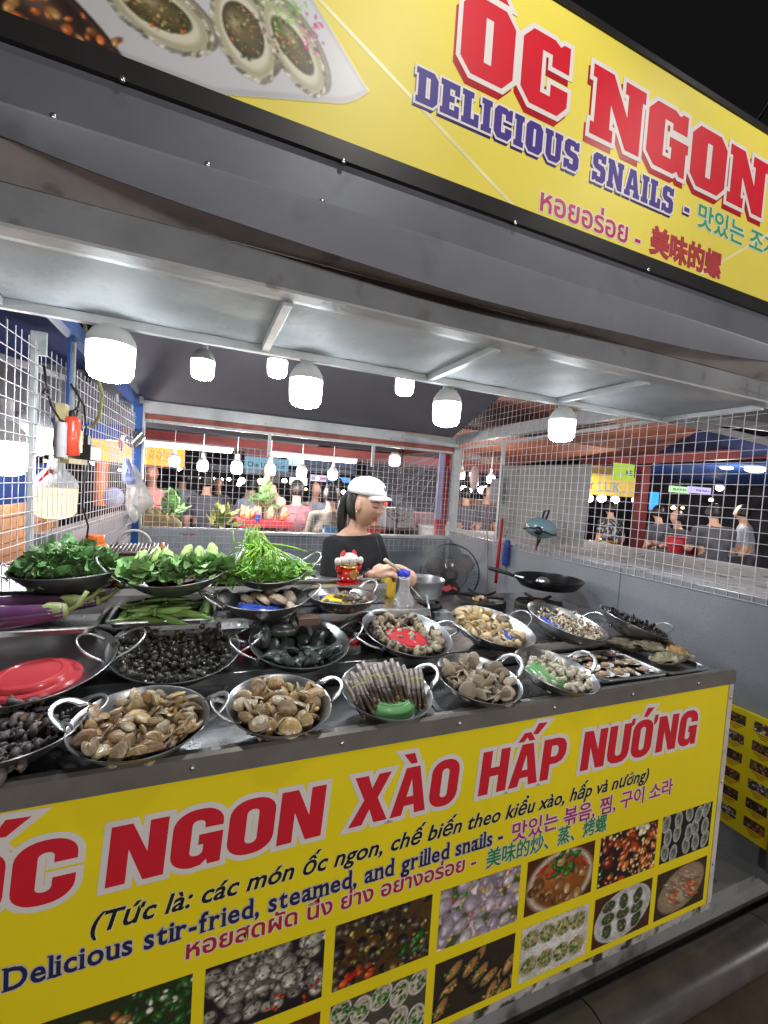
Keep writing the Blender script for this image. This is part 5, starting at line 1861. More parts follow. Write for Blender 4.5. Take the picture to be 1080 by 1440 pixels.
for i in range(14):                                   # upright tips
    o = put('stem', ctr_[0], t)
    o.location = (-.03 + random.gauss(0, .03), .03 + random.gauss(0, .02), .10)
    o.rotation_euler = (0, -1.1 + random.gauss(0, .3), math.pi / 2 + random.gauss(0, .8))
    o.scale = (.55,) * 3

# trays on the third tier
ta = tray('okra_tray', 'steel tray of green okra pods on the middle shelf', (-0.095, 1.585, 1.037), 0.30, 0.20, 0.0, .02)
OK_ = mat('okra skin', (0.17, 0.31, 0.07), 0.5, 0, 0.25, 30, 0.2, 80, col2=(0.27, 0.42, 0.13), objvar=0.25)
OKC = mat('okra cap', (0.26, 0.36, 0.14), 0.5, 0, 0.15)
oks = []
for L in (.115, .10, .125):
    vs, fs = [], []
    n, K = 10, 9
    for i in range(K):
        u = i / (K - 1)
        r = .0098 * (math.sin(math.pi * min(1, .18 + u * .84)) ** .7 if u < .98 else .05) * (1 - .25 * u)
        for j in range(n):
            a = 2 * math.pi * j / n
            q = r * (1.0 if j % 2 else .82)
            vs.append((u * L, q * math.cos(a), q * math.sin(a) + .012 * (u - u * u)))
    fs = [(i * n + j, i * n + (j + 1) % n, (i + 1) * n + (j + 1) % n, (i + 1) * n + j) for i in range(K - 1) for j in range(n)]
    fs += [tuple(range(n - 1, -1, -1))]
    body = MB().add(vs, fs).mesh('okra', OK_, 3)
    cap = MB().tube([(-.012, 0, 0), (-.004, 0, 0), (.0, 0, 0), (.004, 0, .0005)], [.0035, .0045, .0085, .0078], 10).mesh('cap', OKC, .6)
    oks.append(proto('okra', body, [('cap', cap)]))
for i in range(46):
    k = copy_tree(random.choice(oks))
    k.name = 'okra'
    if i < 2:
        k.location = ta.location + Vector((-.118 + i * .025, -.065, .016))
        k.rotation_euler = (0, -.05, 1.45 + i * .1)
    elif i < 5:
        k.location = ta.location + Vector((.105 + (i - 2) * .008, -.06, .014 + (i - 2) * .008))
        k.rotation_euler = (0, -.1, 1.3 + i * .05)
    else:
        L = (i - 5) // 14
        k.location = ta.location + Vector((-.09 + rnd() * .13, -.075 + rnd() * .13, .014 + L * .014))
        k.rotation_euler = (rnd() * 6, random.gauss(0, .06), random.choice((.15, .35, .5, .65, 3.6, -.6, 2.4)) + random.gauss(0, .15))
    k.scale = (1.12, 1.4, 1.4)
    tag(k, 'green ridged okra pod in the tray of pods', 'okra', 'okra pods in the tray')
te = tray('eggplant_tray', 'steel tray of long purple eggplants at the left', (-0.45, 1.57, 1.037), 0.36, 0.23, 0.0, .02)
EG = mat('eggplant skin', (0.085, 0.028, 0.090), 0.22, 0, 0.3, 12, col2=(0.085, 0.030, 0.085), coat=0.35, objvar=0.1, wave=((0.13, 0.06, 0.13), 3, 4, .35, 'BANDS'))
EGC = mat('eggplant calyx', (0.20, 0.26, 0.08), 0.5, 0, 0.25, 30, col2=(0.30, 0.32, 0.14))
for i, (y, z, xe, L, r, bend, lab) in enumerate([(.085, .060, .17, .36, .029, .012, 'purple eggplant lying at the back of the tray'), (.025, .060, .16, .40, .028, -.01, 'purple eggplant second from the back'),
                                                 (-.045, .078, .13, .42, .029, .03, 'purple eggplant lying on top, curved'), (-.125, .072, .11, .46, .035, -.012, 'thick purple eggplant at the front of its tray')]):
    t = thing('eggplant', lab, 'eggplant', te.location + Vector((xe, y, z)), random.gauss(0, .03) + (.12 if i == 2 else 0), 'purple eggplants')
    N_ = 14
    pts = [(-L * k / N_, bend * math.sin(math.pi * k / N_), -0.012 * math.sin(math.pi * k / N_)) for k in range(N_ + 1)]
    rr_ = [r * (.62 + .38 * min(1, k / 5)) * (1 if k < N_ - 2 else (.82 if k == N_ - 2 else (.55 if k == N_ - 1 else .12))) for k in range(N_ + 1)]
    part('fruit', MB().tube(pts, rr_, 16), EG, t, 3, world=False)
    m = MB().tube([(-.034, 0, 0), (-.012, 0, 0), (0.004, 0, 0), (.010, 0, .002)], [r * .74, r * .70, r * .60, .008], 10)
    m.v = [(x - (.014 if (k % 2 and x < -.02) else 0), y_, z_) for k, (x, y_, z_) in enumerate(m.v)]
    part('calyx', m, EGC, t, 1.0, world=False)
    part('stem', MB().tube([(.008, 0, .0), (.03, .006, .012), (.05, .018, .03 if i != 3 else .05)], [.007, .0055, .0065], 8), EGC if i else mat('dry stem', (.06, .04, .03), .7), t, 3, world=False)
# ------------------------------------------------------------------ figures
def skin_mesh(verts, edges, radii, sub=1, root=0):
    me = bpy.data.meshes.new('sk')
    me.from_pydata([tuple(v) for v in verts], edges, [])
    ob = bpy.data.objects.new('sk', me)
    COL.objects.link(ob)
    m = ob.modifiers.new('s', 'SKIN')
    m.use_smooth_shade = True
    for i, r in enumerate(radii):
        rr = r if isinstance(r, (tuple, list)) else (r, r)
        me.skin_vertices[0].data[i].radius = rr
        me.skin_vertices[0].data[i].use_root = (i == root)
    ss = ob.modifiers.new('u', 'SUBSURF')
    ss.levels = ss.render_levels = sub
    dg = bpy.context.evaluated_depsgraph_get()
    dg.update()
    out = bpy.data.meshes.new_from_object(ob.evaluated_get(dg))
    bpy.data.objects.remove(ob)
    return out


def remesh(me, voxel):
    ob = bpy.data.objects.new('r', me)
    COL.objects.link(ob)
    m = ob.modifiers.new('r', 'REMESH')
    m.mode = 'VOXEL'
    m.voxel_size = voxel
    m.use_smooth_shade = True
    s = ob.modifiers.new('s', 'SMOOTH')
    s.factor = 0.5
    s.iterations = 2
    dg = bpy.context.evaluated_depsgraph_get()
    dg.update()
    out = bpy.data.meshes.new_from_object(ob.evaluated_get(dg))
    bpy.data.objects.remove(ob)
    return out


def merge(mbs):
    mb = MB()
    for me, M_ in mbs:
        if isinstance(me, MB):
            mb.add(me.v, me.f, 0, M_)
        else:
            mb.add([tuple(v.co) for v in me.vertices], [tuple(p.vertices) for p in me.polygons], 0, M_)
    return mb


def head_mb(n=40, m=30, fem=1.0):
    """head facing +X, up Z, centred between ear tops; about 0.225 high"""
    def f(u, v):
        th = math.pi * (1 - u)
        ph = 2 * math.pi * v
        nx, ny, nz = math.sin(th) * math.cos(ph), math.sin(th) * math.sin(ph), -math.cos(th) * -1
        nz = math.cos(th)
        x, y, z = nx * 0.092, ny * 0.073, nz * 0.114
        low = max(0, -nz)
        y *= 1 - 0.30 * low ** 1.4
        if nx < 0:
            x *= 1.04 - 0.45 * low ** 1.3
        else:
            x *= 1 - 0.10 * low
        g = lambda cy, cz, sy, sz: math.exp(-((y - cy) / sy) ** 2 - ((z - cz) / sz) ** 2)
        if nx > 0:
            d = 0.0
            d += 0.020 * g(0, -0.026, 0.010, 0.012)            # nose tip
            d += 0.010 * g(0, -0.008, 0.008, 0.020)            # bridge
            d += 0.005 * g(0.011, -0.030, 0.006, 0.007) + 0.005 * g(-0.011, -0.030, 0.006, 0.007)
            d -= 0.010 * (g(0.031, 0.006, 0.015, 0.012) + g(-0.031, 0.006, 0.015, 0.012))   # eye sockets
            d += 0.0045 * (g(0.030, 0.004, 0.010, 0.006) + g(-0.030, 0.004, 0.010, 0.006))  # lids
            d += 0.004 * g(0, 0.026, 0.04, 0.010)              # brow
            d += 0.0065 * g(0, -0.053, 0.020, 0.0055) + 0.0065 * g(0, -0.065, 0.017, 0.006)   # lips
            d -= 0.003 * g(0, -0.059, 0.022, 0.0022)
            d -= 0.003 * g(0, -0.077, 0.02, 0.006)
            d += 0.007 * g(0, -0.095, 0.020, 0.012)            # chin
            d += 0.004 * (g(0.042, -0.025, 0.018, 0.02) + g(-0.042, -0.025, 0.018, 0.02))    # cheeks
            x += d
        return (x, y, z)
    return MB().grid(f, m, n)


def assign(me, fn, mats):
    me.materials.clear()
    for m_ in mats:
        me.materials.append(m_)
    idx = [fn(p.center, p.normal) for p in me.polygons]
    me.polygons.foreach_set('material_index', idx)
    me.polygons.foreach_set('use_smooth', [True] * len(me.polygons))
    me.update()


HAIR = mat('black hair', (0.010, 0.008, 0.008), 0.35, 0, 0.3, 120, 0.5, 300)
TEE = mat('black t-shirt cotton', (0.006, 0.006, 0.008), 0.85, 0, 0.2, 20, 0.4, 60)
CAPW = mat('white cap cotton', (0.72, 0.71, 0.70), 0.8, 0, 0.04, 20, 0.2, 300)

# ------------------------------------------------------------------ the cook
Hc = P(514, 708, d=2.02)
fa_ = math.radians(-53)
Fh = Vector((math.cos(fa_), math.sin(fa_), 0))
Sh = Vector((-Fh.y, Fh.x, 0))          # towards her left
fb = math.radians(-58)
Fb = Vector((math.cos(fb), math.sin(fb), 0))
Sb = Vector((-Fb.y, Fb.x, 0))
Cs = P(499, 757, d=2.07)               # middle of the shoulders
zs_ = Cs.z
floor = 0.0
J = {}
J['pel'] = Vector((Cs.x, Cs.y, 0.88)) - Fb * 0.02
J['wai'] = J['pel'] + Vector((0, 0, .15)) + Fb * .005
J['che'] = Vector((Cs.x, Cs.y, zs_ - 0.13)) + Fb * .005
J['upc'] = Vector((Cs.x, Cs.y, zs_ - 0.025)) - Fb * .005
J['nec'] = Vector((Cs.x, Cs.y, zs_ + 0.045)) + Fb * 0.004
J['hea'] = Hc - Vector((0, 0, 0.055)) - Fh * 0.022
HRt = P(537, 800, d=1.80)      # right hand (nearer, holding)
HLt = P(560, 796, d=1.93)
for s, k, hand in ((-1, 'r', HRt), (1, 'l', HLt)):
    J['sh' + k] = Vector((Cs.x, Cs.y, zs_ - 0.025)) + Sb * s * 0.140
    el = J['sh' + k] + Vector((0, 0, -0.235)) + Sb * s * 0.055 + Fb * 0.05
    J['el' + k] = el
    J['wr' + k] = hand + (el - hand).normalized() * 0.075
    J['ha' + k] = hand + (el - hand).normalized() * 0.03
    J['hi' + k] = J['pel'] + Sb * s * 0.085 + Vector((0, 0, -.05))
    J['kn' + k] = J['hi' + k] + Vector((0, 0, -.39)) + Fb * .02
    J['an' + k] = J['kn' + k] + Vector((0, 0, -.36)) - Fb * .03
    J['to' + k] = J['an' + k] + Vector((0, 0, -.055)) + Fb * .11
keys = list(J)
ix = {k: i for i, k in enumerate(keys)}
E_ = [('pel', 'wai'), ('wai', 'che'), ('che', 'upc'), ('upc', 'nec'), ('nec', 'hea')]
for k in 'rl':
    E_ += [('upc', 'sh' + k), ('sh' + k, 'el' + k), ('el' + k, 'wr' + k), ('wr' + k, 'ha' + k), ('pel', 'hi' + k), ('hi' + k, 'kn' + k), ('kn' + k, 'an' + k), ('an' + k, 'to' + k)]
RAD = {'pel': .115, 'wai': .100, 'che': (.110, .100), 'upc': (.085, .075), 'nec': .041, 'hea': .045, 'sh': .050, 'el': .038, 'wr': .024, 'ha': .028, 'hi': .085, 'kn': .055, 'an': .036, 'to': .030}
rad = [RAD.get(k, RAD.get(k[:2])) for k in keys]
body = skin_mesh([J[k] for k in keys], [(ix[a], ix[b]) for a, b in E_], rad, 2)
head = head_mb()
MH = Matrix.Translation(Hc) @ Matrix(((Fh.x, Sh.x, 0, 0), (Fh.y, Sh.y, 0, 0), (0, 0, 1, 0), (0, 0, 0, 1))) @ Matrix.Rotation(math.radians(9), 4, 'Y') @ Matrix.Scale(.93, 4)


def hand_mb(M_, curl=1.0):
    """hand along +X, palm down (-Z), thumb on +Y"""
    mb = MB()
    mb.ball((.035, 0, 0), (.045, .036, .014), 16, 10)
    for i, (y, L) in enumerate(((.027, .066), (.009, .074), (-.009, .070), (-.026, .056))):
        a0 = 0.35 * curl
        pts = [Vector((.045, y * .8, .002))]
        p = Vector((.076, y, .002))
        pts.append(p)
        ang = 0
        for s_, sl in enumerate((.42, .32, .26)):
            ang += (0.75, 0.85, 0.55)[s_] * curl
            p = p + Vector((math.cos(ang), 0, -math.sin(ang))) * L * sl
            pts.append(p)
        mb.tube(pts, [.0095, .0092, .0086, .0080, .0062], 10)
    mb.tube([Vector((.012, .020, -.002)), Vector((.038, .042, -.012)), Vector((.060, .044, -.026)), Vector((.076, .032, -.036))], [.013, .0115, .0100, .0075], 10)
    return mb


def frame_m(o_, x, zup):
    x = x.normalized()
    y = zup.cross(x).normalized()
    z = x.cross(y)
    return Matrix(((x.x, y.x, z.x, o_.x), (x.y, y.y, z.y, o_.y), (x.z, y.z, z.z, o_.z), (0, 0, 0, 1)))


camr = Vector((.923, -.38, 0.06))
hr = frame_m(J['har'] - camr * .012, camr + Vector((0, 0, .05)) + Vector((0.1, .25, 0)), Vector((-.25, -.6, .75)))
hl = frame_m(J['hal'] - Vector((0, 0, -.01)), Vector((.35, -.9, -.15)), Vector((.3, 0.1, .95)))
allm = merge([(body, Matrix.Identity(4)), (head, MH), (hand_mb(hr), hr), (hand_mb(hl, .8), hl),
              (MB().ball((0.008, .074, -.008), (.018, .007, .030), 10, 8), MH), (MB().ball((0.008, -.074, -.008), (.018, .007, .030), 10, 8), MH)])
bm_ = remesh(allm.mesh('b', SKIN), 0.0048)
MHi = MH.inverted()
PANT = mat('dark trousers', (0.02, 0.022, 0.03), 0.8)
LIPM = mat('rosy lips', (0.42, 0.17, 0.14), 0.4, 0, 0.05, sub=.1)


def cook_mat(c, n):
    p = MHi @ c
    if c.z < 0.86:
        return 1
    if abs(p.y) < .024 and p.x > .06 and -.0705 < p.z < -.0485 and abs(p.y) < .026 * (1 - abs(p.z + .0595) / .016):
        return 2
    return 0


assign(bm_, cook_mat, [SKIN, PANT, LIPM])
ck_ = thing('person', 'woman cook in white cap and black t-shirt, looking down at her hands behind the counter', 'person', (J['pel'].x, J['pel'].y, 0))
o = put('body', bm_, ck_, True)
# t-shirt: its own mesh a little outside the body
sv = {'pel': J['pel'] + Vector((0, 0, -.05)), 'wai': J['wai'], 'che': J['che'], 'upc': J['upc'], 'nek': J['upc'] + Vector((0, 0, .040))}
for s, k in ((-1, 'r'), (1, 'l')):
    sv['sh' + k] = J['sh' + k]
    d = (J['el' + k] - J['sh' + k])
    sv['sm' + k] = J['sh' + k] + d * .45 + Sb * s * .006
    sv['se' + k] = J['sh' + k] + d * .86 + Sb * s * .008
kk = list(sv)
i2 = {k: i for i, k in enumerate(kk)}
e2 = [('pel', 'wai'), ('wai', 'che'), ('che', 'upc'), ('upc', 'nek')] + [(a, b) for k in 'rl' for a, b in (('upc', 'sh' + k), ('sh' + k, 'sm' + k), ('sm' + k, 'se' + k))]
R2 = {'pel': .135, 'wai': .120, 'che': (.125, .114), 'upc': (.104, .096), 'nek': (.052, .052), 'sh': .060, 'sm': .060, 'se': .058}
tee = skin_mesh([sv[k] for k in kk], [(i2[a], i2[b]) for a, b in e2], [R2.get(k, R2.get(k[:2])) for k in kk], 2)
tee.materials.clear()
tee.materials.append(TEE)
o = put('t_shirt', tee, ck_, True)
# small print on the shirt front and cord
q = J['upc'] + Fb * .128 + Sb * .05 + Vector((0, 0, -.045))
m = MB().tube([q + Vector((0, 0, .10)) - Fb * .035 - Sb * .01, q, q + Vector((0, 0, -.12)) + Sb * .005 + Fb * .012], .0022, 6)
part('earphone_cord', m, BLACKP, ck_, 3)
m = MB().ball(q + Vector((0, 0, -.05)) + Fb * .010 - Sb * .03, (.010, .010, .013), 8, 6)
part('shirt_logo', m, INKW, ck_, 3)
# hair, ponytail
mb = MB()


def hair_f(u, v):
    th = math.pi * (.02 + .74 * u)
    ph = math.radians(98) + (2 * math.pi - math.radians(196)) * v
    r_ = 1.06 + .012 * math.sin(ph * 40)
    return (math.sin(th) * math.cos(ph) * .094 * r_ + .0, math.sin(th) * math.sin(ph) * .0755 * r_, math.cos(th) * .112 * r_)


mb.grid(hair_f, 20, 80, M=MH)
o = part('hair', mb, HAIR, ck_, 3)
sm = o.modifiers.new('t', 'SOLIDIFY')
sm.thickness = .006
pt = [MH @ Vector(v) for v in ((-.085, .0, .030), (-.112, 0, .020), (-.125, -.004, -.02), (-.122, -.008, -.08), (-.112, -.012, -.14), (-.104, -.014, -.19))]
part('ponytail', MB().tube(pt, [.014, .019, .024, .026, .022, .006], 14), HAIR, ck_, 3)
# eyes, brows, earring
from mathutils.bvhtree import BVHTree
_bv = BVHTree.FromPolygons([Vector(v) for v in head.v], head.f)


def on_face(y, z, out=.0012):
    h_ = _bv.ray_cast(Vector((.3, y, z)), Vector((-1, 0, 0)))[0]
    return Vector(((h_.x if h_ else .08) + out, y, z))


for s in (-1, 1):
    lid = [MH @ on_face(s * (.031 + t * .015), .001 - .0045 * (1 - t ** 2)) for t in (-1, -.5, 0, .5, 1)]
    part('eyelashes', MB().tube(lid, [.0008, .0022, .0026, .0024, .0010], 6), HAIR, ck_, 3)
    br = [MH @ on_face(s * (.016 + .012 * k), .020 + .004 * math.sin(k * 1.1), .0005) for k in (0, 1, 2, 3)]
    part('eyebrow', MB().tube(br, [.0016, .0024, .0022, .0008], 6), HAIR, ck_, 3)
part('earring', MB().ball(MH @ Vector((.010, -.080, -.036)), .0035, 8, 6), mat('silver', (.8, .8, .8), .15, 1), ck_, 3)


def cap_f(u, v, r_=1.0):
    th = math.pi / 2 * u * 1.02
    ph = 2 * math.pi * v
    return (math.sin(th) * math.cos(ph) * .102 * r_ + .002, math.sin(th) * math.sin(ph) * .084 * r_, .042 + math.cos(th) ** .8 * .082 * r_ if th < math.pi / 2 else .042 - .006 * r_)


MC = MH @ Matrix.Translation((-.004, 0, .011)) @ Matrix.Rotation(math.radians(-3), 4, 'Y')
cp_ = MB().grid(cap_f, 16, 48, M=MC)
o = part('cap_crown', cp_, CAPW, ck_, 3)
sm = o.modifiers.new('t', 'SOLIDIFY')
sm.thickness = .003
mb = MB().grid(lambda u, v: ((.060 + .085 * (1 - (2 * v - 1) ** 2) ** .5 * u + .040 * (1 - (2 * v - 1) ** 2) * (1 - u)) * 1.0, (2 * v - 1) * .074 * (1 - .12 * u), .042 - .012 * u * u - .012 * (2 * v - 1) ** 2 * (1 + .3 * u)), 10, 24, M=MC)
o = part('cap_bill', mb, CAPW, ck_, 3)
sm = o.modifiers.new('t', 'SOLIDIFY')
sm.thickness = .004
part('cap_button', MB().ball(MC @ Vector((.002, 0, .123)), (.007, .007, .004), 10, 6), CAPW, ck_, 3)


def on_cap(u, v, n):
    """u along the cap front, v up; wraps the print on the crown"""
    ph = -u / .095
    th = math.pi / 2 - (v - .0) / .105
    r_ = 1.02 + n * 8
    return MC @ Vector((math.sin(th) * math.cos(ph) * .102 * r_ + .002, math.sin(th) * math.sin(ph) * -.084 * r_, .042 + max(0, math.cos(th)) ** .8 * .082 * r_))


letter('cap_lettering', 'L', -.004, .014, .026, .026, 0, [(INKN, .04, 0, 0)], ck_, fr=on_cap)
letter('cap_lettering', 'A', .003, .026, .020, .026, 0, [(INKN, .04, 0, 0)], ck_, fr=lambda u, v, n: on_cap(u, v, n + .0006))
# bracelet
wm = J['wrr']
dr = (J['har'] - J['elr']).normalized()
a_ = dr.cross(Vector((0, 0, 1))).normalized()
b_ = dr.cross(a_)
part('bracelet', MB().tube([wm + (a_ * math.cos(t) + b_ * math.sin(t)) * .030 for t in [k * math.pi / 8 for k in range(16)]], .004, 6, close=True), BLACKP, ck_, 3)

# what she holds: a bottle brush / cap over the bottle
bp = P(567, 806, d=1.86)
tp = P(541, 787, d=1.80)
t = thing('spatula', 'blue rubber spatula with white handle held in the cook hand', 'spatula', bp)
m = MB().tube([tp, (tp + bp) / 2, bp + (tp - bp) * .22], [.008, .006, .006], 10)
part('handle', m, mat('cream plastic', (.62, .56, .42), .5), t, 3)
m = MB().ball(bp, (.032, .026, .014), 20, 10)
m.v = [(x, y, z + .004 * math.sin(x * 160) + .004 * math.sin(y * 190)) for x, y, z in m.v]
part('blade', m, mat('bright blue plastic', (0.015, 0.035, 0.55), .35), t, 3)

# ------------------------------------------------------------------ things on the cooking side
def clear(name, col=(.9, .92, .95), rough=.08, a=.28):
    return mat(name, col, rough, 0, .03, alpha=a, spec=.7)


bt = P(566, 852, d=1.84)
bt.z = max(bt.z, .93)
zb_ = 0.93
bt = P(566, 866, z=0.985)
t = thing('clear_bottle', 'clear plastic bottle standing below the cook hands', 'bottle', (bt.x, bt.y, zb_))
s_ = 1.0
hgt = (P(566, 812, d=(bt - EYE).dot(AX * 0 + Vector((AX.z, AY.z, AZ.z)))).z - zb_)
kx = hgt / .24
part('bottle', MB().lathe([(0.0, 0.0), (.036 * 1.2, .002), (.040 * 1.2, .01), (.041 * 1.2, .11), (.036 * 1.2, .13), (.034 * 1.2, .15), (.020 * 1.2, .175), (.022, .20), (.021, .238), (.024, .24), (.024, .236)], 28, sx=kx, sy=kx).__class__ and
     (lambda m: (setattr(m, 'v', [(x, y, z * kx) for x, y, z in m.v]), m)[1])(MB().lathe([(0.0, 0.0), (.043, .002), (.048, .01), (.049, .11), (.043, .13), (.041, .15), (.026, .175), (.022, .20), (.021, .238), (.024, .24), (.024, .236)], 28)),
     clear('clear plastic'), t, .8, world=False)
yb = P(546, 822, d=2.0)
t = thing('yellow_bottle', 'yellow bottle standing behind the clear bottle', 'bottle', (yb.x, yb.y, .90))
part('bottle', MB().lathe([(0, 0), (.034, .002), (.035, .02), (.035, yb.z - .87), (.018, yb.z - .85), (.016, yb.z - .82), (0, yb.z - .82)], 20), mat('yellow plastic', (.75, .48, .03), .35), t, .7, world=False)
part('label_band', MB().lathe([(.0352, .05), (.0355, .051), (.0355, .11), (.0352, .111)], 20), INKC, t, .7, world=False)

pc_ = P(592, 824, d=2.12)
t = thing('steaming_pot', 'open aluminium pot on the left burner beside the cook', 'pot', (pc_.x, pc_.y, pc_.z - .05))
part('pot_body', MB().lathe([(0, 0), (.085, 0.0), (.098, .012), (.108, .075), (.113, .088), (.110, .0885), (.105, .075), (.094, .016), (0, .010)], 36), mat('dull aluminium', (.60, .61, .62), .32, .9, .1, 8, .1, 50), t, .8, world=False)
part('dark_broth', MB().lathe([(0, .045), (.101, .045)], 30), mat('dark broth', (.05, .04, .035), .2, 0, .4, 40, .6, 60), t, 3, world=False)
l0, l1 = P(558, 800, d=1.98), P(600, 850, d=1.95)
t = thing('ladle', 'thin steel ladle leaning out of the pot', 'ladle', l1)
part('rod', MB().tube([l0, (l0 + l1) / 2 + Vector((0, 0, -.005)), l1], .0035, 8), STEEL, t, 3)
part('scoop', MB().lathe([(0, 0), (.022, .004), (.034, .018), (.033, .018), (.021, .006), (0, .002)], 20, c=tuple(l1 + Vector((.01, .01, -.01)))), mat('dark iron', (.05, .05, .05), .4, .6), t, .8)

DARK = mat('burnt black iron', (.018, .017, .017), .5, .4, .3, 20, .4, 60)


def burner(px, py, z, r, label, group):
    c = P(px, py, z=z)
    t = thing('gas_burner', label, 'stove', c, group=group)
    part('body', MB().lathe([(0, -.06), (r * .8, -.06), (r * 1.0, -.045), (r, -.012), (r * .96, -.004), (r * .75, -.010), (0, -.012)], 30), DARK, t, .7, world=False)
    for k in range(5):
        a = k * 6.283 / 5 + .3
        m = MB().bar((r * .25 * math.cos(a), r * .25 * math.sin(a), .006), (r * .92 * math.cos(a), r * .92 * math.sin(a), .016), .010, .012)
        part('prong', m, DARK, t, world=False)
    part('burner_head', MB().lathe([(0, .004), (r * .3, .002), (r * .34, -.012)], 20), mat('brass', (.30, .22, .10), .4, .8), t, .6, world=False)
    return t


burner(590, 846, .955, .115, 'black gas burner under the aluminium pot', 'gas burners')
burner(676, 840, .96, .135, 'empty black gas burner with prongs, in front of the fan', 'gas burners')
pp = P(770, 826, z=.985)
burner(758, 846, .945, .13, 'black gas burner under the frying pan', 'gas burners')
t = thing('frying_pan', 'black frying pan with long handle pointing left, right of the cook', 'pan', (pp.x, pp.y, pp.z))
R_ = 47 * (Vector(pp) - EYE).dot(Vector((AX.z, AY.z, AZ.z))) / FPX
BLK = mat('black non-stick coating', (.012, .012, .013), .28, .1, .2, 30)
part('pan_body', MB().lathe([(0, 0), (R_ * .70, 0), (R_ * .80, .006), (R_ * .97, .045), (R_, .058), (R_ * .985, .059), (R_ * .95, .047), (R_ * .78, .010), (0, .006)], 44), BLK, t, .8, world=False)
h0, h1 = P(731, 812, d=(pp - EYE).dot(Vector((AX.z, AY.z, AZ.z))) + .0), P(688, 800, d=(pp - EYE).dot(Vector((AX.z, AY.z, AZ.z))) + .05)
part('ferrule', MB().tube([h0 + (h0 - h1) * .12, h0 + (h1 - h0) * .18], [.013, .010], 10), STEEL, t, 1)
part('handle', MB().tube([h0 + (h1 - h0) * .18, h0 + (h1 - h0) * .5 + Vector((0, 0, .006)), h1 + Vector((0, 0, .004)), h1 + (h1 - h0) * .03 + Vector((0, 0, -.002))], [.009, .012, .013, .007], 12), BLACKP, t, 3)
t = thing('small_ladle_bowl', 'round steel scoop bowl lying in the frying pan', 'ladle', pp + Vector((-.02, .02, .012)))
part('bowl', MB().lathe([(0, .045), (.02, .044), (.038, .030), (.045, .010), (.043, .009)], 24), STEEL, t, 3, world=False)

# black fan standing on the floor behind the burner
fc = P(632, 806, d=2.95)
fr2 = 41 * 2.95 / FPX
t = thing('standing_fan', 'big black standing fan behind the steaming pot', 'fan', (fc.x, fc.y, 0))
nrm = Vector((-.45, -.88, .10)).normalized()
fa2 = nrm.cross(Vector((0, 0, 1))).normalized()
fb2 = fa2.cross(nrm)


def fanpt(r, a, n=0.0):
    return fc + (fa2 * math.cos(a) + fb2 * math.sin(a)) * r + nrm * n


for nn, rr in ((0.0, fr2), (.05, fr2 * .98), (.085, fr2 * .55), (.095, fr2 * .25)):
    part('guard_ring', MB().tube([fanpt(rr, k * math.pi / 24, nn) for k in range(48)], .0045 if nn == 0 else .0025, 6, close=True), BLACKP, t, 3)
for k in range(48):
    a = k * math.pi / 24
    part('guard_wire', MB().tube([fanpt(fr2, a, 0), fanpt(fr2 * .97, a + .05, .05), fanpt(fr2 * .55, a + .2, .085), fanpt(fr2 * .15, a + .3, .096)], .0011, 5, caps=False), mat('grey guard wire', (.08, .08, .085), .4, .5), t, 3)
for k in range(3):
    a = k * 2.094 + .4
    m = MB().grid(lambda u, v: tuple(fanpt(fr2 * (.14 + .74 * u), a + (v - .5) * (1.1 * math.sin(math.pi * (.15 + .75 * u)) + .1), .03 + (v - .5) * .04)), 8, 6)
    part('blade', m, mat('smoky fan blade', (.05, .035, .035), .35), t, 3)
part('motor', MB().tube([fanpt(0, 0, .09), fanpt(0, 0, .06), fanpt(0, 0, -.04), fanpt(0, 0, -.12), fanpt(0, 0, -.15)], [.03, .04, .065, .06, .03], 20), BLACKP, t, .8)
part('pole', MB().tube([fc - nrm * .06, fc - nrm * .06 + Vector((0, 0, -.3)), Vector((fc.x + .02, fc.y + .04, .02))], .014, 10), BLACKP, t, 3)
part('base', MB().lathe([(0, 0), (.2, 0), (.2, .02), (.04, .05), (0, .05)], 30, c=(fc.x + .02, fc.y + .04, 0.001)), BLACKP, t, .7)

# red tool, blue sheath, helmet on the right wall and mesh
a, b = P(706, 731, x=XR - .03), P(697, 820, x=XR - .05)
t = thing('red_bar', 'red painted bar leaning against the right wall', 'bar', b)
part('bar', MB().tube([b, (a + b) / 2, a, a + Vector((0, -.01, .008))], [.013, .013, .012, .006], 10), mat('red enamel', (.45, .02, .03), .35), t, 3)
hk = P(712, 752, x=XR - .012)
t = thing('blue_sheath', 'dark blue pouch hanging from a hook on the wire mesh', 'pouch', hk)
part('hook', MB().tube([hk + Vector((0, 0, .02)), hk + Vector((0, -.015, .035)), hk + Vector((0, .0, .0)), hk + Vector((0, .012, -.02)), hk + Vector((0, 0, -.035))], .0025, 6), STEEL, t, 3)
a, b = P(714, 759, x=XR - .03), P(710, 795, x=XR - .03)
part('pouch', MB().tube([a, a + (b - a) * .12, a + (b - a) * .3, a + (b - a) * .8, b], [.014, .026, .024, .028, .022], 12), mat('dark blue nylon', (.02, .05, .24), .5, 0, .3, 20, .4, 50), t, .9)
hc_ = P(760, 744, x=XR - .10)
t = thing('motorbike_helmet', 'shiny grey blue motorbike helmet hanging upside down on the mesh', 'helmet', hc_)
mh = Matrix.Translation(hc_) @ Matrix.Rotation(math.radians(-20), 4, 'Z') @ Matrix.Rotation(math.radians(8), 4, 'Y')
m = MB().grid(lambda u, v: ((-.0 + .098 * math.cos(v * 6.283) * math.sin(math.pi * u)), .115 * math.sin(v * 6.283) * math.sin(math.pi * u), .078 * math.cos(math.pi * u) * (1 if u < .5 else .8)), 20, 32, M=mh)
part('shell', m, mat('grey blue gloss paint', (.16, .25, .29), .12, 0, .04, coat=.8), t, 3)
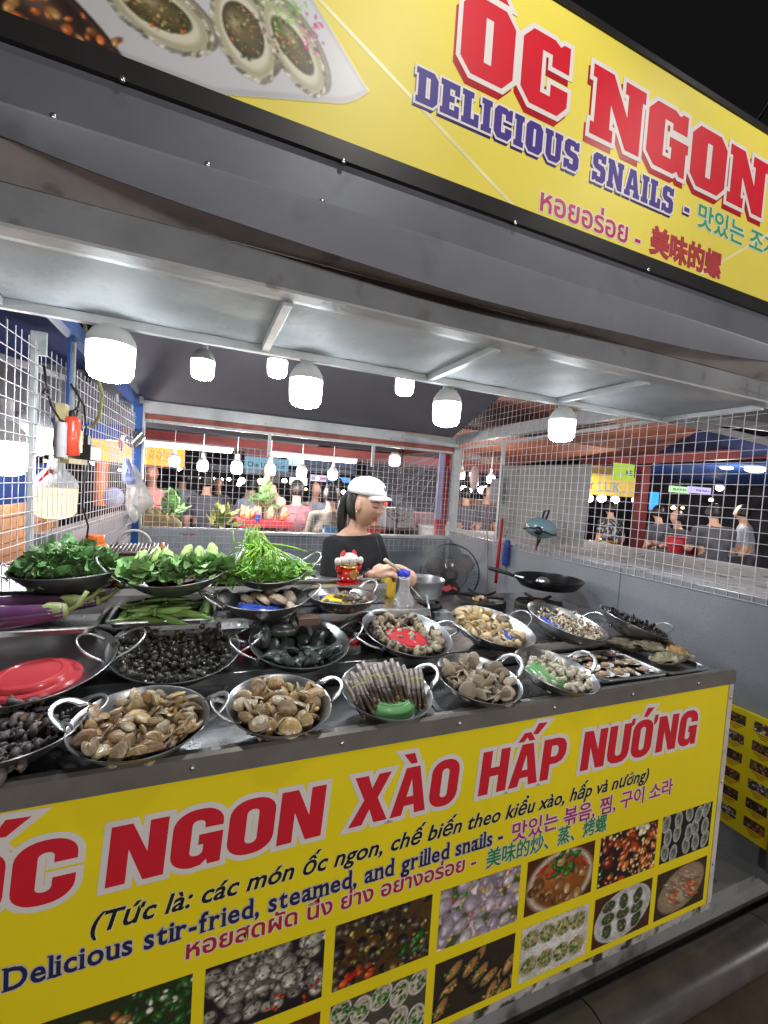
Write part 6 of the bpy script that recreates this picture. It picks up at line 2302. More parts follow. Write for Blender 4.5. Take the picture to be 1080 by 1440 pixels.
m = MB().tube([mh @ Vector((.100 * math.cos(k * math.pi / 16), .118 * math.sin(k * math.pi / 16), -.012 + .01 * math.sin(k * .4))) for k in range(32)], .005, 8, close=True)
part('trim', m, BLACKP, t, 3)
m = MB().ball(mh @ Vector((-.045, -.085, -.012)), (.030, .030, .028), 14, 8)
part('side_opening', m, BLACKP, t, 3)
part('strap', MB().tube([mh @ Vector((-.03, -.06, -.05)), mh @ Vector((-.01, -.03, -.10)), mh @ Vector((0, 0, -.125))], .006, 8), BLACKP, t, 3)
part('strap', MB().tube([mh @ Vector((.03, .03, -.05)), mh @ Vector((.01, .01, -.10)), mh @ Vector((0, 0, -.125))], .006, 8), BLACKP, t, 3)
part('buckle', MB().ball(mh @ Vector((0, 0, -.135)), (.010, .010, .014), 8, 6), RED, t, 3)
part('hanging_strap', MB().tube([mh @ Vector((-.02, -.04, .055)), mh @ Vector((0, 0, .12)), mh @ Vector((.04, .02, .135)), mh @ Vector((.03, .02, .07))], .007, 8), BLACKP, t, 3)
a, b = P(684, 715, x=XR + .0 - .02), P(686, 800, x=XR - .02)
t = thing('pink_pipe', 'thin dull pink pipe running down the right wall', 'pipe', b)
part('pipe', MB().tube([a, (a + b) / 2, b, Vector((b.x, b.y, .3))], .005, 8), mat('dull pink plastic', (.35, .2, .2), .5), t, 3)
t = thing('loose_wire', 'thin grey wire looping down the wall behind the fan', 'wire', P(680, 740, x=XR - .02))
part('wire', MB().tube([P(x_, y_, x=XR - .02) for x_, y_ in ((664, 742), (672, 736), (680, 748), (683, 770), (676, 786), (662, 795))], .003, 6), mat('grey wire', (.3, .3, .32), .5), t, 3)

# ------------------------------------------------------------------ lucky cat on its tray
tc = P(468, 800, z=1.135)
tr_ = tray('empty_tray', 'empty steel tray at the counter back, carrying the lucky cat', (0.51, 1.80, 1.116), .40, .30, 0.02, .024)
cc = P(489, 806, z=1.16)
t = thing('lucky_cat', 'red and white beckoning lucky cat figurine on a red mat', 'figurine', (cc.x, cc.y, 1.122))
t.rotation_euler = (0, 0, .25)
RC = mat('red lacquer', (.55, .02, .02), .25, 0, .1, coat=.4)
WCt = mat('white glazed ceramic', (.74, .70, .64), .3, 0, .05, coat=.4)
GO = mat('gold paint', (.70, .42, .10), .3, .8)
part('mat', MB().box((-.055, -.045, 0), (.055, .045, .006)), RC, t, world=False, bev=.002)
part('body', MB().lathe([(0, .006), (.034, .007), (.042, .02), (.041, .045), (.036, .062), (.026, .072), (0, .076)], 24), RC, t, 3, world=False)
part('head', MB().ball((0, -.003, .092), (.041, .034, .029), 22, 14), WCt, t, 3, world=False)
for s in (-1, 1):
    part('ear', MB().lathe([(.015, 0), (.010, .014), (0, .026)], 12, c=(s * .024, 0, .108)), RC, t, .8, world=False)
    part('paw', MB().ball((s * .053, -.006, .088), (.013, .013, .016), 12, 8), WCt, t, 3, world=False)
    part('arm', MB().tube([(s * .034, 0, .045), (s * .050, -.004, .06), (s * .052, -.005, .078)], [.013, .011, .010], 10), RC, t, 3, world=False)
    part('eye', MB().tube([(s * .016 + q * .006, -.0355 + abs(q) * .002, .095 + (1 - q * q) * .003) for q in (-1, 0, 1)], .0012, 5), INKK, t, 3, world=False)
    part('cheek_spot', MB().ball((s * .018, -.036, .086), (.004, .002, .003), 8, 5), INKC, t, 3, world=False)
part('nose', MB().ball((0, -.037, .088), (.003, .002, .002), 8, 5), INKC, t, 3, world=False)
part('bib', MB().lathe([(.036, 0), (.040, -.004), (.036, -.008)], 20, c=(0, -.001, .070)), GO, t, 3, world=False)
part('coin', MB().lathe([(0, -.003), (.016, -.003), (.017, 0), (.016, .003), (0, .003)], 18, M=Matrix.Translation((0, -.040, .040)) @ Matrix.Rotation(math.pi / 2, 4, 'X')), GO, t, .7, world=False)
for k in range(8):
    a = -2.6 + k * .27
    part('painted_flower', MB().ball((.042 * math.cos(a), .042 * math.sin(a), .024 + .02 * (k % 2)), (.004, .004, .004), 8, 5), GO if k % 2 else INKW, t, 3, world=False)

# ------------------------------------------------------------------ small things tucked between the rows
def simple(name, label, cat, c, mb, m_, group=None, smooth=.8, rz=0):
    o = put(name, mb.mesh(name, m_, smooth), None, loc=c)
    o.rotation_euler = (0, 0, rz)
    tag(o, label, cat, group)
    return o


jc = P(495, 912, z=.945)
t = thing('red_capped_jar', 'clear jar with a bright red screw cap between mussels and razor clams', 'jar', (jc.x, jc.y, .932))
part('glass', MB().lathe([(0, 0), (.030, .001), (.032, .01), (.030, .028), (.026, .032)], 22), clear('clear plastic'), t, .8, world=False)
part('cap', MB().lathe([(.0, .045), (.024, .0445), (.026, .042), (.0265, .031), (.024, .030)], 22), mat('red cap plastic', (.62, .02, .02), .3), t, .6, world=False)
jc = P(504, 893, z=.945)
simple('clear_saucer', 'clear plastic lid lying behind the red capped jar', 'lid', (jc.x, jc.y, .931), MB().lathe([(0, 0), (.035, .001), (.042, .03), (.044, .032), (.040, .03), (.034, .004), (0, .003)], 24), clear('clear plastic'))
jc = P(530, 903, z=.945)
simple('clear_tub', 'low clear plastic tub beside the red capped jar', 'tub', (jc.x, jc.y, .931), MB().lathe([(0, 0), (.045, .001), (.052, .028), (.055, .030), (.050, .028), (.043, .004), (0, .003)], 24), clear('clear plastic'))
jc = P(342, 912, z=.94)
simple('pink_saucer', 'pinkish red plastic lid lying flat between snail and mussel woks', 'lid', (jc.x, jc.y, .931), MB().lathe([(0, .016), (.040, .016), (.045, .012), (.047, 0), (.044, 0)], 30), mat('pinkish red plastic', (.42, .02, .07), .3))
jc = P(432, 872, z=1.045)
simple('brown_box', 'small brown plastic box on the middle shelf', 'box', (jc.x, jc.y, 1.036), MB().box((-.035, -.03, 0), (.035, .03, .022)), mat('brown plastic', (.16, .09, .07), .35))
jc = P(415, 880, z=1.04)
simple('blue_can', 'blue tin can behind the mussel wok', 'can', (.445, 1.60, 1.036), MB().lathe([(0, 0), (.022, 0), (.023, .002), (.023, .05), (.021, .052), (0, .051)], 20), mat('blue can paint', (.03, .06, .32), .3))
jc = P(518, 868, z=.94)
simple('red_bowl', 'small red bowl behind the cockles', 'bowl', P(520, 880, z=.98), MB().lathe([(0, 0), (.03, 0), (.055, .03), (.053, .031), (.028, .004), (0, .003)], 24), mat('red cap plastic', (0, 0, 0)))
gb = P(316, 806, z=1.15)
simple('green_basin', 'green plastic basin between the mustard greens and the spinach', 'basin', (gb.x, gb.y, 1.117), MB().lathe([(0, 0), (.045, .0), (.062, .05), (.066, .052), (.060, .050), (.043, .004), (0, .003)], 28), mat('green plastic', (.01, .20, .07), .3))
for i, (px, py) in enumerate(((172, 820), (184, 822), (196, 823), (207, 824))):
    q = P(px, py, z=1.125)
    simple('ginger_root', 'pale beige ginger piece under the mustard greens, %s' % ['leftmost', 'second', 'third', 'rightmost'][i], 'ginger', (q.x, q.y + .02, 1.135), MB().ball((0, 0, 0), (.018, .030, .019), 12, 8),
           mat('ginger skin', (.55, .40, .22), .6, 0, .2, 30, .4, 60), 'ginger pieces under the greens', 3, rnd())
q = P(158, 815, z=1.13)
simple('red_packet', 'shiny red packet beside the ginger', 'packet', (q.x, q.y + .01, 1.117), MB().grid(lambda u, v: ((u - .5) * .07, (v - .5) * .06, .03 * math.sin(math.pi * u) * math.sin(math.pi * v) + .004 * math.sin(u * 20 + v * 9)), 12, 12), mat('red foil', (.55, .02, .03), .2, .2), None, 3)
for i, (px, py, s_) in enumerate(((620, 853, 1.), (600, 868, 1.1), (622, 886, .8))):
    q = P(px, py, z=.96)
    simple('clear_box', ['clear square food box in front of the pot', 'clear food box lid by the cockle wok', 'small clear box right of the cockles'][i], 'box', (q.x, q.y, .932 if q.y < 1.6 else .902),
           MB().box((-.045 * s_, -.03 * s_, 0), (.045 * s_, .03 * s_, .035)), clear('frosted plastic', (.7, .74, .76), .2, .5))
q = P(612, 862, z=.98)
simple('steel_spoon', 'steel spoon leaning from the clear box', 'spoon', (0, 0, 0), MB().tube([P(600, 838, d=1.85), P(604, 860, d=1.78), P(608, 880, d=1.75)], [.006, .004, .003], 8), STEEL, None, 3)
q0, q1 = P(607, 832, z=.93), P(640, 828, z=.93)
simple('red_cloth', 'dull red cloth lying behind the pot', 'cloth', (q0 + q1) / 2, MB().grid(lambda u, v: ((u - .5) * .14, (v - .5) * .10, .012 + .008 * math.sin(u * 11) * math.cos(v * 9)), 14, 10), mat('dull red cloth', (.30, .03, .04), .8), None, 3)
for i, (px, py) in enumerate(((597, 1000), (555, 1015))):
    pass
a, b = P(596, 968, z=.882), P(618, 1000, z=.882)
simple('steel_strip', 'flat steel strip lying on the worktop beside the razor clam bowl', 'strip', (0, 0, 0), MB().bar(a, b, .014, .004), STEEL, None)
for i, (px, py) in enumerate(((300, 872), (330, 880))):
    q = P(px, py, z=1.045)
    simple('clear_bag', 'crumpled clear plastic bag by the okra tray, %s' % ('left' if i == 0 else 'right'), 'bag', (q.x, q.y, 1.04),
           MB().grid(lambda u, v: ((u - .5) * .08, (v - .5) * .06, .006 + .012 * abs(math.sin(u * 9 + v * 5)) * math.sin(math.pi * v)), 10, 10), clear('bag film', (.8, .82, .85), .1, .35), None, .3)

# steam
sb = MB().ball((pc_.x + .03, pc_.y + .02, pc_.z + .20), (.13, .12, .20), 24, 14)
stm = bpy.data.materials.new('steam')
stm.use_nodes = True
nt = stm.node_tree
nt.nodes.remove(nt.nodes['Principled BSDF'])
pv = nt.nodes.new('ShaderNodeVolumePrincipled')
pv.inputs['Color'].default_value = (.95, .95, .97, 1)
tc_ = nt.nodes.new('ShaderNodeTexCoord')
nz_ = nt.nodes.new('ShaderNodeTexNoise')
nz_.inputs['Scale'].default_value = 9
nz_.inputs['Detail'].default_value = 3
mr = nt.nodes.new('ShaderNodeMapRange')
mr.inputs[1].default_value = .46
mr.inputs[2].default_value = .72
mr.inputs[4].default_value = 3.2
gr = nt.nodes.new('ShaderNodeTexGradient')
gr.gradient_type = 'SPHERICAL'
mp = nt.nodes.new('ShaderNodeMapping')
mp.inputs['Location'].default_value = (-1, -1, -1)
mp.inputs['Scale'].default_value = (2, 2, 2)
mm_ = nt.nodes.new('ShaderNodeMath')
mm_.operation = 'MULTIPLY'
nt.links.new(tc_.outputs['Object'], nz_.inputs['Vector'])
nt.links.new(tc_.outputs['Generated'], mp.inputs['Vector'])
nt.links.new(mp.outputs[0], gr.inputs['Vector'])
nt.links.new(nz_.outputs['Fac'], mr.inputs[0])
nt.links.new(mr.outputs[0], mm_.inputs[0])
nt.links.new(gr.outputs['Fac'], mm_.inputs[1])
nt.links.new(mm_.outputs[0], pv.inputs['Density'])
nt.links.new(pv.outputs[0], nt.nodes['Material Output'].inputs['Volume'])
o = put('steam', sb.mesh('steam', stm, 3))
o['kind'] = 'stuff'
tag(o, 'thin steam rising from the aluminium pot', 'steam')

# ------------------------------------------------------------------ left side clutter
gl = P(186, 768, d=2.45)
t = thing('grill', 'charcoal grill with steel bars, arched handle and dark red body at the back left', 'grill', (gl.x, gl.y, gl.z - .10))
t.rotation_euler = (0, 0, .05)
part('fire_box', MB().box((-.17, -.14, -.06), (.17, .14, .085)), mat('dark red enamel', (.10, .03, .03), .4), t, world=False, bev=.006)
part('rim', MB().tube([(-.175, -.145, .088), (.175, -.145, .088), (.175, .145, .088), (-.175, .145, .088)], .006, 8, close=True), STEEL, t, .8, world=False)
gb_ = MB().tube([(0, -.14, 0), (0, 0, 0), (0, .14, 0)], .0035, 6).mesh('grill_bar', STEEL, 3)
for k in range(15):
    o = put('grill_bar', gb_, t)
    o.location = (-.155 + k * .020, 0, .096)
part('wooden_grip', MB().tube([(.15, -.10, .10), (.15, 0, .105), (.15, .11, .10)], [.010, .012, .010], 10), mat('orange wood', (.50, .17, .04), .4), t, 3, world=False)
part('arched_handle', MB().tube([(.0 + .085 * math.cos(a), .12, .09 + .085 * math.sin(a)) for a in [k * math.pi / 12 for k in range(13)]], .008, 8), mat('cream enamel', (.6, .58, .52), .4), t, 3, world=False)
q = P(263, 776, d=2.35)
simple('white_shaker', 'small white topped shaker right of the grill', 'shaker', q - Vector((0, 0, .05)), MB().lathe([(0, 0), (.02, 0), (.022, .05), (.016, .065), (.018, .08), (0, .085)], 16), WHITEP)
q = P(133, 768, d=2.05)
t = thing('orange_jar', 'orange plastic jar with screw lid behind the leafy greens', 'jar', q - Vector((0, 0, .09)))
part('jar_body', MB().lathe([(0, 0), (.055, 0), (.060, .03), (.058, .09), (.044, .105)], 24), mat('orange plastic', (.75, .20, .02), .35), t, .9, world=False)
part('jar_lid', MB().lathe([(.040, .106), (.040, .138), (.036, .143), (0, .143)], 24), mat('bright orange plastic', (.80, .16, .02), .3), t, .7, world=False)
# shelf under the grill things
simple('back_table', 'low dark steel table carrying the grill behind the counter', 'table', (0, 0, 0), MB().box((-.50, 2.25, .84), (.05, 3.0, gl.z - .165)), STEELD)

# board with extinguisher on the left mesh
def onl(px, py, n=.03):
    """point on the left screen, n metres inside it"""
    q0_ = LA + Vector((n * LD.y, -n * LD.x, 0))
    r = P(px, py, d=1.0) - EYE
    nn = Vector((LD.y, -LD.x, 0))
    t_ = (q0_ - EYE).dot(nn) / r.dot(nn)
    return EYE + r * t_


def lbox(mb, px0, py0, px1, py1, n0=.01, th=.02, mi=0):
    a, b = onl(px0, (py0 + py1) / 2, n0), onl(px1, (py0 + py1) / 2, n0)
    zt, zb2 = onl((px0 + px1) / 2, py0, n0).z, onl((px0 + px1) / 2, py1, n0).z
    nv = Vector((LD.y, -LD.x, 0)) * th
    vs = []
    for off in (Vector(), nv):
        for p_, z_ in ((a, zb2), (b, zb2), (b, zt), (a, zt)):
            vs.append((p_.x + off.x, p_.y + off.y, z_))
    return mb.add(vs, [(0, 1, 2, 3), (7, 6, 5, 4), (0, 4, 5, 1), (1, 5, 6, 2), (2, 6, 7, 3), (3, 7, 4, 0)], mi)


t = thing('meter_board', 'wooden framed board tied to the left mesh carrying a red extinguisher', 'board', onl(98, 650))
part('wood_strip', lbox(MB(), 77, 567, 84, 645, .012, .03), mat('yellowish wood', (.50, .42, .22), .6, 0, .2, 20), t)
part('wood_strip', lbox(MB(), 84, 645, 112, 652, .012, .03), mat('yellowish wood', (0, 0, 0)), t)
part('back_board', lbox(MB(), 84, 575, 112, 645, .008, .006), mat('brown board', (.16, .12, .09), .6), t)
def ltube(px, py0, py1, n, r, prof):
    a, b = onl(px, py0, n), onl(px, py1, n)
    b.x, b.y = a.x, a.y
    pts = [a + (b - a) * f for f, _ in prof]
    return MB().tube(pts, [r * k for _, k in prof], 16)
t = thing('fire_extinguisher', 'small orange red fire extinguisher on the left mesh board', 'fire extinguisher', onl(102, 610))
part('cylinder', ltube(102, 585, 641, .06, .028, ((0, .35), (.05, .8), (.12, 1), (.95, 1), (1, .85))), mat('orange red enamel', (.72, .07, .03), .3, coat=.4), t, .8)
part('valve', ltube(102, 577, 586, .06, .012, ((0, .6), (.3, 1), (1, 1))), BLACKP, t, .8)
part('lever', MB().tube([onl(102, 578, .06), onl(108, 574, .07), onl(114, 577, .07)], .004, 8), BLACKP, t, 3)
part('yellow_label', lbox(MB(), 107.5, 605, 111, 636, .062, .012), mat('yellow plastic', (0, 0, 0)), t)
simple('grey_pipe', 'light grey pipe beside the extinguisher', 'pipe', (0, 0, 0), ltube(87, 594, 643, .04, .017, ((0, 1), (.5, 1), (1, 1))), mat('light grey plastic', (.45, .46, .48), .4))
t = thing('socket_box', 'black socket box hanging from cables right of the extinguisher', 'socket', onl(119, 636))
part('box', lbox(MB(), 112, 626, 128, 647, .03, .04), BLACKP, t, bev=.003)
part('plug', lbox(MB(), 118, 612, 122, 626, .04, .015), BLACKP, t)
CB = mat('black cable', (.015, .015, .015), .5)
for k, (pts, lab) in enumerate((([(66, 545), (72, 570), (84, 590), (98, 596), (108, 585), (112, 560), (106, 545)], 'black cable looping above the extinguisher'),
                                ([(100, 540), (118, 570), (121, 600), (120, 615)], 'black cable dropping to the socket box'),
                                ([(124, 647), (118, 680), (116, 712), (124, 740), (122, 760)], 'black cable hanging down from the socket box'),
                                ([(62, 515), (66, 545), (60, 552), (70, 556)], 'tangled black cable on the mesh above the board'))):
    simple('cable', lab, 'cable', (0, 0, 0), MB().tube([onl(x_, y_, .035 + .01 * (i_ % 2)) for i_, (x_, y_) in enumerate(pts)], .004, 8), CB, 'cables on the left mesh', 3)
yh = mat('yellow green hose', (.42, .42, .16), .4)
simple('yellow_hose', 'dull yellow hose drooping from behind the large left bulb', 'hose', (0, 0, 0), MB().tube([P(x_, y_, d=1.75 + .04 * i_) for i_, (x_, y_) in enumerate([(118, 452), (124, 480), (137, 530), (144, 555), (140, 585), (130, 600), (118, 600)])], .007, 8), yh, None, 3)
pz = mat('zinc strip', (.50, .54, .56), .4, .4)
a, b = onl(56, 440, .0), onl(55, 500, .0)
simple('zinc_bracket', 'zinc bracket hanging from the ceiling corner in front of left mesh', 'bracket', (0, 0, 0), MB().bar((a.x, a.y, ZC), (a.x, a.y, b.z), .045, .012), pz)
t = thing('conduit_post', 'slim zinc and blue conduit post standing against the left mesh', 'post', onl(102, 560))
a = onl(103, 450, .02)
part('zinc_side', MB().bar((a.x, a.y, onl(103, 585).z), (a.x, a.y, 2.05), .022, .02), pz, t)
a = onl(99, 450, .02)
part('blue_side', MB().bar((a.x, a.y, onl(99, 600).z), (a.x, a.y, 2.05), .010, .018), BLUEP, t)
a = onl(30, 500, .0)
simple('mesh_post', 'slim zinc post behind the left mesh', 'post', (0, 0, 0), MB().bar((onl(46, 600, -.01).x, onl(46, 600, -.01).y, .9), (onl(46, 600, -.01).x, onl(46, 600, -.01).y, 1.93), .018), pz)

# tin cup, bags on the rear left corner
q = P(189, 617, d=3.1)
t = thing('tin_can', 'shiny tin can hanging tilted on the rear blue post', 'can', q)
Mt = Matrix.Translation(q) @ Matrix.Rotation(math.radians(35), 4, 'Y') @ Matrix.Rotation(math.radians(-20), 4, 'X')
part('can', MB().lathe([(0, .055), (.044, .055), (.047, .052), (.047, -.052), (.044, -.055), (.042, -.05), (.042, .045), (0, .048)], 26, M=Mt), mat('tin', (.55, .56, .57), .18, 1.0), t, .7)


def bag(name, lab, pts, thick, m_, seed, dd):
    """crumpled bag from an outline given at the rear corner"""
    r_ = random.Random(seed)
    n = len(pts)
    mb = MB()
    c = Vector((sum(p[0] for p in pts) / n, sum(p[1] for p in pts) / n, 0))
    vs, fs = [], []
    K = 6
    for side in (1, -1):
        vs.append(tuple(P(c.x, c.y, d=dd - side * thick)))
        for k in range(1, K + 1):
            f = k / K
            for i, (x, y) in enumerate(pts):
                dz = side * thick * math.sqrt(max(0, 1 - f * f)) + (math.sin(i * 2.1 + k * 1.7 + seed) * .012 if k < K else 0)
                vs.append(tuple(P(c.x + (x - c.x) * f, c.y + (y - c.y) * f, d=dd - dz)))
    S = 1 + K * n
    for s in (0, 1):
        o0 = s * S
        for i in range(n):
            j = (i + 1) % n
            tri = (o0, o0 + 1 + i, o0 + 1 + j)
            fs.append(tri if not s else tri[::-1])
            for k in range(K - 1):
                q_ = (o0 + 1 + k * n + i, o0 + 1 + (k + 1) * n + i, o0 + 1 + (k + 1) * n + j, o0 + 1 + k * n + j)
                fs.append(q_ if not s else q_[::-1])
    mb.add(vs, fs)
    me = mb.mesh(name, m_, 3)
    o = put(name, me)
    ss = o.modifiers.new('s', 'SUBSURF')
    ss.levels = ss.render_levels = 1
    return o


BAGM = mat('cloudy plastic bag', (.62, .62, .60), .25, 0, .15, 20, .6, 30, alpha=.72)
o = bag('plastic_bag', '', [(184, 650), (192, 655), (198, 668), (208, 690), (221, 706), (212, 714), (200, 718), (194, 735), (186, 738), (176, 715), (176, 690), (180, 665)], .05, BAGM, 3, 3.0)
tag(o, 'cloudy clear plastic bag bulging from the rear corner post', 'bag')
o = bag('plastic_bag', '', [(180, 705), (190, 708), (196, 725), (192, 738), (184, 735), (178, 720)], .03, BAGM, 5, 2.95)
tag(o, 'small cloudy bag hanging below the larger one', 'bag')
o = bag('blue_packet', '', [(174, 640), (182, 642), (190, 672), (192, 683), (170, 682), (171, 665)], .02, mat('pale blue packet', (.28, .34, .62), .3, 0, .2, 30, .3, 60), 7, 2.92)
tag(o, 'pale blue printed packet hanging beside the plastic bags', 'packet')
o = bag('crimson_loop', '', [(165, 615), (170, 614), (174, 622), (173, 633), (170, 636), (166, 628)], .015, mat('crimson plastic', (.42, .02, .08), .4), 9, 2.95)
tag(o, 'crimson plastic handle hanging above the blue packet', 'strap')
# ------------------------------------------------------------------ the market beyond the stall
def DV(p):
    return (Vector(p) - EYE).dot(Vector((AX.z, AY.z, AZ.z)))


def panel_y(px0, py0, px1, py1, Y, th=.03):
    pm, qm = (px0 + px1) / 2, (py0 + py1) / 2
    x0, x1 = P(px0, qm, y=Y).x, P(px1, qm, y=Y).x
    z1, z0 = P(pm, py0, y=Y).z, P(pm, py1, y=Y).z
    return (x0, Y, z0), (x1, Y + th, z1)


def sheet(pts, th=.02, mi=0):
    """flat polygon of world points given a thickness downwards"""
    n = len(pts)
    vs = [tuple(p) for p in pts] + [(p[0], p[1], p[2] + th) for p in pts]
    fs = [tuple(range(n)), tuple(range(2 * n - 1, n - 1, -1))] + [(i, (i + 1) % n, (i + 1) % n + n, i + n) for i in range(n)]
    return MB().add(vs, fs, mi)


NAVY = mat('navy tarpaulin', (.022, .035, .12), .6, 0, .25, 2, .2, 6)
BLUT = mat('blue tarpaulin', (.03, .09, .34), .5, 0, .25, 2, .3, 6)
ORT = mat('orange brown tarpaulin', (.21, .065, .035), .6, 0, .25, 1.5, .3, 5)
REDB = mat('dull red beam paint', (.20, .035, .035), .45, 0, .15, 4)
MAR = mat('maroon fabric', (.11, .04, .05), .6, 0, .3, 3)
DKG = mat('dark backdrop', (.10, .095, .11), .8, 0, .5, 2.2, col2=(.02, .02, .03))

# far closing walls of the covered market, dark
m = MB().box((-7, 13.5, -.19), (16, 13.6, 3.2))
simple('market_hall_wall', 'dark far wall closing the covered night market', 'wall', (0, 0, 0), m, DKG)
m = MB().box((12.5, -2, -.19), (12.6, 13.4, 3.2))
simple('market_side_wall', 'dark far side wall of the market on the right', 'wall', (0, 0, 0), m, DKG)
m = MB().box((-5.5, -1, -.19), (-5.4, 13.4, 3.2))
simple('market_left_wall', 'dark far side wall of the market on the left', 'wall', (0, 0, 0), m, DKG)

za_ = P(300, 611, y=4.2).z
simple('grey_valance', 'dark grey awning front hanging above the back mesh', 'awning', (0, 0, 0), MB().grid(lambda u, v: (-1.6 + 3.45 * u, 4.18 + .01 * math.sin(u * 30), 2.42 + (za_ - 2.42) * v), 30, 2), mat('dark grey tarpaulin', (0, 0, 0)), None, 3)
simple('dark_awning', 'dark grey awning edge above the back mesh', 'awning', (0, 0, 0), sheet([(-1.6, 4.2, 2.32), (1.75, 4.2, 2.32), (1.75, 7.5, 2.15), (-1.6, 7.5, 2.15)]), mat('dark grey tarpaulin', (0, 0, 0)))
simple('orange_awning', 'orange brown awning over the neighbour stall behind the cook', 'awning', (0, 0, 0), sheet([(1.8, 4.3, 2.25), (5.2, 4.3, 2.25), (5.2, 8.0, 2.0), (1.8, 8.0, 2.0)]), ORT)
z_ = P(300, 618, y=6.0).z
t = thing('market_beam', 'long dull red beam running across the market behind the stall', 'beam', (2, 6, z_))
part('beam', MB().box((-3.5, 6.0, z_ - .07), (7, 6.1, z_ + .04)), REDB, t)
part('valance', MB().grid(lambda u, v: (-3.5 + 10.5 * u, 6.0 - .02 + .02 * math.sin(u * 150), z_ - .07 - .05 * v), 120, 2), MAR, t)

TUBE = glow('lit tube light', (.93, .96, 1), 22)
tubes = [((150, 616), (178, 620), 5.4, 'short lit tube light left of the blue post'), ((205, 627), (326, 634), 5.6, 'long lit tube light above the orange sign'), ((381, 641), (500, 649), 5.8, 'long lit tube light over the middle of the crowd'),
         ((405, 634), (440, 638), 7.0, 'lit tube light further off above the teal sign'), ((448, 637), (462, 639), 7.5, 'short far tube light'), ((472, 639), (484, 640), 7.5, 'short far tube light right of another'),
         ((548, 616), (572, 619), 6.0, 'short lit tube light above the plastic sheet'), ((650, 625), (676, 629), 6.0, 'short tube light seen right of the corner post'),
         ((920, 655), (975, 660), 7.0, 'thin tube light below the red beam at right')]
for a, b, yy, lab in tubes:
    pa, pb = P(*a, y=yy), P(*b, y=yy)
    pb.z = pa.z = (pa.z + pb.z) / 2
    t = thing('tube_light', lab, 'tube light', pa, group='tube lights of the market')
    part('tube', MB().tube([pa, (pa + pb) / 2, pb], .016, 8), TUBE, t, 3)
    part('fitting', MB().box((pa.x - .02, yy - .02, pa.z + .018), (pb.x + .02, yy + .02, pa.z + .05)), WHITEP, t)


def sign_y(name, label, box, Y, m_, texts=(), cat='sign', th=.05, frame=None):
    lo, hi = panel_y(*box, Y, th)
    t = thing(name, label, cat, lo)
    part('panel', MB().box(lo, hi), m_, t)
    if frame:
        W_ = .015
        part('frame', MB().box((lo[0] - W_, Y - .004, hi[2]), (hi[0] + W_, Y + th, hi[2] + W_)).box((lo[0] - W_, Y - .004, lo[2] - W_), (hi[0] + W_, Y + th, lo[2])), frame, t)
    w, h = hi[0] - lo[0], hi[2] - lo[2]
    for s, u0, u1, v0, cap, ink in texts:
        letter('lettering', s, lo[0] + w * u0, lo[0] + w * u1, lo[2] + h * v0, cap * h, Y - .001, [(ink, .02, 0, 0)], t)
    return t


ORL = glow('orange lit sign face', (1.0, .42, .07), 1.5)
BRN = mat('brown print', (.20, .07, .02), .5)
sign_y('orange_light_box', 'bright orange light box sign hanging behind the rear blue post', (128, 621, 260, 652), 5.7, ORL, [('GOLD', .62, .78, .58, .16, BRN), ('SOUP', .60, .77, .30, .18, BRN), ('SOUP MENU', .80, .97, .30, .15, BRN)], frame=RP)
sign_y('teal_sign', 'pale teal shop sign with dark blue lettering', (344, 644, 406, 661), 7.2, glow('teal lit sign', (.20, .42, .55), .9), [('Che Liên Kem', .06, .94, .20, .38, INKN)])
sign_y('red_letter_sign', 'row of red letters above the teal sign', (344, 635, 392, 644), 7.21, mat('pinkish board', (.30, .12, .14), .5), [('ĐẶC SẢN', .05, .95, .2, .5, INKC)])
sign_y('white_sign', 'small bright pale blue sign right of the teal one', (405, 641, 427, 655), 7.3, glow('pale blue lit sign', (.50, .68, .80), 1.4))
sign_y('pink_banner', 'small white and magenta banner above the crowd', (437, 668, 459, 677), 8.2, glow('white lit banner', (.75, .62, .80), 1.0), [('Chè BAMI', .08, .92, .25, .42, INKM)])
sign_y('blue_banner', 'small sky blue banner above the crowd near the cook', (463, 671, 492, 678), 8.3, glow('sky blue lit banner', (.12, .35, .75), 1.2))
sign_y('lit_shelf', 'bright white lit shelf front behind the crowd', (408, 672, 432, 682), 8.0, glow('white lit shelf', (.9, .9, .85), 2.0))
for i, (x0, y0, x1, y1, Y, c) in enumerate(((290, 655, 345, 662, 8.6, (.13, .16, .22)), (345, 662, 430, 668, 8.8, (.20, .24, .30)), (428, 650, 500, 656, 8.4, (.16, .20, .32)), (428, 659, 500, 664, 8.7, (.24, .28, .36)))):
    sign_y('banner_strip', ['dark blue grey banner strip left of the teal sign', 'grey blue banner strip under the teal sign', 'blue banner strip above the right crowd', 'pale banner strip under the blue one'][i], (x0, y0, x1, y1), Y, mat('banner %d' % i, c, .6, 0, .3, 6))

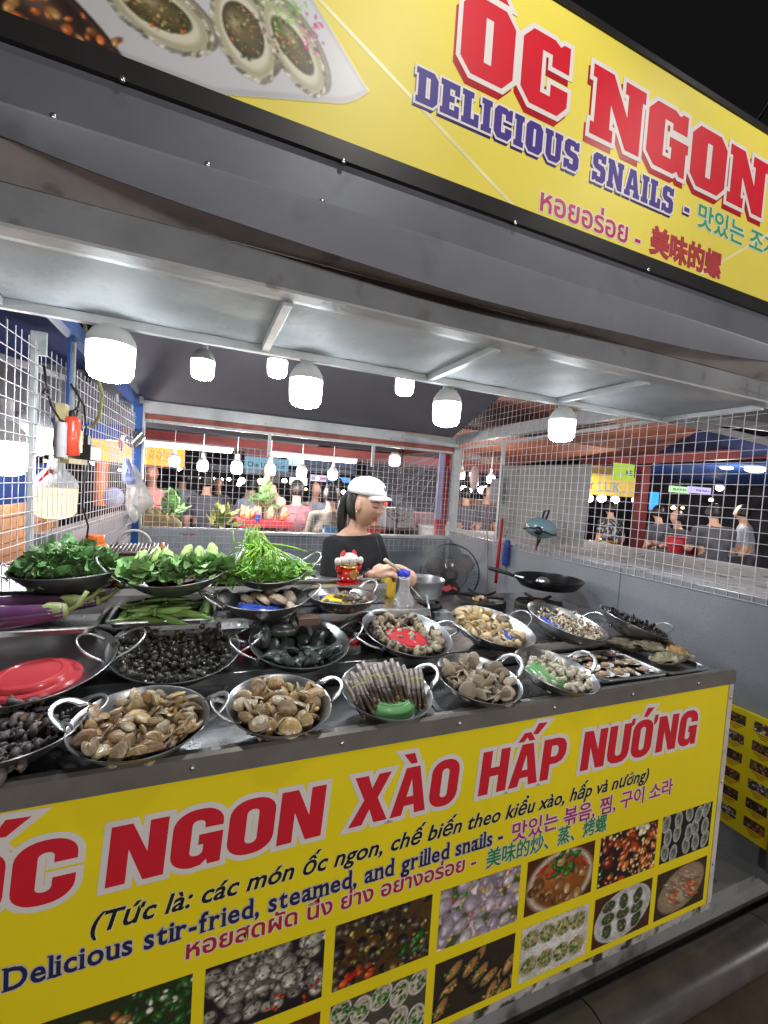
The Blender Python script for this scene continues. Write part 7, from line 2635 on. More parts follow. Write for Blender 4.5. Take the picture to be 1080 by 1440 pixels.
# bulbs hanging in the market
DIF2 = glow('lit market bulb', (1, .97, .92), 26)
DIF3 = glow('lit warm market bulb', (1, .62, .22), 14)
mk = [(285, 656, 4.7, 14, 0, 'lit bulb hanging in front of the dark crowd'), (333, 659, 4.7, 15, 0, 'lit bulb left of the teal sign'), (380, 662, 4.75, 14, 1, 'amber bulb just below the teal sign'),
      (424, 665, 4.7, 14, 0, 'lit bulb right of the amber bulb'), (468, 668, 4.9, 13, 0, 'lit bulb near the cook cap'), (245, 649, 5.4, 14, 0, 'lit bulb in front of the orange sign'),
      (555, 648, 5.0, 15, 0, 'bright bulb behind the plastic sheet'), (649, 669, 5.2, 10, 1, 'amber bulb right of the corner post'), (690, 674, 5.2, 11, 0, 'lit bulb seen through the right corner mesh'), (664, 667, 6.5, 7, 0, 'bulb behind the hanging pink bag')]
for px, py, Y, w_, warm, lab in mk:
    c = P(px, py, y=Y)
    bulb(c, c.z + .5, lab, r=w_ / 2 * DV(c) / FPX, group='bulbs of the stalls behind', mat_=DIF3 if warm else DIF2)
gm = MB().ball((0, 0, 0), (1, 1, .85), 12, 8).mesh('far_lamp', DIF2, 3)
gw = MB().ball((0, 0, 0), (1, 1, .85), 12, 8).mesh('far_lamp', DIF3, 3)
rr_ = random.Random(7)
far = [(300, 673, 4, 0), (312, 674, 4, 0), (322, 674, 5, 0), (340, 676, 10, 0), (348, 681, 8, 0), (336, 681, 6, 0), (367, 677, 10, 1), (376, 678, 5, 0), (400, 676, 7, 0), (358, 677, 6, 0), (446, 673, 5, 0), (473, 677, 6, 0), (483, 692, 6, 0),
       (652, 687, 9, 0), (660, 690, 7, 0), (678, 689, 12, 0), (684, 686, 6, 0), (705, 672, 6, 0), (693, 689, 5, 0), (253, 660, 6, 0), (283, 672, 3, 0), (430, 688, 4, 1),
       (828, 701, 12, 0), (846, 701, 12, 0), (865, 703, 11, 0), (893, 703, 8, 0), (947, 714, 6, 1), (960, 714, 4, 1), (918, 706, 7, 0), (1000, 703, 5, 0), (63, 648, 5, 1), (72, 647, 4, 0), (132, 650, 9, 0), (117, 649, 7, 0), (168, 661, 4, 0)]
for i, (px, py, w_, warm) in enumerate(far):
    c = P(px, py, d=7.5 + rr_.random() * 2 if py > 600 else 6)
    o = put('far_lamp', gw if warm else gm)
    o.location = c
    r_ = w_ / 2 * DV(c) / FPX
    o.scale = (r_, r_, r_)
    tag(o, 'amber lit lamp far off in the market' if warm else 'small white lit lamp far off in the market', 'lamp', 'far amber lamps' if warm else 'far white lamps')

# lamps just outside the left mesh
for px, py, w_, xx, warm, lab in ((44, 616, 48, -.95, 0, 'large lit white bulb outside the left mesh, right one'), (4, 640, 58, -.95, 0, 'large lit white bulb outside the left mesh at frame edge'), (78, 703, 52, -.75, 1, 'warm yellow bulb with red clip outside the left mesh')):
    c = P(px, py, x=xx)
    t = bulb(c, c.z + .7, lab, r=w_ / 2 * DV(c) / FPX, group='bulbs outside the left mesh', mat_=DIFW if warm else glow('lit bulb left', (1, .97, .95), 16))
    if warm:
        r_ = w_ / 2 * DV(c) / FPX
        part('red_clip', MB().tube([(.02, -r_ * .7, r_ * .95), (-.01, -r_ * .6, r_ * 1.7), (-r_ * .5, -r_ * .8, r_ * .95)], .011, 8), mat('red enamel', (0, 0, 0)), t, 3, world=False)
c = P(8, 569, x=-1.6)
simple('left_flood_lamp', 'bright rectangular lamp at the far left behind the mesh', 'lamp', c, MB().box((-.06, -.25, -.06), (.06, .25, .06)), TUBE)

# left neighbour: blue canopy, tarpaulins, crates, orange post
simple('blue_canopy', 'dark blue canopy over the left neighbour stall', 'canopy', (0, 0, 0), sheet([(-3.4, .6, 2.45), (-.75, .6, 2.35), (-.62, 6.0, 2.25), (-3.4, 6.0, 2.3)]), NAVY)
simple('blue_valance', 'blue valance hanging at the back of the left neighbour stall', 'awning', (0, 0, 0), MB().grid(lambda u, v: (-3.4 + 2.7 * u, 4.6 + .03 * math.sin(u * 40), 2.24 - .45 * v), 40, 3), BLUT, None, 3)
t = thing('left_neighbour_frame', 'pale steel frame of the left neighbour stall', 'frame', (-1.4, 3, 0))
for a, b in (((-1.6, .8, 1.95), (-.8, 4.5, 2.2)), ((-2.6, 3.0, 2.2), (-.9, 2.2, 1.75)), ((-1.5, 2.6, 0), (-1.5, 2.6, 2.3))):
    part('rail', MB().bar(a, b, .035), PAINTG, t)
simple('blue_sheet', 'blue plastic sheet hung low behind the left mesh', 'sheet', (0, 0, 0), MB().grid(lambda u, v: (-1.6 + .05 * math.sin(u * 9), 3.0 + 3.4 * u, .8 + .75 * v), 20, 6), BLUT, None, 3)
t = thing('wooden_crate_stack', 'orange lit wooden crate wall low behind the left mesh', 'crate', (-1.1, 1.9, 0))
for k in range(7):
    part('board', MB().box((-1.12, 1.9, .72 + k * .078), (-1.09, 4.4, .792 + k * .078)), mat('orange wood boards', (.52, .24, .10), .6, 0, .3, 8, .3, 20), t)
for k in range(3):
    part('upright', MB().box((-1.088, 2.2 + k * .9, .70), (-1.06, 2.27 + k * .9, 1.27)), mat('orange wood boards', (0, 0, 0)), t)
simple('red_basket', 'red plastic basket in front of the crate boards at left', 'basket', (-.93, 2.6, .90), MB().lathe([(0, 0), (.09, 0), (.11, .12), (.105, .12), (.085, .01), (0, .008)], 20), mat('red basket', (.5, .05, .04), .4))
c = P(142, 680, d=5.0)
simple('orange_post', 'orange plastic post behind the left mesh', 'post', (0, 0, 0), MB().tube([(c.x, c.y, c.z + .25), (c.x, c.y, c.z), (c.x, c.y, c.z - .25)], .07, 12), mat('orange plastic', (0, 0, 0)))
c = P(160, 700, d=4.6)
simple('pale_dome', 'pale blue dome shaped cover behind the left mesh', 'cover', c, MB().ball((0, 0, 0), (.10, .10, .11), 16, 10), mat('pale blue cover', (.30, .33, .50), .3, 0, .2, 10), None, 3)
simple('shelf_goods', 'brown shelf with packed goods behind the left mesh', 'shelf', (0, 0, 0), MB().box((-2.6, 3.2, 1.05), (-1.2, 3.25, 1.55)), mat('packed goods', (.30, .14, .08), .6, 0, .9, 14, .4, 20, col2=(.05, .03, .05)))

# ---- people of the market
def figure(name, label, foot, yaw, h, shirt, pants, pose='stand', hair=True, build=1.0, arms='down', bald=False, group='people in the market crowd', sc=None, skin=SKIN):
    k = h / 1.68
    F, S = Vector((1, 0, 0)), Vector((0, 1, 0))
    V = {}
    if pose == 'sit':
        V['pel'] = Vector((0, 0, .50 * k))
        V['kn'] = (.40 * k, .10, .50 * k)
        V['an'] = (.38 * k, .10, .08)
        off = .50 * k - .93 * k
    else:
        V['pel'] = Vector((0, 0, .93 * k))
        V['kn'] = (.02, .10, .50 * k)
        V['an'] = (-.02, .10, .08)
        off = 0
    lean = {'stand': .02, 'sit': .06, 'lean': .22}[pose]
    z = lambda q: q * k + off
    V['che'] = Vector((lean * .6, 0, z(1.20)))
    V['upc'] = Vector((lean, 0, z(1.36)))
    V['nec'] = Vector((lean + .01, 0, z(1.44)))
    V['hea'] = Vector((lean + .03, 0, z(1.52)))
    J2 = {'pel': V['pel'], 'che': V['che'], 'upc': V['upc'], 'nec': V['nec'], 'hea': V['hea']}
    E2 = [('pel', 'che'), ('che', 'upc'), ('upc', 'nec'), ('nec', 'hea')]
    R3 = {'pel': .115 * build, 'che': .110 * build, 'upc': .085 * build, 'nec': .052, 'hea': .05, 'sh': .058 * build, 'el': .042, 'wr': .028, 'ha': .036, 'hi': .09 * build, 'kn': .062, 'an': .042, 'to': .04}
    for s, n in ((1, 'l'), (-1, 'r')):
        J2['sh' + n] = V['upc'] + Vector((0, s * .165 * k * build, -.01))
        if arms == 'down':
            J2['el' + n] = J2['sh' + n] + Vector((-.02, s * .06, -.27 * k))
            J2['wr' + n] = J2['el' + n] + Vector((.08, 0, -.24 * k))
        elif arms == 'fwd':
            J2['el' + n] = J2['sh' + n] + Vector((.06, s * .06, -.26 * k))
            J2['wr' + n] = J2['el' + n] + Vector((.23, -s * .06, .02))
        else:
            J2['el' + n] = J2['sh' + n] + Vector((.10, s * .08, -.22 * k))
            J2['wr' + n] = J2['el' + n] + Vector((.14, -s * .06, .17))
        d = (J2['wr' + n] - J2['el' + n]).normalized()
        J2['ha' + n] = J2['wr' + n] + d * .09
        J2['hi' + n] = V['pel'] + Vector((0, s * .09, -.04))
        J2['kn' + n] = Vector((V['kn'][0], s * V['kn'][1], V['kn'][2]))
        J2['an' + n] = Vector((V['an'][0], s * V['an'][1], V['an'][2]))
        J2['to' + n] = J2['an' + n] + Vector((.14, 0, -.04))
        E2 += [('upc', 'sh' + n), ('sh' + n, 'el' + n), ('el' + n, 'wr' + n), ('wr' + n, 'ha' + n), ('pel', 'hi' + n), ('hi' + n, 'kn' + n), ('kn' + n, 'an' + n), ('an' + n, 'to' + n)]
    ks = list(J2)
    ii = {q: i for i, q in enumerate(ks)}
    me = MB()
    rd = lambda q: R3.get(q, R3.get(q[:2]))
    for a, b in E2:
        ra, rb = (rd(a) if a not in ('upc', 'pel') or b[:2] not in ('sh', 'hi') else rd(b)), rd(b)
        me.tube([J2[a], J2[a] * .67 + J2[b] * .33, J2[a] * .33 + J2[b] * .67, J2[b]], [ra, ra * .67 + rb * .33, ra * .33 + rb * .67, rb], 14)
        me.ball(J2[b], rb, 14, 10)
    for s in (-1, 1):
        o_ = Vector((0, s * .055 * k, 0))
        me.tube([J2['pel'] + o_ + Vector((0, 0, -.08)), (J2['pel'] + J2['che']) / 2 + o_ * .8, J2['che'] + o_ * 1.3, J2['upc'] + o_ * 1.4], [.105 * build, .095 * build, .110 * build, .070], 16)
    hc = V['hea'] + Vector((.015, 0, .085))
    Mh = Matrix.Translation(hc)
    al = merge([(me, Matrix.Identity(4)), (head_mb(16, 12), Mh)])
    m2 = remesh(al.mesh('f', SKIN), .014)
    jp = [(J2[q], q) for q in ks]

    def fn(c, n):
        if c.z > V['nec'].z - .015 and abs(c.y) < .09:
            return 0
        q = min(jp, key=lambda w: (w[0] - c).length)[1][:2]
        if q in ('wr', 'ha', 'el') and not (q == 'el' and c.z > J2['ell'].z + .05):
            return 0
        if q in ('kn', 'an', 'to', 'hi') or c.z < V['pel'].z - .03:
            return 2
        return 1
    assign(m2, fn, [skin, shirt, pants])
    t = thing(name, label, 'person', foot, yaw, group)
    put('body', m2, t)
    if not bald:
        mb = MB()
        ln = 1.0 if sc != 'long' else 1.25
        mb.grid(lambda u, v: (math.sin(2.0 * u * ln) * math.cos(1.0 + 4.28 * v) * .102, math.sin(2.0 * u * ln) * math.sin(1.0 + 4.28 * v) * .086, math.cos(min(2.0 * u, 3.0)) * .122 * (1.3 if (ln > 1 and u > .6) else 1)), 10, 20, M=Mh @ Matrix.Rotation(-.12, 4, 'Y'))
        o = part('hair', mb, HAIR, t, 3, world=False)
        s_ = o.modifiers.new('t', 'SOLIDIFY')
        s_.thickness = .012
    return t


def cloth(name, c, v=.25, **k):
    return mat('cloth ' + name, c, .85, 0, v, 8, .3, 30, **k)


PK_ = cloth('pink', (.55, .22, .19))
BKc = cloth('black', (.08, .08, .10))
GYc = cloth('grey', (.28, .31, .37))
BEc = cloth('beige', (.46, .38, .28))
MRc = cloth('maroon', (.22, .10, .12))
OLc = cloth('olive', (.24, .20, .16))
DNc = cloth('denim', (.04, .06, .12))
FLc = cloth('floral', (.03, .03, .035), spots=((.35, .35, .38), 24, .54, .05))
WHc = cloth('white', (.55, .55, .58))
toward = math.radians(-95)
away = math.radians(80)


def feet(px, py_head, d, h, pose='stand'):
    """foot point below a head seen at a pixel"""
    c = P(px, py_head, d=d)
    return c


ppl = [
    ('bald man in pink shirt facing the stall, behind the rear blue post', 215, 667, 5.2, toward, PK_, BKc, 'stand', 'down', True, 1.1),
    ('person in grey shirt seen beside the man in pink', 256, 672, 6.4, away, GYc, DNc, 'stand', 'fwd', False, 1.0),
    ('person in black seen from behind, left of the bulbs', 290, 678, 5.6, away, BKc, BKc, 'stand', 'down', False, 1.05),
    ('person in black standing further off', 307, 682, 7.6, toward, BKc, BKc, 'stand', 'fwd', False, 1.0),
    ('person in pale shirt leaning over a stall', 328, 682, 6.6, math.radians(-20), WHc, BKc, 'lean', 'fwd', False, 1.0),
    ('person with dark hair in grey blue top in the crowd', 354, 684, 6.0, away, GYc, BKc, 'stand', 'fwd', False, .95),
    ('man in beige shirt looking down at the food table', 388, 676, 5.2, math.radians(200), BEc, BKc, 'stand', 'fwd', False, 1.1),
    ('woman in maroon top seen from behind', 418, 690, 5.0, away, MRc, BKc, 'stand', 'down', False, 1.0),
    ('person in olive top with hair down, close behind the mesh', 466, 698, 4.6, away, OLc, BKc, 'stand', 'down', False, 1.15),
    ('person in the far crowd beside the blue banner', 475, 682, 7.0, away, BKc, DNc, 'stand', 'down', False, 1.0),
    ('person in dark grey in the crowd right of the maroon top', 443, 690, 6.4, toward, GYc, BKc, 'stand', 'up', False, 1.0),
    ('person seen through the right corner mesh, left of two', 657, 696, 7.0, away, BKc, BKc, 'stand', 'down', False, 1.0),
    ('person seen through the right corner mesh, right of two', 683, 694, 7.2, toward, BKc, BKc, 'stand', 'down', False, 1.0),
    ('person in black and grey floral shirt beside the red post', 862, 716, 7.2, away, FLc, BKc, 'stand', 'down', False, 1.15),
    ('person in dark clothes right of the red post', 930, 722, 6.8, away, BKc, BKc, 'stand', 'down', False, 1.0),
    ('broad person in black close beyond the right wall', 1008, 722, 5.6, math.radians(60), BKc, BKc, 'stand', 'fwd', False, 1.25),
    ('person in black facing away at the far right', 1052, 722, 6.2, math.radians(120), GYc, BKc, 'stand', 'down', False, 1.1),
    ('person bending over the red basin', 972, 730, 6.6, math.radians(170), BKc, BKc, 'lean', 'fwd', False, 1.0),
]
dsk = mat('tanned skin', (.36, .17, .11), .5, 0, .06)
for lab, px, py, d, yaw, sh_, pa_, pose, arms, bald, bld in ppl:
    c = P(px, py, d=d)
    h = (c.z + .12) / 1.0
    h = max(1.35, min(1.85, h))
    # the head centre stands at 1.605/1.68 of the height
    k_ = c.z / (1.605 / 1.68)
    figure('person', lab, (c.x, c.y, c.z - 1.605 * max(.85, min(1.12, k_ / 1.68))), yaw, 1.68 * max(.85, min(1.12, k_ / 1.68)), sh_, pa_, pose, True, bld, arms, bald, skin=dsk if bald else SKIN)

for px, py, Y, pw_, col_ in ((333, 659, 4.65, 22, (1, .97, .93)), (424, 665, 4.65, 22, (1, .97, .93)), (285, 656, 4.65, 18, (1, .97, .93)), (380, 662, 4.7, 12, (1, .7, .4)), (690, 674, 5.1, 22, (1, .96, .9)), (555, 648, 4.9, 14, (1, .97, .93))):
    c = P(px, py + 14, y=Y - .1)
    lamp_light('POINT', c, (0, 0, 0), pw_, col_, .06, name='market_bulb_light')
for px, py, d_ in ((1012, 690, 6.4), (1050, 672, 4.7), (846, 706, 6.3)):
    lamp_light('POINT', P(px, py, d=d_), (0, 0, 0), 26, (1, .97, .9), .08, name='oval_lamp_light')
lamp_light('POINT', P(78, 722, x=-.72), (0, 0, 0), 2.5, (1, .62, .3), .05, name='warm_bulb_light')
lamp_light('POINT', P(40, 650, x=-1.0), (0, 0, 0), 8, (1, .97, .95), .06, name='left_bulb_light')

# food table, plants, sacks, bags behind the mesh
c = P(362, 737, y=4.7)
t = thing('food_table', 'red edged table with orange pink snacks behind the mesh', 'table', (c.x, c.y, 0))
lo, hi = panel_y(334, 733, 398, 742, 4.7)
part('top', MB().box((lo[0], 4.7, lo[2]), (hi[0] + .1, 5.3, hi[2])), mat('red table edge', (.42, .05, .06), .4), t)
for k in range(2):
    part('leg', MB().box((lo[0] + .03 + k * (hi[0] - lo[0] - .06), 4.75, 0), (lo[0] + .06 + k * (hi[0] - lo[0] - .06), 4.79, lo[2])), PAINTG, t)
SNK = mat('orange pink snack', (.70, .26, .14), .5, 0, .3, 20, objvar=.2, spots=((.75, .6, .5), 30, .55, .1))
sm_ = MB().tube([(0, 0, 0), (.0, 0, .05), (.008, 0, .11), (.0, 0, .14)], [.022, .024, .016, .004], 8).mesh('snack', SNK, 3)
for k in range(22):
    o = put('snack', sm_)
    g_ = k % 2
    o.location = (lo[0] + .06 + (.0 if k < 13 else .26) + rnd() * .17, 4.78 + rnd() * .25, hi[2] + .001 + rnd() * .02)
    o.rotation_euler = (random.gauss(0, .3), random.gauss(0, .35), rnd() * 6)
    tag(o, 'orange pink skewered snack standing on the red table', 'snack', 'snacks on the red table')
c2 = P(362, 731, y=4.74)
simple('blue_cup', 'small dark blue cup on the red table', 'cup', (c2.x, 4.72, hi[2]), MB().lathe([(0, 0), (.025, 0), (.03, .07), (0, .07)], 14), mat('blue can paint', (0, 0, 0)))


def plant(label, c, rad_, n, L, m_=LEAFM):
    t = thing('potted_greens', label, 'plant', c)
    lm = leaf_mesh(L, L * .28, .5, .2, .1, m_, int(c[0] * 100) % 97)
    part('stem', MB().tube([(0, 0, -.25), (0, 0, 0)], .012, 6), mat('dry stem', (0, 0, 0)), t, 3, world=False)
    for _ in range(n):
        o = put('leaf', lm, t)
        a, el = rnd() * 6.283, rnd() * 1.4
        q = rad_ * rnd() ** .5
        o.location = (q * math.cos(a) * math.cos(el), q * math.sin(a) * math.cos(el), q * math.sin(el) * 1.4)
        o.rotation_euler = (random.gauss(0, .5), -el + random.gauss(0, .4), a)
    return t


plant('leafy herbs standing behind the mesh left of the beige man', P(370, 712, y=5.0), .17, 60, .10)
plant('green leafy bunch on top of the olive sacks', P(240, 722, y=4.5), .14, 45, .12, LEAFL)
plant('dull yellow green plant by the red table', P(312, 738, y=4.6), .14, 40, .11, mat('yellow green leaf', (.20, .22, .05), .5, 0, .3, 20))
SACK = mat('olive brown sack', (.22, .16, .06), .8, 0, .3, 9, .5, 30)
for i, (px, py, w_) in enumerate(((213, 738, .13), (236, 745, .12), (200, 750, .10))):
    c = P(px, py, y=4.35)
    simple('sack', ['big olive brown sack behind the grill', 'knotted olive brown sack right of the big one', 'small olive brown sack low behind the bags'][i], 'sack', c,
           MB().grid(lambda u, v: (w_ * math.cos(v * 6.283) * math.sin(math.pi * u) * (1 + .12 * math.sin(v * 25 + u * 9)), w_ * .8 * math.sin(v * 6.283) * math.sin(math.pi * u), w_ * 1.15 * math.cos(math.pi * u) + .01 * math.sin(v * 30)), 16, 28), SACK, None, 3)
c = P(452, 766, y=4.0)
simple('blue_plastic_bag', 'crumpled light blue plastic bag behind the mesh left of the cook', 'bag', c,
       MB().grid(lambda u, v: (.26 * math.cos(v * 6.283) * math.sin(math.pi * u) * (1 + .12 * math.sin(v * 31)), .12 * math.sin(v * 6.283) * math.sin(math.pi * u), .12 * math.cos(math.pi * u) * (1 + .2 * math.sin(v * 17)) + .05 * math.cos(v * 6.283)), 16, 36),
       mat('light blue bag film', (.10, .28, .48), .3, 0, .3, 20, .5, 30), None, 3)
c = P(575, 765, y=4.6)
t = thing('motorbike', 'dark motorbike parked behind the mesh with chrome exhaust', 'motorbike', (c.x, c.y, 0))
mz = c.z
part('wheel', MB().tube([(c.x - .45 + .27 * math.cos(a), c.y + .05, .29 + .27 * math.sin(a)) for a in [k * math.pi / 12 for k in range(24)]], .04, 8, close=True), BLACKP, t, 3)
part('wheel', MB().tube([(c.x + .65 + .27 * math.cos(a), c.y + .05, .29 + .27 * math.sin(a)) for a in [k * math.pi / 12 for k in range(24)]], .04, 8, close=True), BLACKP, t, 3)
part('frame_body', MB().tube([(c.x - .75, c.y, .75), (c.x - .35, c.y, .80), (c.x + .1, c.y, .62), (c.x + .4, c.y, .75), (c.x + .55, c.y, 1.02)], [.06, .13, .14, .10, .05], 12), mat('black motorbike paint', (.02, .02, .022), .2, .2, coat=.5), t, 3)
part('seat', MB().tube([(c.x - .65, c.y, .86), (c.x - .3, c.y, .90), (c.x + .05, c.y, .84)], [.07, .11, .08], 12), BLACKP, t, 3)
part('exhaust', MB().tube([P(530, 752, y=4.45), P(548, 757, y=4.45), P(568, 755, y=4.5)], [.045, .055, .02], 12), mat('chrome', (.8, .8, .82), .12, 1), t, .8)
part('handlebar', MB().tube([(c.x + .5, c.y - .28, 1.06), (c.x + .56, c.y, 1.04), (c.x + .5, c.y + .28, 1.06)], .016, 8), mat('chrome', (0, 0, 0)), t, 3)

# red post, lilac tube, plastic sheet, rear fan
rp_ = P(636, 690, y=YB + .09)
t = thing('red_post', 'red steel post at the rear right corner behind the mesh', 'post', (rp_.x - .06, YB + .12, 0))
part('post', MB().box((rp_.x - .13, YB + .11, 0), (rp_.x - .04, YB + .16, 1.90)), mat('red enamel', (0, 0, 0)), t)
a, b = P(622, 632, y=YB + .10), P(618, 730, y=YB + .10)
simple('lilac_strip', 'pale lilac vertical plastic strip beside the red post', 'strip', (0, 0, 0), MB().box((a.x - .03, YB + .075, b.z), (a.x + .03, YB + .10, a.z)), mat('lilac plastic', (.40, .36, .62), .3, 0, .1))
FILM = mat('clear stretched film', (.85, .84, .92), .12, 0, .1, 20, .4, 20, alpha=.16, spec=.9)
tl, tr__, br_, bl_ = P(508, 648, y=YB + .13), P(632, 632, y=YB + .13), P(628, 762, y=YB + .13), P(560, 720, y=YB + .13)


def film(u, v):
    # pleats gather towards the top right corner
    p = (tl * (1 - u) + tr__ * u) * (1 - v) + (bl_ * (1 - u) + br_ * u) * v
    d = (p - tr__).length
    a = math.atan2(p.z - tr__.z, p.x - tr__.x)
    return Vector((p.x, p.y + .020 * math.sin(a * 55) * min(1, d * 2) + .01 * math.sin(u * 30 + v * 13), p.z))


simple('plastic_sheet', 'clear pleated plastic sheet stretched to the red post behind the cook', 'sheet', (0, 0, 0), MB().grid(film, 60, 40), FILM, None, 3)
fl = MB()
for k in range(11):
    a = math.radians(183 + k * 7.6 + 5 * math.sin(k * 3.7))
    L_ = .55 + .40 * math.sin(k * 2.3) ** 2
    p0 = tr__ + Vector((0, -.012, -.02))
    p1 = tr__ + Vector((math.cos(a) * L_, -.012, math.sin(a) * L_ * .9 - .02))
    p1.x = max(p1.x, tl.x)
    fl.tube([p0, (p0 + p1) / 2 + Vector((0, 0, -.012)), p1], [.001, .0022, .0008], 5)
simple('film_creases', 'bright twisted creases of the plastic sheet fanning from its corner', 'film', (0, 0, 0), fl, mat('crease film', (.75, .72, .80), .2, 0, .1, alpha=.4), None, 3)['kind'] = 'stuff'
fc3 = P(562, 712, y=YB + .45)
t = thing('rear_fan', 'grey guard fan standing behind the mesh beside the cook', 'fan', (fc3.x, fc3.y, 0))
r3 = 21 * DV(fc3) / FPX
GW = mat('grey guard wire', (0, 0, 0))
for rr, nn in ((r3, 0), (r3 * .6, -.04), (r3 * .25, -.05)):
    part('guard_ring', MB().tube([(fc3.x + rr * math.cos(k * math.pi / 18), fc3.y + nn, fc3.z + rr * math.sin(k * math.pi / 18)) for k in range(36)], .004, 6, close=True), GW, t, 3)
for k in range(24):
    a = k * math.pi / 12
    part('guard_wire', MB().tube([(fc3.x + r3 * math.cos(a), fc3.y, fc3.z + r3 * math.sin(a)), (fc3.x + r3 * .5 * math.cos(a), fc3.y - .045, fc3.z + r3 * .5 * math.sin(a)), (fc3.x, fc3.y - .055, fc3.z)], .0015, 5, caps=False), GW, t, 3)
for k in range(3):
    a0 = k * 2.094
    part('blade', MB().grid(lambda u, v: (fc3.x + r3 * (.15 + .7 * u) * math.cos(a0 + (v - .5) * 1.1), fc3.y + .0 + (v - .5) * .04, fc3.z + r3 * (.15 + .7 * u) * math.sin(a0 + (v - .5) * 1.1)), 6, 5), mat('pale grey blade', (.45, .45, .48), .3, alpha=.6), t, 3)
part('pole', MB().tube([(fc3.x, fc3.y + .05, fc3.z), (fc3.x, fc3.y + .05, .02)], .014, 8), GW, t, 3)
part('hanger_rod', MB().tube([(fc3.x, fc3.y + .03, fc3.z + r3), (fc3.x + .01, fc3.y + .03, 1.95)], .010, 8), BLACKP, t, 3)
lo, hi = panel_y(543, 715, 582, 745, 4.3)
simple('white_bin', 'pale plastic bin behind the fan and the mesh', 'bin', (0, 0, 0), MB().box((lo[0], 4.3, lo[2]), (hi[0], 4.55, hi[2])), mat('pale grey bin', (.42, .42, .43), .5))
lo, hi = panel_y(585, 722, 620, 742, 4.4)
simple('pink_crate', 'dull pink plastic crate behind the plastic sheet', 'crate', (0, 0, 0), MB().box((lo[0], 4.4, lo[2]), (hi[0], 4.7, hi[2])), mat('dull pink crate', (.45, .22, .24), .5, 0, .3, 20))
lo, hi = panel_y(525, 742, 628, 746, 4.35)
simple('rear_shelf', 'brown wooden shelf board behind the mesh', 'shelf', (0, 0, 0), MB().box((lo[0], 4.3, lo[2]), (hi[0], 4.75, hi[2])), mat('brown shelf wood', (.30, .15, .09), .5))
lo, hi = panel_y(512, 705, 545, 735, 5.0)
simple('red_cabinet', 'bright red cabinet behind the cook face', 'cabinet', (0, 0, 0), MB().box((lo[0], 5.0, 0), (hi[0], 5.3, hi[2])), mat('red basket', (0, 0, 0)))
lo, hi = panel_y(646, 703, 702, 730, 6.2)
simple('wooden_counter', 'orange brown wooden counter seen through the right corner mesh', 'counter', (0, 0, 0), MB().box((lo[0] - .1, 6.2, 0), (hi[0] + .2, 6.6, hi[2])), mat('orange brown wood', (.22, .10, .05), .5, 0, .3, 6))
c = P(667, 672, y=4.6)
simple('hanging_bag', 'pinkish clear bag hanging behind the right corner mesh', 'bag', c, MB().ball((0, 0, 0), (.06, .05, .15), 12, 10), mat('pinkish bag film', (.55, .42, .42), .3, 0, .3, 20, .6, 30), None, 3)
c = P(697, 690, x=XR + .06)
simple('switch_box', 'grey switch box fixed outside the right mesh', 'box', c, MB().box((-.02, -.05, -.10), (.02, .05, .10)), mat('grey box plastic', (.22, .23, .26), .5))

# right side beyond the wall
xb = XR + .10
ps = [P(703, 655, x=xb), P(832, 653, x=xb), P(818, 770, x=xb), P(700, 756, x=xb)]
simple('pale_board', 'pale grey board propped outside the right mesh behind the helmet', 'board', (0, 0, 0), MB().add([tuple(p) for p in ps] + [(p.x + .012, p.y, p.z) for p in ps], [(0, 1, 2, 3), (7, 6, 5, 4), (0, 4, 5, 1), (1, 5, 6, 2), (2, 6, 7, 3), (3, 7, 4, 0)]),
       mat('pale grey board', (.33, .33, .315), .7, 0, .08, 10, spots=((.27, .27, .26), 20, .62, .05)))
simple('orange_canopy', 'big orange brown canopy over the stall on the right', 'canopy', (0, 0, 0), sheet([P(x_, y_, z=2.55) for x_, y_ in ((640, 598), (700, 535), (955, 585), (985, 604), (905, 650), (650, 645))]), ORT)
NV = [P(905, 652, d=7.6), P(985, 603, d=6.2), P(1090, 622, d=5.2), P(1090, 640, d=5.2)]
simple('navy_canopy', 'navy blue canopy side beyond the orange one', 'canopy', (0, 0, 0), sheet(NV, .03), NAVY)
simple('blue_far_canopy', 'blue canopy lining below the red beam at right', 'canopy', (0, 0, 0), sheet([P(905, 668, d=9.5), P(920, 655, d=7.9), P(1095, 652, d=5.6), P(1095, 690, d=9)], .03), BLUT)
t = thing('red_canopy_frame', 'red steel beam and post frame of the stall on the right', 'frame', P(905, 700, d=7.4))
a, b = P(690, 645, d=8.0), P(1090, 636, d=5.4)
part('beam', MB().bar(P(820, 650, d=7.6), b, .08, .13), REDB, t)
pb_ = P(905, 655, d=7.4)
part('post', MB().box((pb_.x - .10, pb_.y - .06, 0), (pb_.x + .10, pb_.y + .06, pb_.z)), REDB, t)
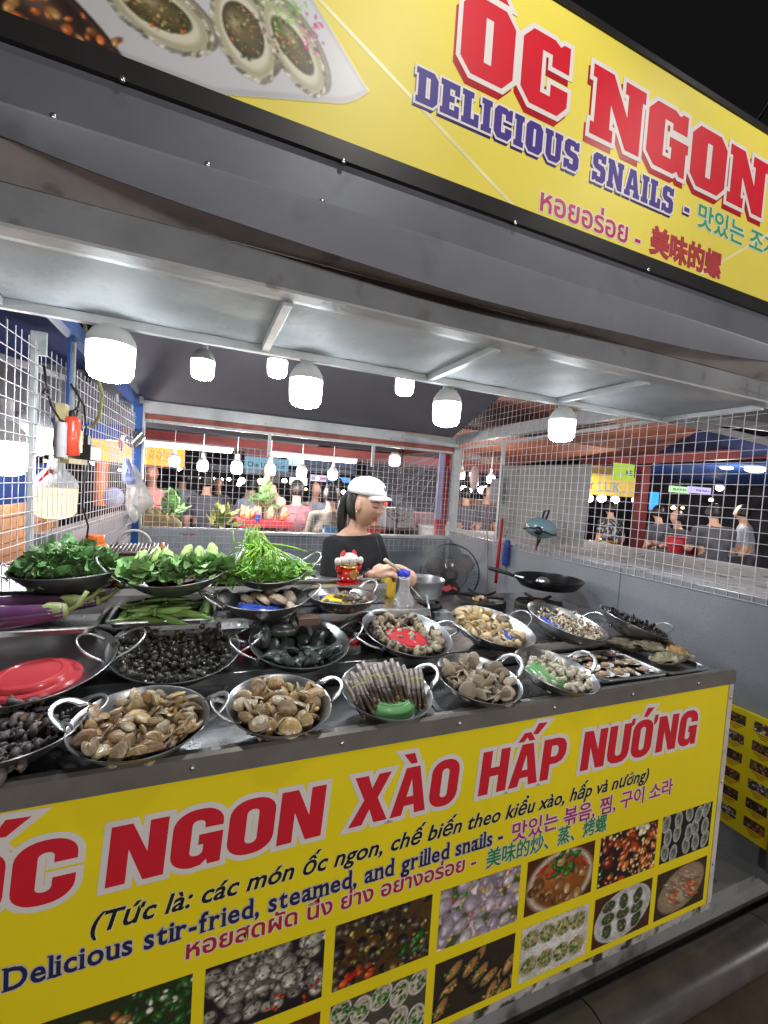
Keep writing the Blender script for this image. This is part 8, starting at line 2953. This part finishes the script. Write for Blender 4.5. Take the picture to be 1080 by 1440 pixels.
for i, (box, d_, m_, lab, tx) in enumerate((((820, 668, 892, 697), 6.9, mat('yellow signboard', (.62, .42, .04), .5), 'yellow shop sign with fat grey letters left of the red post', [('SY', .02, .2, .25, .32, INKC), ('LUK', .30, .72, .2, .48, GYc)]),
                                            ((820, 656, 880, 667), 7.0, mat('ochre signboard', (.40, .22, .04), .5), 'ochre board above the yellow shop sign', []),
                                            ((866, 652, 892, 675), 6.6, glow('lime lit sign', (.42, .62, .06), .9), 'lime green lit sign touching the red post', [('KE', .55, .9, .3, .3, INKN)]),
                                            ((944, 684, 970, 693), 8.2, glow('pale green lit banner', (.50, .75, .42), 1.1), 'pale green lit banner at the right', [('BANH', .1, .9, .3, .35, INKG)]),
                                            ((970, 685, 1000, 694), 8.2, glow('lavender lit banner', (.50, .45, .85), 1.2), 'lavender lit banner beside the green one', [('MENU', .3, .9, .3, .3, INKP)]),
                                            ((917, 692, 926, 717), 7.8, glow('bright blue lit sign', (.05, .35, .95), 1.4), 'narrow bright blue upright sign right of the red post', []))):
    px = (box[0] + box[2]) / 2
    sign_y('shop_sign', lab, box, P(px, box[1], d=d_).y, m_, tx)
for i, (px, py, w_, h_, d_) in enumerate(((1012, 686, 13, 9, 7.0), (1022, 658, 22, 5, 5.6), (1062, 660, 34, 9, 5.2))):
    c = P(px, py, d=d_)
    k_ = d_ / FPX / 2
    t = thing('oval_lamp', ['bright round lamp under the right canopy', 'flat oval lamp under the right canopy, dimmer one', 'large flat oval lamp at the right edge'][i], 'lamp', c)
    part('glass', MB().ball((0, 0, 0), (w_ * k_, w_ * k_ * .6, h_ * k_), 18, 10), glow('oval lamp glow', (1, .98, .88), 14) if i != 1 else glow('dim oval glow', (.95, 1, .75), 4), t, 3, world=False)
    part('shade', MB().ball((-w_ * k_ * .3, 0, h_ * k_ * .8), (w_ * k_ * 1.2, w_ * k_ * .8, h_ * k_ * .5), 18, 8), mat('grey lamp shade', (.3, .3, .32), .5), t, 3, world=False)
c = P(962, 765, d=6.0)
simple('red_basin', 'red plastic basin stack beyond the right wall', 'basin', (c.x, c.y, c.z - .12), MB().lathe([(0, 0), (.17, 0), (.20, .10), (.22, .11), (.22, .20), (.24, .21), (.0, .20)], 24), mat('red basin plastic', (.45, .03, .05), .35))
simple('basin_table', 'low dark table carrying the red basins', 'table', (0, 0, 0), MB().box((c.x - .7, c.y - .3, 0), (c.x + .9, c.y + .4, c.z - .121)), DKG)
c = P(845, 757, d=5.6)
t = thing('packet_pile', 'pile of red and white packets at the right parapet', 'packets', (c.x, c.y, c.z - .1))
for k in range(14):
    o = part('packet', MB().box((-.05, -.03, 0), (.05, .03, .03)), [mat('red foil', (0, 0, 0)), WHITEP, mat('yellow plastic', (0, 0, 0)), DNc][k % 4], t, world=False)
    o.location = (random.gauss(0, .13), random.gauss(0, .05), .0 + .03 * (k % 4))
    o.rotation_euler = (random.gauss(0, .2), random.gauss(0, .2), rnd() * 3)
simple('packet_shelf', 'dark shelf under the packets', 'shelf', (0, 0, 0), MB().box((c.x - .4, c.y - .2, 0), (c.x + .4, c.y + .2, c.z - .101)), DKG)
t = thing('right_roof_frame', 'pale steel roof bars of the stall on the right', 'frame', P(1040, 600, d=3.4))
for a, b in (((900, 578, 3.6), (1095, 603, 2.9)), ((820, 566, 4.6), (1010, 605, 3.6)), ((1010, 605, 3.6), (1095, 625, 3.2))):
    part('roof_bar', MB().bar(P(a[0], a[1], d=a[2]), P(b[0], b[1], d=b[2]), .035, .05), PAINTG, t)
part('roof_sheet', sheet([P(960, 585, d=3.9), P(1095, 560, d=2.9), P(1095, 602, d=3.1), P(1000, 600, d=3.8)], .01), mat('grey roof sheet', (.22, .23, .25), .5, .3), t)

# menu board low at the right wall
ys = [P(1028, 995, x=XR - .02), P(1080, 1014, x=XR - .02)]
t = thing('menu_board', 'yellow photo menu board standing low against the right wall', 'menu board', (XR - .02, 1.05, 0))
y0_, y1_ = .955, 1.30
xf = XR - .022
part('board', MB().box((xf, y0_, .145), (xf + .018, y1_, .665)), YEL, t)
part('edge_post', MB().box((xf - .004, y0_ - .03, .06), (xf + .020, y0_ - .001, .67)), FASC, t)
rr_ = random.Random(5)
for r in range(6):
    for c_ in range(3):
        cw_ = Canvas(34, 20, (.25, .22, .2), r * 7 + c_)
        cw_.scatter(40, 3.4, [DK, BR, WH, RD, MV, BR, DK][(r * 3 + c_) % 7] + BR, hi=.2)
        ya, za = y1_ - .045 - c_ * .105 - .075, .60 - r * .082
        cw_.mesh('dish_photo', lambda u, v, ya=ya, za=za: (xf - .0008, ya + .075 - u * .075, za + v * .042), t)
        for q in range(3):
            part('caption_line', MB().add([(xf - .0006, ya + .065 - .008 * q, za - .006 - q * .008), (xf - .0006, ya + .010 + .008 * q, za - .006 - q * .008), (xf - .0006, ya + .010 + .008 * q, za - .009 - q * .008), (xf - .0006, ya + .065 - .008 * q, za - .009 - q * .008)], [(0, 1, 2, 3)]), INKC, t)
# the first pieces the heaps were copied from are taken away
for o in PROTO:
    bpy.data.objects.remove(o)
for o in bpy.data.objects:
    for k in ('R', 'H', 'R0'):
        if k in o:
            del o[k]
